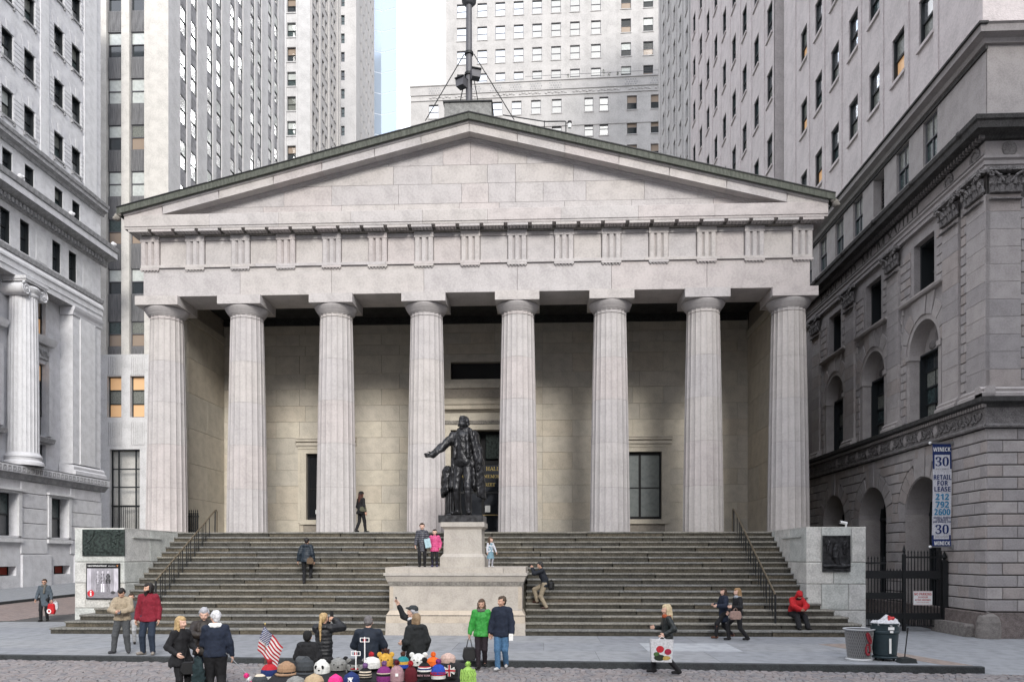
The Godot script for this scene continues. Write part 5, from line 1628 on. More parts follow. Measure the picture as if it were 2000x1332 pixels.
func finial(x: float, y: float, h: float) -> G:
	return G.new().lathe([[0.0, y], [0.03, y + 0.01], [0.012, y + h * 0.25], [0.03, y + h * 0.45], [0.0, y + h]], 6, V(x, 0, 0))
func build_street_things() -> void:
	var R := RandomNumberGenerator.new()
	R.seed = 12
	# iron gate of the alley
	var g := thing("iron_gate", "black iron double gate with spear tops between stair pier and bank", "gate", V(0, 0, 4.3))
	for leaf in [[13.85, 15.25, 2.42], [15.3, 16.5, 2.62]]:
		var w: float = leaf[1] - leaf[0]
		var n := int(w / 0.105)
		for i in n + 1:
			var x: float = leaf[0] + w * i / n
			var hi: float = leaf[2] if (leaf[0] > 15 or x < 14.65) else 2.0
			put(g, "gate_bar", G.new().box(x - 0.012, 0.16, -0.012, x + 0.012, hi, 0.012).add(finial(x, hi - 0.01, 0.17)).mesh(), M.iron)
		for band in [[1.80, 2.07], [0.40, 0.62]] + ([[1.1, 1.32]] if leaf[0] < 15 else []):
			put(g, "gate_band", G.new().box(leaf[0], band[0], -0.02, leaf[1], band[1], 0.02).mesh(), M.iron)
		put(g, "gate_rail", G.new().box(leaf[0], 0.16, -0.02, leaf[1], 0.2, 0.02).mesh(), M.iron)
		put(g, "gate_rail", G.new().box(leaf[0], leaf[2] - 0.12, -0.02, leaf[1] if leaf[0] > 15 else 14.65, leaf[2] - 0.06, 0.02).mesh(), M.iron)
		for i in int(w / 0.07): put(g, "short_bar", G.new().box(leaf[0] + i * 0.07 - 0.008, 0.16, -0.01, leaf[0] + i * 0.07 + 0.008, 0.41, 0.01).mesh(), M.iron)
	for px in [[15.27, 2.62, 0.05], [16.62, 2.4, 0.085], [13.82, 2.3, 0.04]]:
		put(g, "gate_post", G.new().box(px[0] - px[2], 0.0, -px[2], px[0] + px[2], px[1], px[2]).lathe([[px[2] * 1.3, px[1]], [px[2] * 0.5, px[1] + 0.06], [px[2] * 1.2, px[1] + 0.13], [0, px[1] + 0.36]], 8, V(px[0], 0, 0)).mesh(), M.iron)
	for y in [0.75, 2.1]: put(g, "hinge", G.new().box(16.66, y, -0.03, 16.8, y + 0.05, 0.03).mesh(), M.iron)
	# sign on the gate
	var sg := thing("parking_sign", "white no parking sign with red letters hung on the iron gate", "sign", V(15.88, 1.135, 4.34))
	put(sg, "plate", G.new().box(-0.315, -0.24, 0, 0.315, 0.24, 0.008).mesh(), M.white)
	var red := mat("signred", 0.42, 0.03, 0.03, 0.6)
	text(sg, "lettering", "NO PARKING", 0.125, red, V(0, 0.135, 0.01), 0, "Droid Sans", 0.004, 700, 0.76)
	text(sg, "lettering", "24 HOUR", 0.08, red, V(0, 0.03, 0.01), 0, "Droid Sans", 0.004, 700)
	text(sg, "lettering", "ACTIVE DRIVEWAY", 0.075, red, V(0, -0.065, 0.01), 0, "Droid Sans", 0.004, 700, 0.82)
	text(sg, "lettering", "VEHICLES WILL BE TOWED", 0.035, red, V(0, -0.15, 0.01), 0, "Droid Sans", 0.004)
	put(sg, "border", G.new().box(-0.305, 0.222, 0.008, 0.305, 0.228, 0.01).box(-0.305, -0.228, 0.008, 0.305, -0.222, 0.01).mesh(), red)
	# banner
	var b := thing("lease_banner", "tall navy and white retail for lease banner hanging from the bank wall", "banner", V(16.34, 0, 4.65))
	var navy := mat("navy", 0.012, 0.03, 0.13, 0.7, "cloth", 0.3)
	var wht := mat("bannerwhite", 0.66, 0.66, 0.7, 0.7, "cloth", 0.3)
	var sheet := func(y0: float, y1: float, x0: float, x1: float, dz: float, m: Material, called: String) -> void:
		var q := G.new()
		var n := 14
		for i in n:
			var f := func(t: float, x: float, back: float) -> Vector3:
				var y := lerpf(y0, y1, t)
				return V(x + 0.012 * sin(y * 1.3), y, 0.05 * sin((y - 2.9) * 0.9) + (0.14 * maxf(0.0, 3.15 - y)) + dz - back)
			q.q(f.call(i / 14.0, x0, 0.0), f.call(i / 14.0, x1, 0.0), f.call((i + 1) / 14.0, x1, 0.0), f.call((i + 1) / 14.0, x0, 0.0))
			q.q(f.call(i / 14.0, x1, 0.004), f.call(i / 14.0, x0, 0.004), f.call((i + 1) / 14.0, x0, 0.004), f.call((i + 1) / 14.0, x1, 0.004))
		put(b, called, q.mesh(), m)
	sheet.call(2.9, 6.35, -0.31, 0.31, 0.0, wht, "cloth")
	sheet.call(5.72, 6.35, -0.311, 0.311, 0.006, navy, "navy_field")
	sheet.call(5.5, 5.72, -0.311, -0.25, 0.006, navy, "navy_field")
	sheet.call(5.5, 5.72, 0.25, 0.311, 0.006, navy, "navy_field")
	sheet.call(2.9, 3.28, -0.311, 0.311, 0.006, navy, "navy_field")
	sheet.call(5.42, 5.98, -0.25, 0.25, 0.012, wht, "white_panel")
	sheet.call(3.14, 3.72, -0.25, 0.25, 0.012, wht, "white_panel")
	var dz := func(y: float) -> float: return 0.05 * sin((y - 2.9) * 0.9) + 0.14 * maxf(0.0, 3.15 - y) + 0.022
	var cyan := mat("cyan", 0.02, 0.2, 0.36, 0.7)
	for l in [["WINICK", 6.16, 0.185, M.white, 0.78], ["RETAIL", 5.22, 0.21, navy, 0.82], ["FOR", 5.02, 0.21, navy, 0.85], ["LEASE", 4.82, 0.21, navy, 0.9], ["212", 4.56, 0.27, cyan, 1.0], ["792", 4.3, 0.27, cyan, 1.0], ["2600", 4.05, 0.27, cyan, 0.86], ["DARRELL RUBENS", 3.86, 0.07, navy, 0.95], ["LEE BLOCK", 3.79, 0.07, navy, 1.0], ["JEFF WINICK, CEO", 3.72, 0.07, navy, 0.95], ["WINICK", 3.0, 0.17, M.white, 0.78]]:
		text(b, "lettering", l[0], l[2] * 1.05, l[3], V(0, l[1], dz.call(l[1])), 0, "Droid Sans", 0.004, 700, l[4])
	for y in [5.74, 3.46]:
		text(b, "lettering", "30", 0.42, navy, V(0, y, dz.call(y)), 0, "Droid Serif", 0.004, 700)
		text(b, "lettering", "WALL STREET", 0.065, M.steel, V(0, y - 0.24, dz.call(y - 0.24)), 0, "Droid Serif", 0.004)
	for y in [6.38, 2.88]:
		put(b, "arm", G.new().tube([V(0.44, y, 0.02), V(-0.36, y, 0.02)], 0.022).mesh(), M.steel)
		put(b, "ball_end", G.new().ball(V(-0.38, y, 0.02), V(0.05, 0.05, 0.05)).mesh(), M.white)
		put(b, "bracket", G.new().box(0.3, y - 0.07, -0.04, 0.43, y + 0.06, 0.06).mesh(), M.steel)
	# corner guards of granite
	var cg := G.new()
	var prof := [[0.36, 0.0], [0.36, 0.2], [0.34, 0.5], [0.28, 0.68], [0.16, 0.78], [0.0, 0.82]]
	one("corner_guard", "rounded granite guard stone at the corner of the bank", "guard stone", cg.lathe(prof, 18, Vector3.ZERO, 1.0, 0.9, 0.03).mesh(), mat("guard", 0.28, 0.255, 0.235, 0.85, "stain", 0.6, "pits", 0.5), V(16.82, 0, 6.5))
	one("granite_kerb_block", "long low rounded granite block along the bank wall inside the driveway", "kerb block", G.new().prism(v2([-6.15, 0, -4.1, 0, -4.1, 0.3, -4.16, 0.37, -4.24, 0.4, -6.1, 0.4, -6.15, 0.34]), -0.22, 0.14, 0).mesh(), M.guard, V(16.5, 0, 0))
	# litter basket
	var bs := thing("litter_basket", "silver wire litter basket with red graffiti on the pavement", "litter basket", V(10.7, 0, 11.7))
	var r0 := 0.26
	var r1 := 0.33
	for i in 36:
		for s in [-1, 1]:
			var pts := []
			for t in 6:
				var a: float = TAU * i / 36 + s * t * 0.16
				var r := lerpf(r0, r1, t / 5.0)
				pts.append(V(cos(a) * r, 0.04 + t * 0.138, sin(a) * r))
			put(bs, "wire", G.new().tube(pts, 0.0075, 4).mesh(), M.steel)
	put(bs, "rim", G.new().lathe([[0.335, 0.73], [0.37, 0.75], [0.375, 0.77], [0.33, 0.775], [0.31, 0.76]], 28).mesh(), mat("zinc", 0.45, 0.46, 0.47, 0.4, "fine", 0.3))
	put(bs, "foot_ring", G.new().lathe([[0.31, 0.0], [0.32, 0.02], [0.3, 0.05], [0.25, 0.055]], 28).mesh(), M.zinc)
	put(bs, "liner", G.new().lathe([[0.0, 0.06], [0.235, 0.06], [0.3, 0.74]], 24).mesh(), mat("liner", 0.2, 0.2, 0.21, 0.7, "cloth", 0.4))
	var graf := mat("graffiti", 0.22, 0.02, 0.03, 0.7)
	for k in 2:
		var pts := []
		for t in 14:
			var a := PI / 2 - 0.35 + 0.19 * cos(t * 0.5)
			var r: float = lerpf(r0, r1, (0.2 + 0.36 * k) / 0.7) + 0.016
			pts.append(V(cos(a) * r, 0.28 + 0.28 * k + 0.13 * sin(t * 0.5 + k), sin(a) * r))
		put(bs, "graffiti_tag", G.new().tube(pts, 0.028, 5).mesh(), graf)
	# wheeled bin
	var wb := thing("wheeled_bin", "dark green plastic bin overflowing with a white bag on a dolly", "bin", V(11.3, 0, 11.75))
	put(wb, "body", G.new().lathe([[0.0, 0.12], [0.25, 0.12], [0.27, 0.15], [0.31, 0.66], [0.33, 0.68], [0.33, 0.72], [0.315, 0.74], [0.325, 0.88], [0.345, 0.89], [0.345, 0.92], [0.3, 0.9]], 28).mesh(), mat("binplastic", 0.02, 0.035, 0.042, 0.55, "fine", 0.5))
	put(wb, "dolly", G.new().lathe([[0.0, 0.06], [0.28, 0.06], [0.3, 0.09], [0.27, 0.12]], 20).mesh(), M.binplastic)
	for k in 4: put(wb, "castor", G.new().ball(V(0.2 * cos(k * PI / 2 + 0.6), 0.035, 0.2 * sin(k * PI / 2 + 0.6)), V(0.035, 0.035, 0.035), 8, 6).mesh(), M.black)
	put(wb, "label_strip", G.new().box(-0.03, 0.2, 0.305, 0.02, 0.56, 0.315).mesh(), M.paper)
	put(wb, "label_strip", G.new().box(-0.06, 0.77, 0.318, 0.08, 0.84, 0.335).box(-0.02, 0.7, 0.325, 0.05, 0.75, 0.345).mesh(), M.white)
	var bagm := mat("bag_white", 0.6, 0.6, 0.62, 0.5, "cloth", 0.3, "weave", 0.8)
	put(wb, "bin_bag", sdf([[-0.27, 0.91, 0, 0.27, 0.91, 0, 0.07, 0.07], [0, 0.9, -0.25, 0, 0.9, 0.27, 0.08, 0.07], [-0.2, 0.9, 0.18, 0.2, 0.9, 0.2, 0.07, 0.07], [0, 0.93, 0, 0.03, 1.05, 0.02, 0.13, 0.07], [0.1, 0.93, 0.1, 0.2, 0.96, 0.05, 0.1, 0.08]], 0.02, 0.05, 0.03, 16.0).mesh(), bagm)
	put(wb, "red_wrapper", sdf([[0.06, 1.0, 0.12, 0.14, 1.04, 0.14, 0.05, 0.04], [0.1, 1.03, 0.1, 0.04, 1.09, 0.1, 0.04, 0.02]], 0.015, 0.02, 0.015, 30.0).mesh(), mat("wrapred", 0.4, 0.03, 0.03, 0.6))
	var dp := thing("dust_pan", "long handled black dust pan standing against the green bin", "dust pan", V(11.62, 0, 12.05))
	put(dp, "handle", G.new().tube([V(0.02, 0.12, 0), V(0.12, 0.8, -0.05)], 0.014, 6).mesh(), M.black)
	put(dp, "grip", G.new().tube([V(0.1, 0.7, -0.04), V(0.12, 0.82, -0.05)], 0.02, 6).mesh(), M.black)
	put(dp, "pan", G.new().prism(v2([-0.2, 0.0, 0.2, 0.0, 0.17, 0.1, 0.05, 0.13, -0.14, 0.11]), -0.02, 0.26).mesh(), mat("panplastic", 0.03, 0.034, 0.035, 0.4))
	# security camera on the pier
	var sc := thing("security_camera", "small white security camera on top of the stair pier", "camera", V(13.14, 3.558, 4.5))
	put(sc, "mount", G.new().tube([V(0.1, 0, 0), V(0.1, 0.1, 0)], 0.03).mesh(), M.white)
	put(sc, "housing", G.new().tube([V(0.12, 0.13, 0), V(-0.12, 0.17, 0.06)], 0.05, 10).mesh(), M.white)
	put(sc, "lens", G.new().tube([V(-0.115, 0.169, 0.058), V(-0.128, 0.171, 0.062)], 0.035, 10).mesh(), M.black)
	# bronze tablets
	var tb := thing("bronze_tablet", "green bronze tablet with flower garlands above the information board", "tablet", V(-12.53, 3.04, 4.83))
	put(tb, "plate", G.new().blk(1.52, 0.93, 0.05, 0.02).mesh(), M.verdigris)
	put(tb, "field", G.new().blk(0.62, 0.62, 0.025, 0.015, V(-0.02, -0.02, 0.045)).mesh(), M.verdigris)
	for e in [[-1, 1], [1, -1]]:
		for k in 22:
			var t := k / 21.0
			var c := V(e[0] * (0.62 - 0.26 * t + R.randf_range(-0.09, 0.09) * (1.3 - t)), (-0.3 + 0.66 * t) if e[0] < 0 else (0.38 - 0.5 * t) + 0.0, 0.05)
			put(tb, "flower", G.new().ball(c, V(0.03 + R.randf() * 0.025, 0.03 + R.randf() * 0.02, 0.03), 7, 5).mesh(), M.verdigris)
	for k in 12: put(tb, "leaf", G.new().ball(V(-0.42 + k * 0.075, 0.36 + 0.04 * sin(k * 1.8), 0.05), V(0.05, 0.022, 0.02), 6, 4).mesh(), M.verdigris)
	var rl := thing("bronze_relief", "dark bronze relief panel with a kneeling figure set into the stair pier", "relief", V(12.78, 2.65, 4.815))
	put(rl, "panel", G.new().blk(0.92, 1.22, 0.03, 0.012).mesh(), M.bronze)
	for f in [[-0.46, -0.61, 0.46, -0.5], [-0.46, 0.57, 0.46, 0.61], [-0.46, -0.5, -0.42, 0.57], [0.42, -0.5, 0.46, 0.57]]: put(rl, "border", G.new().box(f[0], f[1], 0.03, f[2], f[3], 0.065).mesh(), M.bronze)
	put(rl, "figure", sdf([[-0.02, 0.24, 0.03, 0.0, 0.27, 0.03, 0.055, 0.05], [-0.04, 0.12, 0.03, -0.03, -0.12, 0.03, 0.1, 0.12], [-0.1, 0.1, 0.05, 0.0, 0.04, 0.08, 0.04, 0.035], [0.07, 0.08, 0.05, 0.02, 0.04, 0.08, 0.04, 0.035], [-0.04, -0.15, 0.03, 0.04, -0.32, 0.03, 0.1, 0.08], [0.04, -0.33, 0.03, 0.26, -0.36, 0.03, 0.06, 0.04], [-0.4, -0.42, 0.02, 0.4, -0.42, 0.02, 0.07, 0.08]], 0.016, 0.03, 0.012, 18.0).mesh(), M.bronze)
	put(rl, "foliage", sdf([[-0.3, 0.1, 0.02, -0.24, 0.4, 0.02, 0.05, 0.07], [0.26, 0.0, 0.02, 0.28, 0.36, 0.02, 0.05, 0.08]], 0.02, 0.03, 0.03, 16.0).mesh(), M.bronze)
	# information board with a grey print of three standing men
	var ib := thing("information_board", "black framed information board with a grey print of three men in coats", "board", V(-12.53, 1.69, 4.84))
	put(ib, "frame", G.new().blk(1.2, 1.26, 0.06, 0.012).mesh(), M.black)
	var px := 128
	var im := Image.create(px, px, false, Image.FORMAT_RGB8)
	var nz := FastNoiseLite.new()
	nz.seed = 4
	nz.frequency = 0.06
	for y in px:
		for x in px:
			var c := 0.58 + 0.1 * nz.get_noise_2d(x, y * 0.3) + (0.14 if x < 16 or x > 110 else 0.0)
			if y > 100: c = 0.5 + 0.1 * nz.get_noise_2d(x, y * 4)
			for m in [[44, 0.2, 0.5], [64, 0.62, 0.45], [86, 0.16, 0.2]]: # head, coat, legs
				var dx: float = absf(x - m[0])
				if Vector2(x - m[0], (y - 17) * 0.8).length() < 4.2: c = 0.78 - 0.03 * absf(x - m[0] + 2) if y > 15 else 0.85
				elif absf(x - m[0] - (y - 40) * 0.5) < 2.5 and y > 30 and y < 48: c = m[2] + 0.15
				elif y > 22 and y < 66 and dx < 5.5 + (y - 22) * 0.12 + 1.5 * sin(y * 0.3 + m[0]): c = m[2] + 0.35 * nz.get_noise_2d(x * 5, y * 1.5) + (0.25 if dx < 2 else 0.0)
				elif y >= 66 and y < 102 and dx > 1.5 and dx < 7: c = m[1] + 0.28 + 0.2 * nz.get_noise_2d(x * 3, y)
			if Vector2(x - 106, (y - 104) * 1.4).length() < 9: c = 0.25
			im.set_pixel(x, y, Color(c * 0.98, c * 0.96, c))
	var pm := StandardMaterial3D.new()
	pm.albedo_texture = ImageTexture.create_from_image(im)
	pm.roughness = 0.35
	var qd := QuadMesh.new()
	qd.size = Vector2(1.12, 1.04)
	put(ib, "print", qd, pm, V(0, -0.07, 0.064))
	text(ib, "heading", "Federal Hall National Memorial", 0.062, M.white, V(-0.2, 0.54, 0.062), 0, "Droid Sans", 0.003, 700, 0.72)
	text(ib, "heading", "National Park Service", 0.04, M.white, V(0.33, 0.535, 0.062), 0, "Droid Sans", 0.003, 400, 0.7)
	put(ib, "emblem", G.new().prism(v2([-0.03, 0.03, -0.025, -0.01, 0, -0.045, 0.025, -0.01, 0.03, 0.03]), 0.0, 0.004).mesh(), mat("emblem", 0.35, 0.15, 0.06), V(0.53, 0.54, 0.062))
	var cir := G.new()
	for k in 24: cir.t(V(0, 0, 0), V(cos(TAU * k / 24), sin(TAU * k / 24), 0) * 0.12, V(cos(TAU * (k + 1) / 24), sin(TAU * (k + 1) / 24), 0) * 0.12)
	put(ib, "info_disc", cir.mesh(), mat("inforeds", 0.5, 0.02, 0.03, 0.5), V(-0.42, -0.43, 0.068))
	put(ib, "info_letter", G.new().box(-0.022, -0.075, 0, 0.022, 0.03, 0.003).box(-0.035, -0.085, 0, 0.035, -0.068, 0.003).box(-0.035, 0.018, 0, 0.022, 0.034, 0.003).box(-0.022, 0.05, 0, 0.022, 0.09, 0.003).mesh(), M.white, V(-0.42, -0.43, 0.07))
	# small fence inside the portico
	var pf := thing("portico_fence", "short black iron picket fence beside the first column", "fence", V(-12.1, P, -1.0))
	for k in 5: put(pf, "picket", G.new().box(-0.2 + k * 0.09, 0, -0.025, -0.145 + k * 0.09, 0.9, 0.025).add(finial(-0.172 + k * 0.09, 0.88, 0.18)).mesh(), M.iron)
	for y in [0.12, 0.72]: put(pf, "rail", G.new().box(-0.22, y, -0.03, 0.24, y + 0.05, 0.03).mesh(), M.iron)

func build_roof_things() -> void:
	var f := thing("flagpole", "dark steel flagpole standing on the roof ridge with guy wires", "flagpole", V(-0.13, 0, 0))
	put(f, "base_box", G.new().box(-0.95, 19.6, -1.0, 0.95, 20.82, 0.5).mesh(), mat("zincbox", 0.25, 0.25, 0.24, 0.6, "stain", 0.8))
	put(f, "base_lid", G.new().box(-1.0, 20.82, -1.05, 0.99, 20.87, 0.55).mesh(), M.iron)
	put(f, "shaft", G.new().tube([V(0, 20.8, 0), V(0, 25.0, 0), V(0, 30, 0)], 0.135, 14, 0.11).mesh(), M.pole)
	put(f, "ball", G.new().lathe([[0.12, 25.05], [0.2, 25.1], [0.29, 25.2], [0.3, 25.3], [0.22, 25.36], [0.1, 25.4]], 20).mesh(), M.pole)
	for y in [23.1, 22.25]: put(f, "collar", G.new().lathe([[0.14, y - 0.06], [0.18, y - 0.05], [0.18, y + 0.05], [0.14, y + 0.06]], 14).mesh(), M.iron)
	for w in [[-0.2, 23.08, -1.78, 20.35], [0.2, 23.08, 1.85, 20.3], [-0.15, 22.2, -0.4, 20.85], [0.18, 22.2, 0.42, 20.85]]: put(f, "guy_wire", G.new().tube([V(w[0], w[1], 0), V(w[2], w[3], 0.1)], 0.02, 6).mesh(), M.iron)
	for w in [[0.3, 22.02, 0.3, 0.3], [-0.28, 21.75, 0.2, -0.5]]:
		var n := grp(f, "floodlight", V(w[0], w[1], w[2]), w[3] * 60)
		put(n, "housing", G.new().prism(v2([-0.17, -0.14, 0.17, -0.14, 0.2, 0.16, -0.2, 0.16]), -0.16, 0.16).mesh(), M.pole)
		put(n, "hood", G.new().box(-0.2, 0.16, -0.18, 0.2, 0.2, 0.22).mesh(), M.iron)
		put(n, "bracket", G.new().tube([V(0, 0.1, -0.16), V(-w[0] * 0.7, 0.2, -0.25)], 0.025, 6).mesh(), M.iron)
	var r := thing("roof_railing", "thin black pipe railing on the roof slope with a lantern", "railing")
	put(r, "pipe", G.new().tube([V(1.25, 20.68, -0.2), V(2.95, 20.37, -0.2)], 0.022, 6).mesh(), M.iron)
	put(r, "pipe", G.new().tube([V(2.95, 20.37, -0.2), V(3.8, 20.36, -0.2), V(3.83, 20.33, -0.2), V(3.83, 18.9, -0.2)], 0.024, 6).mesh(), M.iron)
	put(r, "pipe", G.new().tube([V(2.95, 20.4, -0.2), V(2.95, 19.1, -0.2)], 0.022, 6).mesh(), M.iron)
	put(r, "pipe", G.new().tube([V(2.95, 19.9, -0.2), V(3.83, 19.9, -0.2)], 0.02, 6).mesh(), M.iron)
	var ln := thing("roof_lantern", "small white and black lantern beside the roof railing", "lantern", V(3.98, 20.17, -0.1))
	put(ln, "globe", G.new().lathe([[0.0, -0.16], [0.07, -0.14], [0.08, 0.02]], 12).mesh(), M.white)
	put(ln, "cap", G.new().lathe([[0.085, 0.02], [0.085, 0.12], [0.0, 0.15]], 12).mesh(), M.iron)
	put(ln, "arm", G.new().tube([V(0, 0.1, 0), V(-0.15, 0.1, -0.1)], 0.012, 5).mesh(), M.iron)

# ------------------------------------------------------------------ smooth bodies
func sdf(pr: Array, cell: float, k: float, amp := 0.0, freq := 8.0, stripe := 0.0, cut := -99.0) -> G: # prims: ax ay az bx by bz ra rb [depth factor]
	var lo := V(1e9, 1e9, 1e9)
	var hi := -lo
	for p in pr:
		var m: float = maxf(p[6], p[7]) + cell * 2.5 + amp
		lo = lo.min(V(minf(p[0], p[3]) - m, minf(p[1], p[4]) - m, minf(p[2], p[5]) - m))
		hi = hi.max(V(maxf(p[0], p[3]) + m, maxf(p[1], p[4]) + m, maxf(p[2], p[5]) + m))
	var nx := int((hi.x - lo.x) / cell) + 2
	var ny := int((hi.y - lo.y) / cell) + 2
	var nz := int((hi.z - lo.z) / cell) + 2
	var f := PackedFloat32Array()
	f.resize(nx * ny * nz)
	f.fill(9.0)
	var sx := 1
	var sy := nx
	var sz := nx * ny
	for p in pr:
		var ax: float = p[0]
		var ay: float = p[1]
		var az: float = p[2]
		var bx: float = p[3] - ax
		var by: float = p[4] - ay
		var bz: float = p[5] - az
		var ra: float = p[6]
		var dr: float = p[7] - ra
		var iz: float = 1.0 / (p[8] if p.size() > 8 else 1.0)
		bz *= iz
		var bb := maxf(bx * bx + by * by + bz * bz, 1e-9)
		var m: float = maxf(ra, p[7]) + k + cell * 2.0
		var i0 := maxi(0, int((minf(ax, p[3]) - m - lo.x) / cell))
		var i1 := mini(nx - 1, int((maxf(ax, p[3]) + m - lo.x) / cell) + 1)
		var j0 := maxi(0, int((minf(ay, p[4]) - m - lo.y) / cell))
		var j1 := mini(ny - 1, int((maxf(ay, p[4]) + m - lo.y) / cell) + 1)
		var k0 := maxi(0, int((minf(az, p[5]) - m - lo.z) / cell))
		var k1 := mini(nz - 1, int((maxf(az, p[5]) + m - lo.z) / cell) + 1)
		var sc := 1.0 if iz <= 1.0 else 0.8
		for kk in range(k0, k1 + 1):
			var z := (lo.z + kk * cell - az) * iz
			for jj in range(j0, j1 + 1):
				var y := lo.y + jj * cell - ay
				var row := kk * sz + jj * sy
				var yz := y * by + z * bz
				for ii in range(i0, i1 + 1):
					var x := lo.x + ii * cell - ax
					var t := clampf((x * bx + yz) / bb, 0.0, 1.0)
					var ex := x - bx * t
					var ey := y - by * t
					var ez := z - bz * t
					var d := (sqrt(ex * ex + ey * ey + ez * ez) - ra - dr * t) * sc
					var o := f[row + ii]
					var h := k - absf(d - o)
					if h > 0.0: f[row + ii] = minf(d, o) - h * h / (4.0 * k)
					elif d < o: f[row + ii] = d
	if amp > 0.0 or stripe > 0.0:
		var ns := FastNoiseLite.new()
		ns.seed = 3 + pr.size()
		ns.frequency = 1.0
		ns.fractal_octaves = 2
		var lim := cell * 2.0 + amp
		for kk in nz:
			for jj in ny:
				var row := kk * sz + jj * sy
				for ii in nx:
					if absf(f[row + ii]) < lim:
						var y := lo.y + jj * cell
						f[row + ii] += amp * ns.get_noise_3d((lo.x + ii * cell) * freq, y * freq * 0.7, (lo.z + kk * cell) * freq) + (stripe * absf(sin(y * 38.0)) if stripe > 0.0 else 0.0)
	if cut > -90.0: # straight hem, sleeves left alone
		for jj in ny:
			var dd := cut - (lo.y + jj * cell)
			if dd < -cell * 3.0: continue
			for kk in nz:
				for ii in nx:
					if absf(lo.x + ii * cell) < 0.24:
						var id := kk * sz + jj * sy + ii
						f[id] = maxf(f[id], dd)
	# surface nets
	var vid := {}
	var vs := PackedVector3Array()
	var nn := PackedVector3Array()
	var off := [0, sx, sy, sx + sy, sz, sx + sz, sy + sz, sx + sy + sz]
	var lim2 := cell * 3.0
	for kk in nz - 1:
		for jj in ny - 1:
			var row := kk * sz + jj * sy
			for ii in nx - 1:
				var id := row + ii
				var c0 := f[id]
				if c0 > lim2 or c0 < -lim2: continue
				var c1 := f[id + 1]
				var c2 := f[id + sy]
				var c3 := f[id + sy + 1]
				var c4 := f[id + sz]
				var c5 := f[id + sz + 1]
				var c6 := f[id + sz + sy]
				var c7 := f[id + sz + sy + 1]
				var neg := int(c0 < 0) + int(c1 < 0) + int(c2 < 0) + int(c3 < 0) + int(c4 < 0) + int(c5 < 0) + int(c6 < 0) + int(c7 < 0)
				if neg == 0 or neg == 8: continue
				var s := Vector3.ZERO
				var n := 0
				if (c0 < 0) != (c1 < 0):
					s += V(c0 / (c0 - c1), 0, 0)
					n += 1
				if (c2 < 0) != (c3 < 0):
					s += V(c2 / (c2 - c3), 1, 0)
					n += 1
				if (c4 < 0) != (c5 < 0):
					s += V(c4 / (c4 - c5), 0, 1)
					n += 1
				if (c6 < 0) != (c7 < 0):
					s += V(c6 / (c6 - c7), 1, 1)
					n += 1
				if (c0 < 0) != (c2 < 0):
					s += V(0, c0 / (c0 - c2), 0)
					n += 1
				if (c1 < 0) != (c3 < 0):
					s += V(1, c1 / (c1 - c3), 0)
					n += 1
				if (c4 < 0) != (c6 < 0):
					s += V(0, c4 / (c4 - c6), 1)
					n += 1
				if (c5 < 0) != (c7 < 0):
					s += V(1, c5 / (c5 - c7), 1)
					n += 1
				if (c0 < 0) != (c4 < 0):
					s += V(0, 0, c0 / (c0 - c4))
					n += 1
				if (c1 < 0) != (c5 < 0):
					s += V(1, 0, c1 / (c1 - c5))
					n += 1
				if (c2 < 0) != (c6 < 0):
					s += V(0, 1, c2 / (c2 - c6))
					n += 1
				if (c3 < 0) != (c7 < 0):
					s += V(1, 1, c3 / (c3 - c7))
					n += 1
				vid[id] = vs.size()
				vs.append(lo + (V(ii, jj, kk) + s / n) * cell)
				nn.append(V(c1 + c3 + c5 + c7 - c0 - c2 - c4 - c6, c2 + c3 + c6 + c7 - c0 - c1 - c4 - c5, c4 + c5 + c6 + c7 - c0 - c1 - c2 - c3).normalized())
	var g := G.new()
	for id in vid:
		var c0 := f[id]
		for ax in 3: # quad round each crossed edge that starts at this corner
			var step: int = [sx, sy, sz][ax]
			var c1 := f[id + step]
			if (c0 < 0) == (c1 < 0): continue
			var u: int = [sy, sz, sx][ax]
			var w: int = [sz, sx, sy][ax]
			if not (vid.has(id - u) and vid.has(id - w) and vid.has(id - u - w)): continue
			var a: int = vid[id]
			var b: int = vid[id - u]
			var c: int = vid[id - u - w]
			var d: int = vid[id - w]
			if c0 < 0:
				g.tn(vs[a], vs[b], vs[c], nn[a], nn[b], nn[c])
				g.tn(vs[a], vs[c], vs[d], nn[a], nn[c], nn[d])
			else:
				g.tn(vs[a], vs[c], vs[b], nn[a], nn[c], nn[b])
				g.tn(vs[a], vs[d], vs[c], nn[a], nn[d], nn[c])
	return g

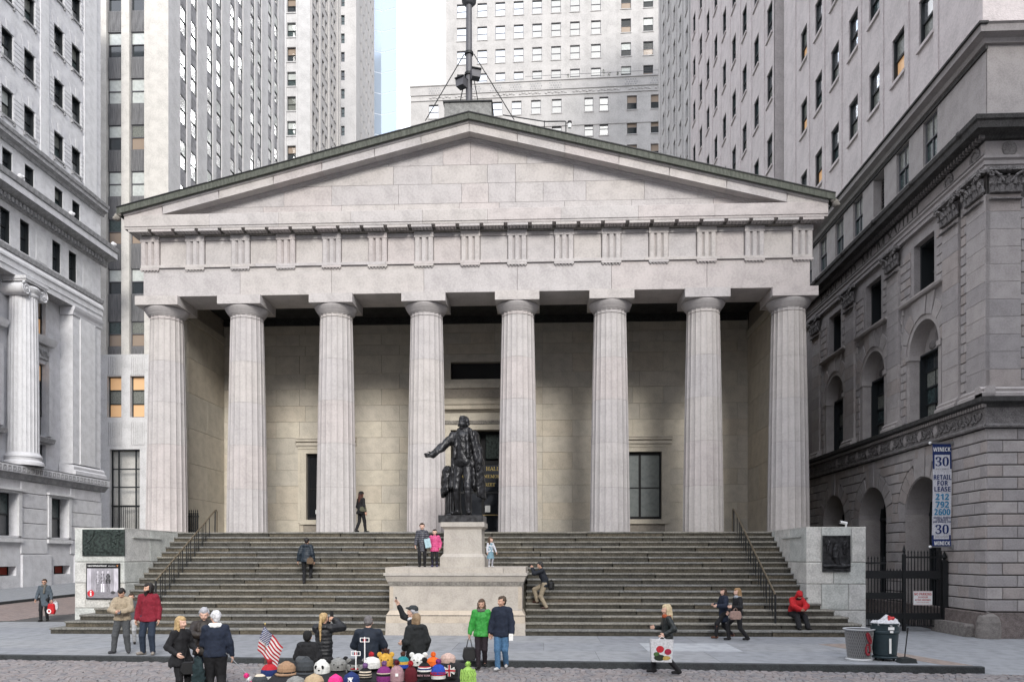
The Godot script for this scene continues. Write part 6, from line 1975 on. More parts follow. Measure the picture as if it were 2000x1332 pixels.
func ik(a: Vector3, c: Vector3, l1: float, l2: float, hint: Vector3) -> Vector3:
	var d := c - a
	var L := clampf(d.length(), 0.05, l1 + l2 - 0.002)
	var x := (l1 * l1 - l2 * l2 + L * L) / (2.0 * L)
	var u := d.normalized()
	var hp := (hint - u * hint.dot(u)).normalized()
	return a + u * x + hp * sqrt(maxf(0.0, l1 * l1 - x * x))
func cap_(a: Vector3, b: Vector3, ra: float, rb: float, sz := 1.0) -> Array: return [a.x, a.y, a.z, b.x, b.y, b.z, ra, rb, sz]
func in_head(l: Array, H: Vector3, B: Basis, s: float) -> Array:
	var o := []
	for p in l:
		var a := H + B * (V(p[0], p[1], p[2]) * s)
		var b := H + B * (V(p[3], p[4], p[5]) * s)
		o.append(cap_(a, b, p[6] * s, p[7] * s))
	return o
func hand_prims(w: Vector3, dir: Vector3, nrm: Vector3, curl: float, side: float) -> Array:
	var d := dir.normalized()
	var n := (nrm - d * nrm.dot(d)).normalized()
	var c := d.cross(n) * side
	var o := [cap_(w - d * 0.03, w + d * 0.02, 0.027, 0.03), cap_(w + d * 0.02 - c * 0.016, w + d * 0.085 - c * 0.018, 0.022, 0.02), cap_(w + d * 0.02 + c * 0.016, w + d * 0.085 + c * 0.02, 0.022, 0.019)]
	for i in 4:
		var s := w + d * (0.088 - 0.006 * absf(i - 1.0)) + c * (-0.031 + 0.0205 * i)
		var a := curl * 0.6
		var m := s + (d * cos(a) + n * sin(a)) * (0.042 - 0.004 * absf(i - 1.2))
		var e := m + (d * cos(curl * 1.5) + n * sin(curl * 1.5)) * (0.04 - 0.005 * absf(i - 1.2))
		o.append(cap_(s, m, 0.0098, 0.009))
		o.append(cap_(m, e, 0.009, 0.0078))
	var tb := w + d * 0.025 - c * 0.032
	var tm := tb + (d * 0.7 - c * 0.6 + n * 0.3 * (1.0 + curl)).normalized() * 0.04
	o.append(cap_(tb, tm, 0.0125, 0.011))
	o.append(cap_(tm, tm + (d * 0.9 - c * 0.1 + n * 0.5 * curl).normalized() * 0.032, 0.011, 0.009))
	return o
const HEAD := [[0, 0.045, -0.028, 0, 0.035, 0.016, 0.082, 0.076], [0, -0.02, 0.025, 0, -0.02, 0.03, 0.066, 0.062], [0, -0.055, 0.03, 0, -0.088, 0.052, 0.052, 0.026], [-0.03, 0.028, 0.078, 0.03, 0.028, 0.078, 0.016, 0.016], [0, 0.012, 0.092, 0, -0.022, 0.106, 0.011, 0.015], [-0.03, -0.03, 0.062, 0.03, -0.03, 0.062, 0.03, 0.03], [-0.016, -0.05, 0.083, 0.016, -0.05, 0.083, 0.011, 0.011], [-0.079, 0.012, -0.008, -0.083, -0.022, -0.004, 0.014, 0.011], [0.079, 0.012, -0.008, 0.083, -0.022, -0.004, 0.014, 0.011]]
const HAIR := {
	"short": [[0, 0.062, -0.03, 0, 0.072, 0.03, 0.084, 0.062], [0, 0.02, -0.05, 0, -0.03, -0.05, 0.075, 0.06], [-0.045, 0.04, -0.02, 0.045, 0.04, -0.02, 0.055, 0.055]],
	"thin": [[0, 0.05, -0.04, 0, 0.0, -0.05, 0.077, 0.07], [0, 0.06, -0.02, 0, 0.06, 0.0, 0.077, 0.072], [-0.04, 0.01, -0.035, 0.04, 0.01, -0.035, 0.05, 0.05]],
	"bob": [[0, 0.062, -0.03, 0, 0.072, 0.03, 0.088, 0.066], [0, 0.02, -0.055, 0, -0.08, -0.055, 0.082, 0.07], [-0.07, 0.03, -0.01, -0.078, -0.08, 0.0, 0.034, 0.03], [0.07, 0.03, -0.01, 0.078, -0.08, 0.0, 0.034, 0.03]],
	"long": [[0, 0.062, -0.03, 0, 0.072, 0.03, 0.088, 0.066], [0, 0.02, -0.055, 0, -0.12, -0.075, 0.084, 0.075], [0, -0.12, -0.08, 0, -0.30, -0.10, 0.075, 0.05], [-0.07, 0.03, -0.015, -0.085, -0.18, -0.01, 0.036, 0.035], [0.07, 0.03, -0.015, 0.085, -0.18, -0.01, 0.036, 0.035], [-0.05, -0.12, -0.07, -0.06, -0.28, -0.07, 0.05, 0.03], [0.05, -0.12, -0.07, 0.06, -0.28, -0.07, 0.05, 0.03]],
	"pony": [[0, 0.06, -0.03, 0, 0.07, 0.025, 0.085, 0.064], [0, 0.02, -0.05, 0, -0.03, -0.05, 0.077, 0.06], [0, 0.03, -0.13, 0, -0.12, -0.16, 0.028, 0.03], [0, -0.12, -0.16, 0, -0.48, -0.15, 0.034, 0.012]],
	"tails": [[0, 0.062, -0.03, 0, 0.07, 0.025, 0.085, 0.064], [0, 0.02, -0.05, 0, -0.04, -0.05, 0.077, 0.06], [-0.075, -0.05, 0.0, -0.085, -0.3, 0.06, 0.024, 0.014], [0.075, -0.05, 0.0, 0.085, -0.3, 0.06, 0.024, 0.014]]}
const CAPS := {"cap": [[0, 0.075, -0.025, 0, 0.075, 0.02, 0.09, 0.08], [-0.03, 0.07, 0.1, 0.03, 0.07, 0.14, 0.02, 0.018], [0.03, 0.07, 0.1, -0.03, 0.07, 0.14, 0.02, 0.018]], "hood": [[0, 0.06, -0.04, 0, 0.06, 0.03, 0.1, 0.085], [0, -0.02, -0.05, 0, -0.14, -0.05, 0.09, 0.09], [-0.075, 0.0, 0.0, -0.07, -0.12, 0.0, 0.045, 0.05], [0.075, 0.0, 0.0, 0.07, -0.12, 0.0, 0.045, 0.05], [-0.03, 0.085, 0.09, 0.03, 0.085, 0.09, 0.022, 0.022]], "beanie": [[0, 0.065, -0.03, 0, 0.07, 0.02, 0.096, 0.088], [0, 0.02, -0.05, 0, 0.0, -0.05, 0.09, 0.085]]}

func cloth(key: String, r: float, g: float, b: float, rough := 0.85) -> Material:
	if not M.has(key): mat(key, r, g, b, rough, "cloth", 0.35, "weave", 0.25)
	return M[key]
func skin(k: int) -> Material:
	if not M.has("skin0"):
		mat("skin0", 0.47, 0.28, 0.2, 0.5)
		mat("skin1", 0.55, 0.35, 0.27, 0.5)
		mat("skin2", 0.4, 0.23, 0.155, 0.5)
		mat("lips", 0.3, 0.09, 0.08, 0.5)
	return M["skin" + str(k)]

# one figure: a continuous body, with hair and clothes as its parts. Figure faces +z; lengths are for a 1.75 m adult
func person(label: String, at: Vector3, yaw: float, h: float, c: Dictionary, called := "person", category := "person") -> Node3D:
	var N := thing(called, label, category, at, yaw)
	N.scale = Vector3.ONE * (h / 1.75)
	var fat: float = c.get("fat", 1.0)
	var pel: Vector3 = V(0, 0.93, 0) + c.get("pel", Vector3.ZERO)
	var lean: Vector3 = c.get("lean", Vector3.ZERO)
	var chest := pel + V(0, 0.36, 0) + lean
	var neck := chest + V(0, 0.155, 0) + lean * 0.35
	var H: Vector3 = neck + V(0, 0.145, 0.015) + lean * 0.25 + c.get("hoff", Vector3.ZERO)
	var hs: float = c.get("hs", 1.0)
	H.y += (hs - 1.0) * 0.1
	var HB := Basis.from_euler(V(deg_to_rad(c.get("pitch", 0.0)), deg_to_rad(c.get("look", 0.0)), deg_to_rad(c.get("tilt", 0.0))))
	var sw: float = 0.158 * c.get("sw", 1.0)
	var shl := chest + V(sw, 0.095, 0)
	var shr := chest + V(-sw, 0.095, 0)
	var lh: Vector3 = c.get("lh", V(0.26, 0.84, 0.05))
	var rh: Vector3 = c.get("rh", V(-0.26, 0.84, 0.05))
	var lw := shl + (lh - shl).limit_length(0.528)
	var rw := shr + (rh - shr).limit_length(0.528)
	var le := ik(shl, lw, 0.285, 0.25, c.get("lel", V(0.5, -0.2, -1)))
	var re := ik(shr, rw, 0.285, 0.25, c.get("rel", V(-0.5, -0.2, -1)))
	var hl := pel + V(0.085, -0.03, 0)
	var hr := pel + V(-0.085, -0.03, 0)
	var lf: Vector3 = c.get("lf", V(0.1, 0.08, 0))
	var rf: Vector3 = c.get("rf", V(-0.1, 0.08, 0))
	var lk := ik(hl, lf, 0.43, 0.41, c.get("lk", V(0.1, 0, 1)))
	var rk := ik(hr, rf, 0.43, 0.41, c.get("rk", V(-0.1, 0, 1)))
	var lt := Basis(Vector3.UP, deg_to_rad(c.get("lty", 12.0))) * V(0, -0.035, 0.15)
	var rt := Basis(Vector3.UP, deg_to_rad(c.get("rty", -12.0))) * V(0, -0.035, 0.15)
	# body
	var b := [cap_(hl, hr, 0.1 * fat, 0.1 * fat, 0.85), cap_(pel + V(0, 0.06, 0), chest, 0.128 * fat, 0.135 * fat, 0.68), cap_(shl, shr, 0.055, 0.055), cap_(chest + V(0, 0.1, 0), H + V(0, -0.05, -0.01), 0.05, 0.048)]
	for s in [[hl, lk, lf, lt], [hr, rk, rf, rt]]:
		b.append(cap_(s[0], s[1], 0.08 * fat, 0.054))
		b.append(cap_(s[1], s[2], 0.054, 0.036))
		b.append(cap_(s[2] + V(0, -0.03, 0) - s[3] * 0.15, s[2] + s[3] * 0.8, 0.036, 0.03))
	for s in [[shl, le, lw], [shr, re, rw]]:
		b.append(cap_(s[0], s[1], 0.05, 0.038))
		b.append(cap_(s[1], s[2], 0.037, 0.026))
	var body := sdf(b, 0.03, 0.035)
	var hp := in_head(HEAD, H, HB, hs)
	hp.append(cap_(H + V(0, -0.03, -0.015), neck + V(0, -0.02, -0.01), 0.05, 0.05))
	body.add(sdf(hp, 0.011, 0.018))
	body.add(sdf(hand_prims(lw, lw - le + c.get("lhd", Vector3.ZERO), c.get("lhn", V(-1, 0, 0.3)), c.get("lcurl", 0.5), 1.0), 0.0085, 0.006))
	body.add(sdf(hand_prims(rw, rw - re + c.get("rhd", Vector3.ZERO), c.get("rhn", V(1, 0, 0.3)), c.get("rcurl", 0.5), -1.0), 0.0085, 0.006))
	var sk: Material = c.get("skin_mat", skin(c.get("skin", 0)))
	put(N, "body", body.mesh(), sk)
	if not c.has("skin_mat"):
		for s in [-1, 1]: put(N, "eye", G.new().ball(H + HB * (V(s * 0.031, 0.008, 0.083) * hs), V(0.011, 0.008, 0.009) * hs, 8, 6).mesh(), M.black)
		put(N, "mouth", G.new().ball(H + HB * (V(0, -0.05, 0.091) * hs), V(0.022, 0.005, 0.007) * hs, 8, 5).mesh(), M.lips)
	# clothes
	var o: float = c.get("puff", 0.02)
	if c.has("top"):
		var t := [cap_(pel + V(0, 0.1, 0), chest + V(0, -0.02, 0), 0.138 * fat + o, 0.146 * fat + o, 0.72), cap_(shl, shr, 0.046 + o * 0.8, 0.046 + o * 0.8), cap_(chest, chest + V(0, 0.07, 0), 0.14 * fat + o, 0.11 + o, 0.7)]
		for s in [shl, shr]: t.append(cap_(neck + V(0, -0.035, -0.01), s, 0.05 + o * 0.4, 0.046 + o * 0.7))
		var sl: float = c.get("sleeve", 0.93)
		for s in [[shl, le, lw], [shr, re, rw]]:
			t.append(cap_(s[0], s[1], 0.054 + o, 0.046 + o))
			t.append(cap_(s[1], s[1].lerp(s[2], sl), 0.044 + o, 0.033 + o))
		var hem: float = c.get("hem", 0.84)
		var cut := -99.0
		if c.has("no_hem"): t.append(cap_(pel + V(0, 0.12, -0.03), pel + V(0, 0.02, -0.05), 0.13 * fat + o, 0.13 * fat + o, 0.7))
		elif pel.y > 0.8:
			var fl: float = c.get("flare", 0.0)
			var lean2 := V(pel.x, 0, pel.z)
			t.append(cap_(pel + V(0, 0.12, 0), lean2 + V(0, hem - 0.03, 0), 0.138 * fat + o, 0.148 * fat + o + fl, 0.8))
			t.append(cap_(lean2 + V(-0.05, minf(pel.y, hem + 0.05), 0), lean2 + V(0.05, minf(pel.y, hem + 0.05), 0), 0.125 * fat + o + fl, 0.125 * fat + o + fl, 0.9))
			cut = hem
		else: t.append(cap_(pel + V(0, 0.1, 0), pel, 0.14 * fat + o, 0.15 * fat + o, 0.78))
		if c.get("collar", true): t.append(cap_(neck + V(0, -0.05, -0.005), neck + V(0, 0.0, -0.005), 0.066, 0.064))
		if c.get("hoodback", false): t.append(cap_(neck + V(-0.06, -0.02, -0.09), neck + V(0.06, -0.02, -0.09), 0.06, 0.06))
		t.append_array(c.get("extra", []))
		put(N, c.get("topname", "jacket"), sdf(t, c.get("cell", 0.02), 0.03, c.get("wrinkle", 0.012), 9.0, c.get("stripe", 0.0), cut).mesh(), c.top)
	if c.has("trousers"):
		var lo: float = c.get("leg", 0.014)
		var t := [cap_(hl, hr, 0.105 * fat + lo * 0.5, 0.105 * fat + lo * 0.5, 0.88)]
		for s in [[hl, lk, lf], [hr, rk, rf]]:
			t.append(cap_(s[0], s[1], 0.083 * fat + lo, 0.056 + lo))
			t.append(cap_(s[1], s[1].lerp(s[2], c.get("cuff", 1.0)), 0.057 + lo, 0.042 + lo))
		put(N, c.get("bottomname", "trousers"), sdf(t, 0.02, 0.025, 0.01, 11.0).mesh(), c.trousers)
	if c.has("skirt"):
		put(N, "skirt", sdf([cap_(pel + V(0, 0.08, 0), V(0, c.skirt_y - 0.02, pel.z), 0.15, 0.24, 0.8), cap_(pel + V(0, 0.05, 0), chest + V(0, 0.03, 0), 0.16, 0.15, 0.74)], 0.02, 0.03, 0.012, 12.0, 0.0, c.skirt_y).mesh(), c.skirt)
	if c.has("shoes"):
		for s in [[lf, lt, lk], [rf, rt, rk]]:
			var t := [cap_(s[0] + V(0, -0.035, 0) - s[1] * 0.25, s[0] + s[1] * 0.95, 0.043, 0.036), cap_(s[0] + V(0, -0.03, 0), s[0] + V(0, 0.02, 0), 0.046, 0.045)]
			if c.has("boot"): t.append(cap_(s[0], s[0].lerp(s[2], c.boot), 0.05, 0.064))
			put(N, "shoe", sdf(t, 0.015, 0.02).mesh(), c.shoes)
	if c.has("hair"): put(N, "hair", sdf(in_head(HAIR[c.hair], H, HB, hs), 0.013, 0.02, 0.012, 26.0).mesh(), c.haircol)
	if c.has("hat"): put(N, "hat" if c.hat != "hood" else "hood", sdf(in_head(CAPS[c.hat], H, HB, hs), 0.013, 0.02, 0.004, 16.0).mesh(), c.hatcol)
	if c.has("beard"): put(N, "beard", sdf(in_head([[-0.045, -0.05, 0.045, 0.045, -0.05, 0.045, 0.034, 0.034], [0, -0.08, 0.055, 0, -0.16, 0.06, 0.055, 0.035]], H, HB, hs), 0.012, 0.02, 0.012, 25.0).mesh(), c.beard)
	if c.has("glasses"):
		var gg := G.new()
		for e in [-0.034, 0.034]:
			if c.glasses == "dark": gg.box(e - 0.027, -0.008, 0.09, e + 0.027, 0.027, 0.1)
			else: gg.box(e - 0.026, 0.022, 0.094, e + 0.026, 0.027, 0.1).box(e - 0.026, -0.008, 0.094, e + 0.026, -0.004, 0.1)
		gg.box(-0.008, 0.012, 0.095, 0.008, 0.018, 0.101)
		put(N, "glasses", gg.mesh(), M.black, H).basis = HB
	if c.has("scarf"):
		var t := []
		for k in 8:
			var a0 := TAU * k / 8
			var a1 := TAU * (k + 1) / 8
			t.append(cap_(neck + V(cos(a0) * 0.075, 0.0, sin(a0) * 0.07), neck + V(cos(a1) * 0.075, 0.0, sin(a1) * 0.07), 0.045, 0.045))
		if c.get("tails", false): t.append(cap_(neck + V(0.05, -0.03, 0.08), chest + V(0.04, -0.12, 0.15), 0.04, 0.04))
		put(N, "scarf", sdf(t, 0.016, 0.02, 0.012, 20.0).mesh(), c.scarf)
	N.set_meta("lw", lw + (lw - le).normalized() * 0.07)
	N.set_meta("rw", rw + (rw - re).normalized() * 0.07)
	N.set_meta("neck", neck)
	return N
func hold(N: Node3D, key: String) -> Vector3: return N.transform * (N.get_meta(key) as Vector3)
func tote(called: String, label: String, at: Vector3, yaw: float, w: float, h: float, d: float, m: Material, drop: float, wrinkle := 0.012) -> Node3D: # hangs below its handles at AT
	var n := thing(called, label, "bag", at, yaw)
	var poly := func(k: float) -> PackedVector2Array:
		return v2([-w * 0.42 * k, -drop - h * (0.5 + 0.5 * k) + 0.03, -w * 0.36 * k, -drop - h * (0.5 + 0.5 * k), w * 0.36 * k, -drop - h * (0.5 + 0.5 * k), w * 0.42 * k, -drop - h * (0.5 + 0.5 * k) + 0.03, w * 0.5 * k, -drop - h * 0.7, w * 0.42 * k, -drop - h * 0.15, w * 0.34 * k, -drop - h * (0.5 - 0.5 * k), -w * 0.34 * k, -drop - h * (0.5 - 0.5 * k), -w * 0.42 * k, -drop - h * 0.15, -w * 0.5 * k, -drop - h * 0.7])
	var body := G.new()
	var lay := [[0.84, -0.5], [0.96, -0.36], [1.0, 0.0], [0.96, 0.36], [0.84, 0.5]]
	for i in 4:
		var a: PackedVector2Array = poly.call(lay[i][0])
		var b: PackedVector2Array = poly.call(lay[i + 1][0])
		for j in a.size():
			var m2 := (j + 1) % a.size()
			body.q(V(a[j].x, a[j].y, lay[i][1] * d), V(a[m2].x, a[m2].y, lay[i][1] * d), V(b[m2].x, b[m2].y, lay[i + 1][1] * d), V(b[j].x, b[j].y, lay[i + 1][1] * d))
	body.prism(poly.call(0.84), d * 0.49, d * 0.5).prism(poly.call(0.84), -d * 0.5, -d * 0.49)
	put(n, "pouch", body.mesh(), m)
	for s in [-1, 1]: put(n, "handle", G.new().tube([V(-w * 0.22, -drop - h * 0.15, s * d * 0.25), V(-w * 0.1, -drop * 0.4, s * 0.02), V(0, 0, s * 0.01), V(w * 0.1, -drop * 0.4, s * 0.02), V(w * 0.22, -drop - h * 0.15, s * d * 0.25)], 0.009, 6).mesh(), m)
	return n
func phone(label: String, at: Vector3, yaw: float, pitch: float) -> void:
	var n := thing("phone", label, "phone", at, yaw)
	n.rotation.x = deg_to_rad(pitch)
	put(n, "case", G.new().box(-0.036, -0.07, -0.005, 0.036, 0.07, 0.005).mesh(), M.black)
	put(n, "screen", G.new().box(-0.032, -0.062, 0.005, 0.032, 0.062, 0.0065).mesh(), M.glass)

func build_people() -> void:
	var blk := cloth("c_black", 0.012, 0.012, 0.014)
	var nav := cloth("c_navy", 0.012, 0.018, 0.035)
	var jean := cloth("c_jean", 0.02, 0.03, 0.05)
	var gry := cloth("c_grey", 0.07, 0.075, 0.08)
	var shoe := cloth("c_shoe", 0.015, 0.013, 0.012, 0.5)
	var brn := cloth("h_brown", 0.04, 0.022, 0.012, 0.6)
	var blo := cloth("h_blond", 0.42, 0.29, 0.14, 0.55)
	var hdk := cloth("h_dark", 0.012, 0.009, 0.008, 0.55)
	var hgr := cloth("h_grey", 0.36, 0.36, 0.38, 0.6)
	var walk := {"lf": V(0.09, 0.1, 0.3), "rf": V(-0.09, 0.13, -0.34), "rty": 0.0, "lty": 0.0, "pel": V(0, -0.06, 0), "lh": V(0.24, 0.9, -0.12), "rh": V(-0.24, 0.9, 0.16)}
	var mk := func(a: Dictionary, b: Dictionary) -> Dictionary:
		var o := a.duplicate()
		o.merge(b, true)
		return o
	# on the side street
	var p := person("person in a grey belted coat and sunglasses carrying a red shopping bag", V(-16.75, 0, 1.8), 12, 1.70, {"top": cloth("c_slate", 0.075, 0.095, 0.115), "topname": "coat", "hem": 0.62, "flare": 0.01, "trousers": blk, "shoes": shoe, "boot": 0.6, "hair": "short", "haircol": brn, "glasses": "dark", "tails": true, "scarf": cloth("c_taupe", 0.12, 0.115, 0.1), "lf": V(0.08, 0.08, -0.08), "rf": V(-0.08, 0.08, 0.12), "lh": V(0.3, 0.86, 0.08), "rh": V(-0.27, 0.9, 0.12)})
	var sb := tote("shopping_bag", "bright red shopping bag with white print held by the person in grey", hold(p, "lw"), 0, 0.3, 0.42, 0.14, cloth("c_bagred", 0.5, 0.02, 0.025, 0.4), 0.08)
	put(sb, "print", G.new().lathe([[0.05, 0], [0.09, 0.005], [0.09, 0.01]], 16).mesh(), M.white, V(-0.05, -0.38, 0.08)).rotation.x = PI / 2
	tote("shopping_bag", "crumpled white carrier bag behind the red shopping bag", hold(p, "lw") + V(0.1, 0.02, -0.08), 20, 0.22, 0.3, 0.12, M.bag_white, 0.06)
	# in front of the stairs
	p = person("person in a beige anorak looking down at a phone", V(-8.17, 0, 11.25), 12, 1.76, {"top": cloth("c_beige", 0.34, 0.28, 0.2), "hem": 0.86, "puff": 0.035, "wrinkle": 0.02, "hoodback": true, "trousers": gry, "leg": 0.024, "shoes": cloth("c_sneak", 0.05, 0.05, 0.055), "hair": "short", "haircol": hdk, "pitch": 38.0, "hoff": V(0, -0.02, 0.04), "lh": V(0.07, 1.1, 0.3), "rh": V(-0.06, 1.1, 0.3), "lel": V(1, -0.5, -0.3), "rel": V(-1, -0.5, -0.3), "lf": V(0.15, 0.08, 0.02), "rf": V(-0.2, 0.08, 0.04), "lty": 22.0, "rty": -28.0, "lcurl": 0.9, "rcurl": 0.9})
	phone("black phone in the hands of the person in beige", hold(p, "rw") + V(0.06, 0.01, 0.02), 12, -50)
	person("person mostly hidden behind the beige anorak, in pale trousers and black shoes", V(-9.08, 0, 9.2), 15, 1.5, {"top": gry, "trousers": cloth("c_pale", 0.4, 0.4, 0.4), "shoes": shoe, "hair": "short", "haircol": brn})
	person("bearded person in a dark red jacket and jeans standing on the pavement", V(-7.33, 0, 11.5), 6, 1.88, {"top": cloth("c_red", 0.19, 0.012, 0.025), "hem": 0.8, "puff": 0.03, "wrinkle": 0.016, "trousers": jean, "leg": 0.02, "shoes": cloth("c_tan", 0.25, 0.22, 0.19), "hair": "bob", "haircol": hdk, "beard": hdk, "look": -38.0, "lh": V(0.27, 0.8, 0.05), "rh": V(-0.28, 0.8, 0.04), "rf": V(-0.12, 0.08, 0.02), "lf": V(0.12, 0.08, 0.05), "lty": 20.0, "rty": -35.0})
	# group at the kerb
	p = person("person with long blond hair in a flared black coat facing the two grey haired people", V(-4.16, -0.305, 16.2), 66, 1.70, {"top": blk, "topname": "coat", "hem": 0.74, "flare": 0.06, "trousers": blk, "shoes": shoe, "hair": "long", "haircol": blo, "skin": 1, "look": 12.0, "lh": V(0.2, 1.05, 0.22), "rh": V(-0.22, 1.0, 0.15)})
	tote("handbag", "black shoulder bag hanging at the hip of the blond person", V(-3.96, 0.86, 16.32), 30, 0.3, 0.26, 0.15, cloth("c_leather", 0.012, 0.012, 0.013, 0.4), 0.34)
	person("grey haired person in a dark brown leather jacket with a hand at the chest", V(-3.99, -0.278, 15.55), 18, 1.80, {"top": cloth("c_brownjk", 0.022, 0.016, 0.013, 0.5), "hem": 0.8, "puff": 0.035, "fat": 1.1, "trousers": jean, "shoes": shoe, "hair": "short", "haircol": hgr, "skin": 1, "pitch": 16.0, "rh": V(0.02, 1.2, 0.26), "rel": V(-1, -0.1, 0.0), "lh": V(0.12, 1.18, 0.26), "rcurl": 1.1, "lcurl": 1.1})
	p = person("white haired person in a navy jumper with a white collar seen from behind", V(-3.47, -0.305, 16.2), 205, 1.82, {"top": nav, "topname": "jumper", "hem": 0.86, "fat": 1.18, "sw": 1.08, "trousers": blk, "leg": 0.03, "shoes": shoe, "hair": "short", "haircol": cloth("h_white", 0.6, 0.6, 0.62, 0.6), "skin": 1, "look": 22.0, "scarf": M.white, "lh": V(0.15, 1.0, 0.28), "rh": V(-0.3, 0.83, 0.02)})
	var fj := thing("folded_jacket", "dark green jacket carried by the white haired person", "jacket", V(-3.72, 0.56, 16.42), 20)
	put(fj, "cloth", sdf([[0, -0.02, 0, 0.02, -0.75, 0, 0.07, 0.17, 0.5], [0.05, -0.1, 0.03, 0.1, -0.6, 0.04, 0.05, 0.06]], 0.02, 0.05, 0.03, 10.0).mesh(), cloth("c_dkgreen", 0.012, 0.025, 0.028))
	put(fj, "collar", G.new().tube([V(-0.06, 0.0, 0), V(0, 0.06, 0), V(0.06, 0.0, 0)], 0.02, 6).mesh(), M.c_dkgreen)
	# behind the hat stall
	p = person("child in a black hat and coat with a grey backpack seen from behind", V(-1.685, -0.30, 16.1), 182, 1.38, {"top": blk, "puff": 0.055, "hoodback": true, "hem": 0.8, "fat": 1.25, "trousers": blk, "shoes": shoe, "hat": "beanie", "hatcol": cloth("c_blackhat", 0.01, 0.01, 0.01), "hair": "short", "haircol": hdk, "hs": 1.1, "scarf": cloth("c_redlining", 0.25, 0.02, 0.02), "lh": V(0.2, 1.0, 0.2), "rh": V(-0.2, 1.0, 0.2)})
	var bp := thing("backpack", "dark grey backpack on the back of the child in black", "backpack", V(-1.70, 0.42, 16.33), 182)
	put(bp, "pack", sdf([[-0.09, -0.2, 0, 0.09, -0.2, 0, 0.1, 0.1], [-0.06, 0.12, 0, 0.06, 0.12, 0, 0.09, 0.09]], 0.02, 0.06, 0.008, 10.0).mesh(), gry)
	put(bp, "pocket", G.new().blk(0.2, 0.16, 0.03, 0.012, V(0, -0.16, 0)).mesh(), gry, V(0, 0, -0.1), 180)
	for s in [-1, 1]: put(bp, "strap", G.new().tube([V(s * 0.1, 0.15, 0.06), V(s * 0.11, 0.2, 0.16), V(s * 0.12, 0.1, 0.26)], 0.018, 6).mesh(), blk)
	p = person("person with a long blond ponytail in a black quilted coat photographing the building", V(-1.63, -0.26, 15.2), 178, 1.66, {"top": cloth("c_blackpuff", 0.013, 0.014, 0.016, 0.5), "topname": "coat", "hem": 0.58, "puff": 0.05, "stripe": 0.008, "hoodback": true, "trousers": blk, "shoes": shoe, "hair": "pony", "haircol": blo, "lh": V(0.0, 1.52, 0.26), "rh": V(-0.16, 1.55, 0.26), "lel": V(0.6, -0.6, 0.1), "rel": V(-1, -0.7, 0.0), "look": -12.0, "lcurl": 0.9, "rcurl": 0.9})
	phone("dark phone held up by the person with the ponytail", hold(p, "rw") + V(-0.02, 0.07, -0.01), 178, 0)
	person("balding person in a dark navy suit jacket standing behind the hats, seen from behind", V(-0.475, -0.303, 16.15), 184, 1.72, {"top": cloth("c_suit", 0.01, 0.016, 0.028, 0.75), "topname": "suit_jacket", "hem": 0.7, "fat": 1.22, "sw": 1.2, "puff": 0.03, "wrinkle": 0.008, "trousers": blk, "shoes": shoe, "hair": "thin", "haircol": cloth("h_stubble", 0.13, 0.12, 0.12, 0.6), "skin": 1, "lh": V(0.16, 1.0, 0.24), "rh": V(-0.16, 1.0, 0.24), "lel": V(1, -0.3, -0.5), "rel": V(-1, -0.3, -0.5), "pitch": 8.0})
	p = person("person in a dark cap raising a phone in front of the podium", V(0.16, -0.242, 14.8), -96, 1.76, {"top": blk, "hem": 0.8, "trousers": blk, "shoes": shoe, "hair": "short", "haircol": hgr, "hat": "cap", "hatcol": cloth("c_capgrey", 0.03, 0.035, 0.037), "skin": 1, "pitch": -12.0, "rh": V(-0.16, 1.72, 0.36), "rel": V(-0.3, -1, 0.2), "lh": V(0.2, 1.0, 0.15), "scarf": cloth("c_white", 0.6, 0.6, 0.6)})
	phone("black phone raised by the person in the dark cap", hold(p, "rw") + V(-0.02, 0.06, 0), -60, 10)
	person("person with short light brown hair in a black hooded coat beside the dark cap", V(0.28, -0.256, 15.1), 214, 1.64, {"top": cloth("c_black2", 0.014, 0.016, 0.017), "topname": "coat", "hem": 0.5, "puff": 0.045, "fat": 1.12, "hoodback": true, "trousers": blk, "shoes": shoe, "hair": "bob", "haircol": cloth("h_sand", 0.25, 0.17, 0.1, 0.6), "skin": 1, "lh": V(0.2, 0.95, 0.16), "rh": V(-0.26, 0.9, 0.1)})
	# couple stepping off the kerb
	p = person("person in a bright green jacket and glasses carrying a black tote", V(1.43, -0.143, 12.6), -4, 1.69, {"top": cloth("c_green", 0.035, 0.28, 0.045, 0.6), "hem": 0.8, "puff": 0.03, "wrinkle": 0.018, "trousers": cloth("c_plum", 0.018, 0.012, 0.016), "shoes": shoe, "hair": "long", "haircol": cloth("h_mid", 0.09, 0.055, 0.035, 0.6), "glasses": "clear", "scarf": cloth("c_taupe", 0.1, 0.1, 0.1), "lf": V(0.07, 0.12, -0.1), "rf": V(-0.05, 0.08, 0.16), "rh": V(-0.3, 0.82, 0.04), "lh": V(0.27, 0.88, 0.05)})
	tote("tote_bag", "black tote bag in the hand of the person in green", hold(p, "rw"), 10, 0.34, 0.32, 0.16, M.c_leather, 0.26)
	p = person("person in a navy hooded jacket and blue jeans walking beside the green jacket", V(1.93, -0.15, 12.75), -12, 1.78, {"top": nav, "hem": 0.78, "puff": 0.035, "hoodback": true, "fat": 1.05, "trousers": cloth("c_blue", 0.06, 0.14, 0.25), "leg": 0.02, "shoes": cloth("c_whiteshoe", 0.5, 0.5, 0.5), "hair": "short", "haircol": cloth("h_mid2", 0.06, 0.04, 0.025, 0.6), "look": -38.0, "lf": V(0.07, 0.12, -0.12), "rf": V(-0.06, 0.08, 0.14), "rh": V(-0.27, 0.86, 0.06), "lh": V(0.27, 0.84, 0.1)})
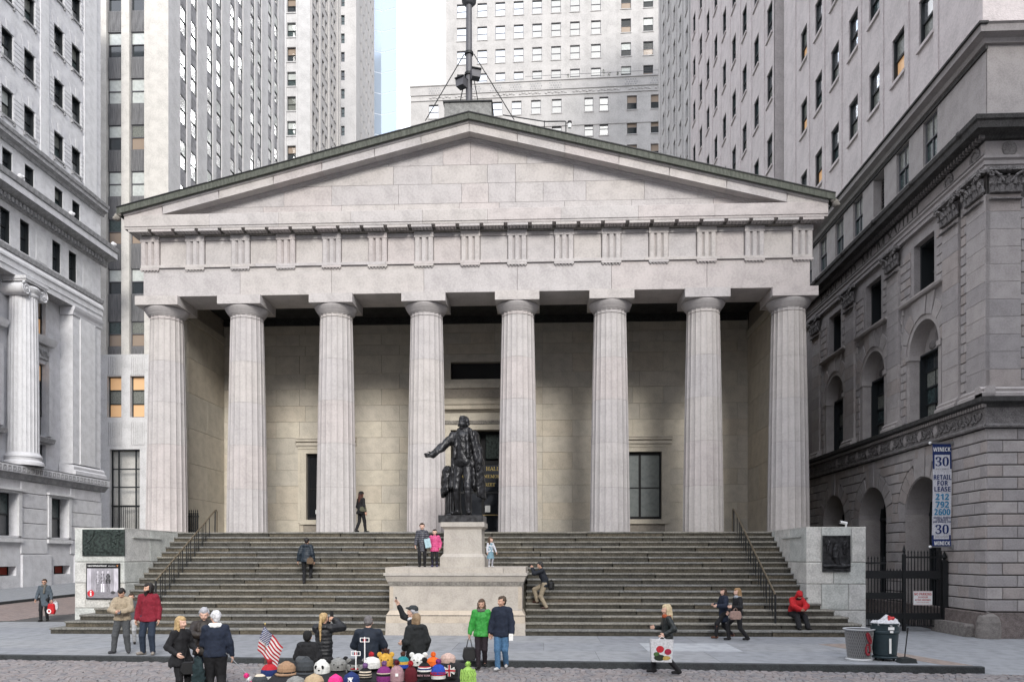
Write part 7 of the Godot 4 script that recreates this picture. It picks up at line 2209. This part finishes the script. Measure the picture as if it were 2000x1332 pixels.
	one("paper_ticket", "small white paper in the hand of the person in jeans", "paper", G.new().box(-0.05, -0.08, 0, 0.05, 0.08, 0.003).mesh(), M.paper, hold(p, "lw") + V(-0.02, -0.02, 0.06), 10)
	# crossing with the printed bag
	p = person("blond person in a black leather jacket striding past with a large printed bag", V(5.75, -0.17, 13.2), -84, 1.70, mk.call(walk, {"top": cloth("c_lthr", 0.012, 0.016, 0.016, 0.35), "hem": 0.82, "trousers": blk, "shoes": blk, "boot": 0.85, "hair": "long", "haircol": cloth("h_ash", 0.5, 0.4, 0.25, 0.5), "skin": 1, "lh": V(0.26, 0.98, 0.12), "rh": V(-0.2, 1.1, 0.25), "scarf": cloth("c_orange", 0.35, 0.08, 0.03), "lf": V(0.07, 0.1, -0.26), "rf": V(-0.07, 0.12, 0.3), "rk": V(0, 0, 1)}))
	var pb := thing("carrier_bag", "large white carrier bag with a red, green and gold festive print", "bag", hold(p, "lw") + V(-0.02, -0.02, 0.06), 6)
	put(pb, "bag", G.new().prism(v2([-0.24, -0.55, 0.22, -0.57, 0.26, -0.06, -0.27, -0.04]), -0.05, 0.05).mesh(), M.bag_white)
	for r in [[-0.06, -0.46, 0.13, 0.07, "p_dark", 0.02, 0.03, 0.015], [0.08, -0.47, 0.11, 0.05, "p_gold", 0.4, 0.28, 0.08], [-0.05, -0.27, 0.09, 0.08, "p_red", 0.42, 0.02, 0.03], [0.13, -0.33, 0.08, 0.07, "p_rose", 0.3, 0.02, 0.05], [-0.13, -0.38, 0.07, 0.05, "p_green", 0.06, 0.12, 0.04]]:
		put(pb, "print", G.new().ball(Vector3.ZERO, V(r[2], r[3], 0.002), 12, 8).mesh(), cloth(r[4], r[5], r[6], r[7]), V(r[0], r[1], 0.051))
	put(pb, "handle", G.new().tube([V(-0.08, -0.05, 0.03), V(0, 0.02, 0.0), V(0.08, -0.05, 0.03)], 0.006, 5).mesh(), M.white)
	# two people walking along the foot of the stairs
	person("person in a long navy quilted coat and brown boots walking along the steps", V(8.5, 0, 7.05), -80, 1.66, mk.call(walk, {"top": nav, "topname": "coat", "hem": 0.55, "puff": 0.035, "trousers": blk, "shoes": cloth("c_boot", 0.09, 0.035, 0.02, 0.45), "boot": 0.85, "hair": "long", "haircol": brn, "skin": 1, "look": 20.0, "lh": V(0.2, 1.08, 0.28), "rh": V(-0.15, 1.1, 0.28)}))
	p = person("person in a black jacket with a pale scarf and a pink handbag on the arm", V(8.78, 0, 7.62), -76, 1.68, mk.call(walk, {"top": blk, "hem": 0.8, "trousers": blk, "shoes": blk, "boot": 0.5, "hair": "long", "haircol": cloth("h_honey", 0.28, 0.17, 0.08, 0.55), "skin": 1, "scarf": cloth("c_paleblue", 0.35, 0.38, 0.42), "lh": V(0.16, 1.08, 0.26), "lf": V(0.08, 0.1, -0.3), "rf": V(-0.08, 0.1, 0.26)}))
	tote("handbag", "dusty pink handbag on the arm of the person in black", hold(p, "lw") + V(0.14, -0.02, 0.06), 12, 0.36, 0.26, 0.18, cloth("c_dusty", 0.3, 0.2, 0.17, 0.5), 0.1, 0.006)
	# seated on the steps
	person("person in a red and black jacket with a red hood sitting on the steps", V(11.19, 0.196, 5.72), 8, 1.72, {"pel": V(0, -0.40, -0.18), "lean": V(0, -0.03, 0.16), "pitch": 42.0, "hoff": V(0, -0.03, 0.05), "top": cloth("c_scarlet", 0.45, 0.015, 0.02), "puff": 0.05, "fat": 1.1, "trousers": blk, "leg": 0.04, "shoes": shoe, "hat": "hood", "hatcol": M.c_scarlet, "hair": "short", "haircol": hdk, "skin": 2, "lf": V(0.15, 0.08, 0.46), "rf": V(-0.15, 0.08, 0.46), "lh": V(0.05, 0.66, 0.32), "rh": V(-0.05, 0.66, 0.32), "lel": V(1, -0.2, 0.1), "rel": V(-1, -0.2, 0.1), "lcurl": 1.0, "rcurl": 1.0, "scarf": cloth("c_blackyoke", 0.012, 0.012, 0.013)})
	# on the stairs
	p = person("person in a dark puffer jacket climbing the stairs with a shoulder bag", V(-5.6, 1.57, 4.0), 180, 1.68, {"top": cloth("c_bluepuff", 0.012, 0.02, 0.03, 0.5), "puff": 0.04, "stripe": 0.006, "hem": 0.82, "hoodback": true, "trousers": blk, "shoes": shoe, "hair": "short", "haircol": hdk, "pitch": 12.0, "lean": V(0, 0, 0.06), "lf": V(0.07, 0.08, -0.02), "rf": V(-0.07, 0.28, 0.3), "rk": V(0, 0, 1), "lh": V(0.3, 0.86, 0.0), "rh": V(-0.28, 0.86, 0.05)})
	tote("shoulder_bag", "brown shoulder bag of the person climbing the stairs", V(-5.42, 2.55, 4.08), 10, 0.26, 0.22, 0.1, cloth("c_brownbag", 0.12, 0.08, 0.05), 0.05)
	p = person("person in a dark blazer and khaki trousers taking a picture on the stairs", V(2.92, 0.785, 5.27), -98, 1.70, {"top": cloth("c_blazer", 0.01, 0.013, 0.02, 0.75), "topname": "blazer", "hem": 0.76, "trousers": cloth("c_khaki", 0.3, 0.25, 0.18), "leg": 0.022, "shoes": cloth("c_brownshoe", 0.05, 0.02, 0.015, 0.4), "hair": "short", "haircol": cloth("h_dkgrey", 0.03, 0.03, 0.03, 0.6), "pel": V(0, -0.05, -0.04), "lean": V(0, -0.02, 0.09), "pitch": 16.0, "lh": V(0.06, 1.42, 0.4), "rh": V(-0.06, 1.42, 0.4), "lel": V(0.6, -1, 0), "rel": V(-0.6, -1, 0), "lf": V(0.09, 0.08, -0.1), "rf": V(-0.1, 0.27, 0.24), "lcurl": 0.9, "rcurl": 0.9})
	var cm := thing("compact_camera", "small black camera held by the person in khaki trousers", "camera", hold(p, "lw") + V(-0.02, 0.05, -0.05), -98)
	put(cm, "housing", G.new().box(-0.06, -0.035, -0.02, 0.06, 0.035, 0.02).mesh(), M.black)
	put(cm, "lens", G.new().tube([V(0, 0, 0.02), V(0, 0, 0.06)], 0.025, 10).mesh(), M.black)
	tote("shoulder_bag", "black shoulder bag of the person in khaki trousers", V(3.18, 1.78, 5.32), 70, 0.3, 0.28, 0.14, M.c_leather, 0.08)
	p = person("person with long brown hair in dark clothes walking at the top of the stairs", V(-4.55, 3.533, 0.15), 140, 1.70, {"top": blk, "hem": 0.78, "flare": 0.03, "trousers": blk, "shoes": shoe, "hair": "long", "haircol": cloth("h_auburn", 0.06, 0.018, 0.01, 0.55), "hat": "beanie", "hatcol": M.c_blackhat, "lf": V(0.07, 0.1, -0.2), "rf": V(-0.07, 0.08, 0.18), "rh": V(-0.28, 0.86, 0.02), "lh": V(0.24, 0.9, 0.12)})
	tote("shoulder_bag", "olive shoulder bag of the person at the top of the stairs", V(-4.42, 4.62, 0.34), 20, 0.3, 0.2, 0.1, cloth("c_olive", 0.09, 0.09, 0.06), 0.04)
	# children on the podium
	p = person("tall child in a shiny grey quilted coat standing on the podium", V(-1.12, 2.2, 5.75), 8, 1.47, {"top": cloth("c_silver", 0.06, 0.062, 0.075, 0.3), "topname": "coat", "hem": 0.6, "puff": 0.035, "stripe": 0.016, "trousers": blk, "shoes": shoe, "boot": 0.5, "hair": "short", "haircol": brn, "skin": 1, "hs": 1.1, "lh": V(0.2, 1.0, 0.2), "look": 6.0})
	one("blue_folder", "pale blue folder held by the child in the grey coat", "folder", G.new().box(-0.1, -0.15, -0.01, 0.1, 0.15, 0.01).mesh(), cloth("c_folder", 0.35, 0.5, 0.55, 0.5), hold(p, "lw") + V(0.04, -0.02, 0.05), 14).rotation.z = 0.2
	person("child with dark pigtails in a bright pink quilted jacket", V(-0.70, 2.2, 5.75), 0, 1.25, {"top": cloth("c_pink", 0.55, 0.07, 0.2, 0.45), "hem": 0.72, "puff": 0.045, "stripe": 0.008, "trousers": blk, "shoes": cloth("c_purple", 0.04, 0.035, 0.09), "boot": 0.6, "hair": "tails", "haircol": hdk, "skin": 1, "hs": 1.18, "lh": V(0.25, 0.9, 0.06), "rh": V(-0.2, 0.95, 0.12)})
	person("small child in a pale blue dress with white sleeves on the podium", V(1.16, 2.2, 5.75), 26, 0.97, {"top": cloth("c_blouse", 0.55, 0.56, 0.6), "topname": "blouse", "hem": 0.9, "puff": 0.012, "skirt": cloth("c_dress", 0.16, 0.27, 0.33), "skirt_y": 0.5, "trousers": cloth("c_tights", 0.38, 0.38, 0.42), "leg": 0.004, "shoes": cloth("c_white", 0.6, 0.6, 0.6), "hair": "long", "haircol": cloth("h_mid", 0.1, 0.05, 0.03, 0.6), "skin": 1, "hs": 1.32, "look": 40.0, "lh": V(0.36, 0.82, 0.12), "rh": V(-0.24, 0.86, 0.1)})

func build_statue() -> void:
	var ex := []
	for e in [-1, 1]:
		ex.append(cap_(V(e * 0.085, 1.42, 0.085), V(e * 0.12, 1.0, 0.135), 0.026, 0.03)) # facings
		ex.append(cap_(V(e * 0.16, 1.0, 0.05), V(e * 0.2, 0.5, 0.03), 0.04, 0.05)) # skirts
		ex.append(cap_(V(e * 0.17, 0.98, -0.03), V(e * 0.23, 0.48, -0.06), 0.045, 0.05))
		ex.append(cap_(V(e * 0.11, 0.96, -0.1), V(e * 0.17, 0.47, -0.16), 0.05, 0.05))
	ex.append(cap_(V(0, 0.96, -0.12), V(0, 0.47, -0.2), 0.05, 0.06))
	ex.append(cap_(V(-0.06, 1.47, -0.01), V(0.06, 1.47, -0.01), 0.068, 0.068))
	var S := person("dark bronze statue of a man in a long coat with one arm stretched out", V(0.14, 3.955, 4.62), -10, 3.52, {"skin_mat": M.bronze, "top": M.bronze, "topname": "coat", "hem": 0.46, "extra": ex, "cell": 0.013, "no_hem": true, "puff": 0.024, "wrinkle": 0.02, "trousers": M.bronze, "bottomname": "breeches", "leg": 0.006, "shoes": M.bronze, "boot": 0.78, "hair": "short", "haircol": M.bronze, "look": -14.0, "pitch": -4.0, "rh": V(-0.52, 1.0, 0.26), "rel": V(-0.6, -0.6, -0.6), "rcurl": 0.35, "rhd": V(-0.1, 0.12, 0.06), "lh": V(0.3, 0.88, 0.06), "lf": V(0.12, 0.08, 0.1), "rf": V(-0.1, 0.08, -0.02), "rty": -28.0, "lty": 18.0, "lcurl": 0.9, "fat": 1.08, "sw": 1.1}, "bronze_statue", "statue")
	for e in [-1, 1]: put(S, "side_curl", sdf([[e * 0.085, 1.585, -0.03, e * 0.08, 1.56, 0.02, 0.026, 0.02]], 0.01, 0.01, 0.008, 30.0).mesh(), M.bronze)
	put(S, "waistcoat", sdf([[0, 1.02, 0.06, 0, 1.36, 0.07, 0.118, 0.1, 0.85], [-0.05, 0.93, 0.06, 0.05, 0.93, 0.06, 0.1, 0.1, 0.9]], 0.012, 0.03, 0.008, 16.0).mesh(), M.bronze)
	put(S, "cravat", sdf([[0, 1.45, 0.08, 0, 1.36, 0.15, 0.028, 0.022], [-0.018, 1.38, 0.14, 0.018, 1.3, 0.165, 0.018, 0.013]], 0.009, 0.012, 0.012, 34.0).mesh(), M.bronze)
	for k in 6: put(S, "button", G.new().ball(V(0, 0, 0), V(0.009, 0.009, 0.006), 8, 5).mesh(), M.bronze, V(0.0, 1.0 + k * 0.055, 0.163))
	for k in 6: put(S, "button", G.new().ball(V(0, 0, 0), V(0.012, 0.012, 0.008), 8, 5).mesh(), M.bronze, V(-0.125 + k * 0.004, 1.02 + k * 0.06, 0.163 - k * 0.004))
	var folds := []
	for k in 7:
		var t := k / 6.0
		folds.append(cap_(V(0.15 + 0.06 * t, 1.45 - 0.04 * t, 0.09 - 0.2 * t), V(0.25 + 0.06 * sin(t * 3), 0.95, 0.06 - 0.2 * t), 0.035, 0.04))
		folds.append(cap_(V(0.25 + 0.06 * sin(t * 3), 0.95, 0.06 - 0.2 * t), V(0.28 + 0.07 * sin(t * 3), 0.3 + 0.1 * absf(t - 0.5), 0.04 - 0.2 * t), 0.04, 0.032))
	put(S, "cloak", sdf(folds, 0.014, 0.022, 0.012, 12.0).mesh(), M.bronze)
	# short fluted pillar with drapery, on the plinth beside the legs
	var pl := G.new()
	for k in 16: pl.tube([V(-0.24 + cos(k * TAU / 16) * 0.11, 0.07, -0.14 + sin(k * TAU / 16) * 0.11), V(-0.24 + cos(k * TAU / 16) * 0.1, 0.72, -0.14 + sin(k * TAU / 16) * 0.1)], 0.022, 6)
	pl.lathe([[0.15, 0.0], [0.15, 0.03], [0.135, 0.05], [0.14, 0.07], [0.1, 0.09]], 24, V(-0.24, 0, -0.14))
	pl.lathe([[0.09, 0.05], [0.09, 0.74]], 16, V(-0.24, 0, -0.14))
	put(S, "pillar", pl.mesh(), M.bronze)
	put(S, "drapery", sdf([[-0.24, 0.76, -0.12, -0.3, 0.78, -0.06, 0.1, 0.1], [-0.36, 0.74, -0.08, -0.39, 0.36, -0.06, 0.06, 0.045], [-0.3, 0.74, 0.0, -0.29, 0.45, 0.03, 0.06, 0.04], [-0.34, 0.7, -0.02, -0.34, 0.42, 0.0, 0.045, 0.03]], 0.013, 0.035, 0.02, 11.0).mesh(), M.bronze)
	put(S, "plinth", G.new().box(-0.4, -0.122, -0.36, 0.36, -0.002, 0.34).mesh(), M.bronze, V(0.01, 0, 0), 10)

# ------------------------------------------------------------------ hat stall
func pom(r: float, R: RandomNumberGenerator, m2 := false) -> G:
	var g := G.new().ball(Vector3.ZERO, V(r, r, r) * 0.75, 10, 7)
	for k in 90:
		var d := V(R.randfn(), R.randfn(), R.randfn()).normalized()
		var u := d.cross(Vector3.UP if absf(d.y) < 0.9 else Vector3.RIGHT).normalized() * r * 0.16
		g.t(d * r * 0.5 + u, d * r * 0.5 - u, d * r * R.randf_range(0.9, 1.12))
		g.t(d * r * 0.5 - u, d * r * 0.5 + u, d * r * R.randf_range(0.9, 1.1) + u)
	return g
func knit_band(rx: float, y0: float, y1: float, hh: float, ribs: int, puff := 0.0) -> G: # a ring of the dome between two heights, ribbed
	var g := G.new()
	var n := ribs * 2
	var rad := func(y: float) -> float: return rx * (sqrt(maxf(0.0, 1.0 - pow(clampf((y / hh - 0.35) / 0.66, 0.0, 1.0), 2.2)))) * (0.93 + 0.07 * sin(clampf(y / hh, 0, 1) * PI)) + puff
	for s in 4:
		var ya := lerpf(y0, y1, s / 4.0)
		var yb := lerpf(y0, y1, (s + 1) / 4.0)
		for i in n:
			var f := func(j: int, y: float) -> Vector3:
				var r: float = rad.call(y) * (1.0 if j % 2 == 0 else 0.965)
				return V(cos(TAU * j / n) * r, y, -sin(TAU * j / n) * r)
			g.q(f.call(i, ya), f.call(i + 1, ya), f.call(i + 1, yb), f.call(i, yb))
	return g
func build_stall() -> void:
	var R := RandomNumberGenerator.new()
	R.seed = 31
	var T := thing("hat_stall", "wooden street stall table with a dark cloth under the hats", "stall", V(-0.25, -0.36, 17.4))
	var top := G.new().prism(v2([-1.25, 0.42, 1.05, 0.84, 1.05, 0.88, -1.25, 0.46]), -1.75, 1.75, 0)
	put(T, "table_top", top.mesh(), cloth("c_stall", 0.012, 0.012, 0.014))
	for x in [-1.75, 1.69]:
		for z in [-0.95, 1.15]: put(T, "leg", G.new().box(x, 0.0, z - 0.03, x + 0.06, 0.66 - z * 0.18, z + 0.03).mesh(), mat("stallwood", 0.16, 0.1, 0.05, 0.7, "streak", 0.5))
	for b in [[0.95, 1.7, 0.62, 0.69], [-1.7, 0.4, 0.62, 0.66], [0.35, 1.72, 0.53, 0.58]]: put(T, "rail", G.new().box(b[0], b[2], 0.2, b[1], b[3], 0.26).mesh(), M.stallwood)
	put(T, "cloth_front", G.new().box(-1.75, 0.0, 1.2, 1.75, 0.44, 1.22).mesh(), M.c_stall)
	var col := {"navy": [0.015, 0.03, 0.12], "red": [0.4, 0.02, 0.03], "white": [0.65, 0.65, 0.62], "black": [0.012, 0.012, 0.013], "tan": [0.32, 0.2, 0.12], "char": [0.045, 0.05, 0.055], "grey": [0.22, 0.22, 0.21], "yellow": [0.55, 0.32, 0.05], "brown": [0.07, 0.03, 0.02], "teal": [0.02, 0.2, 0.22], "orange": [0.75, 0.14, 0.02], "blush": [0.5, 0.36, 0.31], "cream": [0.55, 0.48, 0.38], "purple": [0.2, 0.03, 0.16], "mauve": [0.36, 0.22, 0.24], "wine": [0.09, 0.008, 0.014], "blue": [0.02, 0.06, 0.35], "lime": [0.32, 0.52, 0.12], "beige": [0.42, 0.32, 0.2], "pink": [0.7, 0.04, 0.22], "violet": [0.16, 0.08, 0.2]}
	var w := {}
	for k in col: w[k] = cloth("k_" + k, col[k][0], col[k][1], col[k][2], 0.95)
	# name, x, y, z, radius, height, bands bottom up [colour, to], pompom, label, ribs
	var hats := [
		["beanie_hat", -2.138, 0.29, 16.9, 0.151, 0.274, [["white", 0.14], ["navy", 0.62], ["red", 1.0]], "red", "navy and red knitted hat with white trim and red pompom at the stall end"],
		["brimmed_hat", -1.788, 0.375, 17.0, 0.159, 0.253, [["tan", 1.0]], "", "tan felt hat with a curled brim between the navy and charcoal hats"],
		["brimmed_hat", -1.459, 0.38, 16.9, 0.16, 0.302, [["char", 1.0]], "", "charcoal bucket shaped hat next to the panda hat"],
		["animal_hat", -1.154, 0.382, 16.9, 0.146, 0.273, [["white", 1.0]], "", "white panda face hat with black eye patches"],
		["animal_hat", -0.886, 0.444, 16.8, 0.161, 0.228, [["grey", 1.0]], "", "grey mouse face hat with round dark ears"],
		["animal_hat", -0.516, 0.461, 16.9, 0.169, 0.188, [["grey", 0.6], ["black", 1.0]], "", "grey monkey face hat with a wide red mouth"],
		["beanie_hat", -0.265, 0.486, 16.8, 0.17, 0.208, [["white", 1.0]], "red", "plain white knitted hat with a red comb on top"],
		["animal_hat", -0.019, 0.511, 16.7, 0.133, 0.238, [["yellow", 1.0]], "brown", "yellow giraffe hat with horns and a brown tuft"],
		["beanie_hat", 0.307, 0.475, 16.7, 0.114, 0.219, [["blue", 0.3], ["yellow", 0.55], ["teal", 1.0]], "brown", "rainbow striped hat in blue, yellow and teal"],
		["animal_hat", 0.595, 0.524, 16.7, 0.143, 0.219, [["white", 1.0]], "", "white bear hat with two small ears"],
		["beanie_hat", 0.872, 0.516, 16.7, 0.114, 0.171, [["orange", 1.0]], "orange", "bright orange knitted hat with orange pompom"],
		["beret_hat", 1.148, 0.575, 16.7, 0.133, 0.18, [["blush", 1.0]], "", "pale pink slouch hat at the stall end above the union flag hat"],
		["beanie_hat", -0.211, 0.391, 17.5, 0.108, 0.198, [["black", 0.12], ["cream", 0.24], ["black", 0.36], ["cream", 0.48], ["black", 0.6], ["cream", 0.72], ["black", 1.0]], "violet", "black and cream striped hat with a violet pompom"],
		["beanie_hat", 0.124, 0.358, 17.5, 0.126, 0.269, [["purple", 0.35], ["black", 0.5], ["cream", 0.56], ["purple", 1.0]], "violet", "purple patterned knitted hat with a lilac pompom"],
		["beanie_hat", 0.35, 0.359, 17.5, 0.117, 0.287, [["mauve", 1.0]], "wine", "dusty mauve ribbed hat with a dark pompom and white tag"],
		["beanie_hat", 0.594, 0.361, 17.5, 0.108, 0.269, [["wine", 1.0]], "red", "dark wine red hat with a red pompom"],
		["beanie_hat", 0.821, 0.391, 17.4, 0.122, 0.289, [["black", 0.45], ["white", 0.55], ["navy", 0.64], ["white", 0.7], ["red", 0.76], ["black", 1.0]], "black", "black hat with white, navy and red bands and letters"],
		["beanie_hat", 1.066, 0.393, 17.4, 0.122, 0.261, [["white", 0.08], ["navy", 0.16], ["white", 0.22], ["red", 0.3], ["blue", 1.0]], "purple", "royal blue hat with red letters and a purple pompom"],
		["beanie_hat", 1.28, 0.405, 17.3, 0.113, 0.254, [["black", 1.0]], "", "black hat with a red and white union flag cross"],
		["beanie_hat", 1.601, 0.332, 17.5, 0.125, 0.295, [["lime", 1.0]], "lime", "lime green cable knit hat with a fluffy pompom"],
		["brimmed_hat", -1.215, 0.335, 18.2, 0.154, 0.214, [["grey", 1.0]], "", "grey felt hat low at the front of the stall"],
		["baseball_cap", -0.904, 0.363, 18.2, 0.153, 0.222, [["beige", 1.0]], "", "beige cap at the front edge of the stall"],
		["baseball_cap", -0.542, 0.366, 18.2, 0.119, 0.213, [["pink", 1.0]], "", "hot pink cap at the front edge of the stall"],
		["baseball_cap", -0.275, 0.402, 18.2, 0.128, 0.221, [["navy", 1.0]], "", "navy cap with white letters at the front of the stall"],
		["brimmed_hat", -2.052, 0.224, 17.6, 0.135, 0.26, [["char", 0.85], ["cream", 1.0]], "", "grey round hat with a cream edge at the stall corner"]]
	for h in hats:
		var n := thing(h[0], h[8], "hat", V(h[1], h[2], h[3]), R.randf_range(-15, 15), "hats on the street stall")
		var r: float = h[4] * 1.06
		var hh: float = h[5]
		var y0 := 0.0
		for bd in h[6]:
			put(n, "knit", knit_band(r, y0 * hh, bd[1] * hh, hh, 26).mesh(), w[bd[0]])
			y0 = bd[1]
		if h[0] == "beanie_hat": put(n, "cuff", knit_band(r, 0.0, 0.2 * hh, hh, 22, 0.008).mesh(), w[h[6][0][0]])
		if h[7] != "": put(n, "pompom", pom(0.064, R).mesh(), w[h[7]], V(0, hh + 0.035, 0))
		if h[0] == "brimmed_hat":
			put(n, "brim", G.new().lathe([[r * 0.9, 0.02], [r * 1.25, 0.0], [r * 1.32, 0.02], [r * 0.92, 0.045]], 26, Vector3.ZERO, 1.0, 0.95, 0.06).mesh(), w[h[6][0][0]])
			put(n, "hat_band", knit_band(r, 0.1 * hh, 0.26 * hh, hh, 20, 0.004).mesh(), w["black"])
		if h[0] == "baseball_cap":
			put(n, "peak", G.new().lathe([[0.0, 0.02], [r * 0.9, 0.025], [r * 0.92, 0.035], [0.0, 0.05]], 18, V(0, 0, r * 0.85), 0.85, 0.8).mesh(), w[h[6][0][0]])
			put(n, "button", G.new().ball(V(0, hh, 0), V(0.015, 0.01, 0.015), 8, 5).mesh(), w[h[6][0][0]])
		if h[0] == "animal_hat":
			var c: String = h[6][0][0]
			var ear: String = "black" if "panda" in h[8] or "mouse" in h[8] else c
			for s in [-1, 1]:
				put(n, "ear", G.new().ball(Vector3.ZERO, V(0.05, 0.05, 0.025), 10, 7).mesh(), w[ear], V(s * r * 0.8, hh * 0.86, 0))
				put(n, "eye_patch", G.new().ball(Vector3.ZERO, V(0.028, 0.036, 0.012), 8, 6).mesh() if "panda" in h[8] else G.new().ball(Vector3.ZERO, V(0.014, 0.014, 0.01), 8, 6).mesh(), w["black"], V(s * r * 0.42, hh * 0.5, r * 0.86))
				put(n, "ear_flap", G.new().prism(v2([-0.05, 0, 0.05, 0, 0.02, -0.12, -0.02, -0.12]), -0.008, 0.008).mesh(), w[c], V(s * r * 0.97, 0.01, 0.0), 80)
			put(n, "nose", G.new().ball(Vector3.ZERO, V(0.022, 0.016, 0.016), 8, 6).mesh(), w["black"], V(0, hh * 0.3, r * 0.96))
			if "monkey" in h[8]: put(n, "mouth", G.new().ball(Vector3.ZERO, V(0.08, 0.014, 0.012), 10, 5).mesh(), w["red"], V(0, hh * 0.2, r * 0.95))
			if "giraffe" in h[8]:
				for s in [-1, 1]: put(n, "horn", G.new().tube([V(s * 0.05, hh * 0.9, 0), V(s * 0.06, hh + 0.07, 0)], 0.016, 7).mesh(), w["brown"])
		if "white tag" in h[8]: put(n, "price_tag", bxm(-0.025, 0.1, 0.0, 0.025, 0.15, 0.003), M.paper, V(0.0, 0.0, r + 0.012))
		if "red letters" in h[8]: text(n, "lettering", "NEW YORK", 0.055, w["red"], V(0, hh * 0.42, r * 1.02), 0, "Droid Sans", 0.006, 700)
		if "and letters" in h[8]: text(n, "lettering", "NEW YORK", 0.045, w["mauve"], V(0, hh * 0.24, r * 1.03), 0, "Droid Sans", 0.006, 700)
		if "white letters" in h[8]:
			text(n, "lettering", "N", 0.1, M.white, V(-0.01, hh * 0.45, r * 0.96), 0, "Droid Serif", 0.006, 700)
			text(n, "lettering", "Y", 0.1, M.white, V(0.012, hh * 0.47, r * 0.965), 0, "Droid Serif", 0.006, 700)
		if "union flag" in h[8] and h[0] == "beanie_hat":
			for a in [30, -30]: put(n, "flag_stripe", bxm(-0.11, -0.014, 0, 0.11, 0.014, 0.004), w["white"], V(0, hh * 0.5, r * 0.98)).rotation.z = deg_to_rad(a)
			put(n, "flag_cross", G.new().box(-0.11, -0.026, 0, 0.11, 0.026, 0.005).box(-0.026, -0.1, 0, 0.026, 0.1, 0.005).mesh(), w["white"], V(0, hh * 0.5, r * 0.985))
			put(n, "flag_cross", G.new().box(-0.11, -0.015, 0, 0.11, 0.015, 0.005).box(-0.015, -0.1, 0, 0.015, 0.1, 0.005).mesh(), w["red"], V(0, hh * 0.5, r * 0.99 + 0.003))
		if "cable knit" in h[8]:
			for k in 7:
				var pts := []
				for t in 10: pts.append(V(sin((k - 3) * 0.42 + 0.12 * sin(t * 1.4)) * r * 1.02 * (1.0 - 0.05 * maxf(0.0, t - 6)), 0.02 + t * hh * 0.085, cos((k - 3) * 0.42) * r * (1.02 - 0.07 * maxf(0.0, t - 6))))
				put(n, "cable", G.new().tube(pts, 0.014, 5).mesh(), w["lime"])
	# flag on a stick
	var F := thing("national_flag", "small stars and stripes flag hanging from a stick at the stall", "flag", V(-2.375, 0.3, 16.5))
	put(F, "stick", G.new().tube([V(0, -0.2, 0), V(0, 0.95, 0)], 0.008, 6).mesh(), M.stallwood)
	put(F, "finial", G.new().ball(V(0, 0.96, 0), V(0.014, 0.02, 0.014), 8, 6).mesh(), M.gold)
	# cloth hangs by its hoist corner: rows are stripes, folded in soft waves
	var fold := func(u: float, v: float) -> Vector3: # u along the fly 0..1, v down the hoist 0..1
		return V(-0.135 * v + 0.36 * u - 0.02 * sin(v * 3), 0.92 - 0.46 * v - 0.40 * u * (1.0 - 0.1 * v) , 0.03 * sin(u * 9 + v * 3) + 0.02)
	for s in 13:
		var g := G.new()
		var u0 := 0.4 if s < 7 else 0.0
		for k in 8:
			var ua := lerpf(u0, 1.0, k / 8.0)
			var ub := lerpf(u0, 1.0, (k + 1) / 8.0)
			g.q(fold.call(ua, (s + 1) / 13.0), fold.call(ub, (s + 1) / 13.0), fold.call(ub, s / 13.0), fold.call(ua, s / 13.0))
		put(F, "stripe", g.mesh(), w["red"] if s % 2 == 0 else M.c_white)
	var cn := G.new()
	for a in 6:
		for k in 6: cn.q(fold.call(a * 0.4 / 6, (k + 1) * 7.0 / 78), fold.call((a + 1) * 0.4 / 6, (k + 1) * 7.0 / 78), fold.call((a + 1) * 0.4 / 6, k * 7.0 / 78), fold.call(a * 0.4 / 6, k * 7.0 / 78))
	put(F, "canton", cn.mesh(), w["navy"])
	for r in 9:
		for k in (6 if r % 2 == 0 else 5):
			var c: Vector3 = fold.call((k + (0.5 if r % 2 == 0 else 1.0)) * 0.4 / 6.0, (r + 0.7) * 7.0 / 13.0 / 9.4)
			put(F, "star", bxm(-0.007, -0.007, 0, 0.007, 0.007, 0.003), M.white, c + V(0, 0, 0.004))
	# phone sticks
	for s in [[-0.341, 0.62, 17.0, 0.40, "white phone stick standing up in front of the navy suit"], [-0.466, 0.6, 17.15, 0.19, "short white phone stick above the monkey hat"]]:
		var n := thing("phone_stick", s[4], "phone stick", V(s[0], s[1], s[2]))
		put(n, "rod", G.new().tube([V(0, -0.1, 0), V(0, s[3] - 0.05, 0)], 0.011, 7).mesh(), M.white)
		for e in [-1, 1]: put(n, "clamp", G.new().box(e * 0.045 - 0.04, s[3] - 0.04, 0, e * 0.045 + 0.04, s[3] - 0.03, 0.012).box(e * 0.045 - 0.04, s[3] + 0.03, 0, e * 0.045 + 0.04, s[3] + 0.04, 0.012).box(e * 0.08 - 0.006, s[3] - 0.03, 0, e * 0.08 + 0.006, s[3] + 0.03, 0.012).mesh(), M.white)
		put(n, "grip_pad", G.new().box(-0.03, s[3] - 0.03, -0.006, 0.02, s[3] + 0.03, 0.0).mesh(), w["red"])
		put(n, "clamp_post", G.new().box(-0.008, s[3] - 0.05, 0, 0.008, s[3] + 0.055, 0.014).mesh(), M.white)
	var st := thing("pompom_wand", "thin silver stick with red and white pompoms leaning at the stall", "stick", V(-2.56, 0.33, 16.95))
	put(st, "rod", G.new().tube([V(0, 0.06, 0), V(-0.94, 0.43, -1.0)], 0.009, 7).mesh(), M.steel)
	put(st, "handle", G.new().tube([V(-0.9, 0.41, -0.96), V(-0.98, 0.45, -1.04)], 0.016, 7).mesh(), M.white)
	for k in 3:
		put(st, "pompom", pom(0.065, R).mesh(), M.c_white if k % 2 else w["pink"], V(0.02 + k * 0.05, 0.02 - k * 0.07, 0.03))
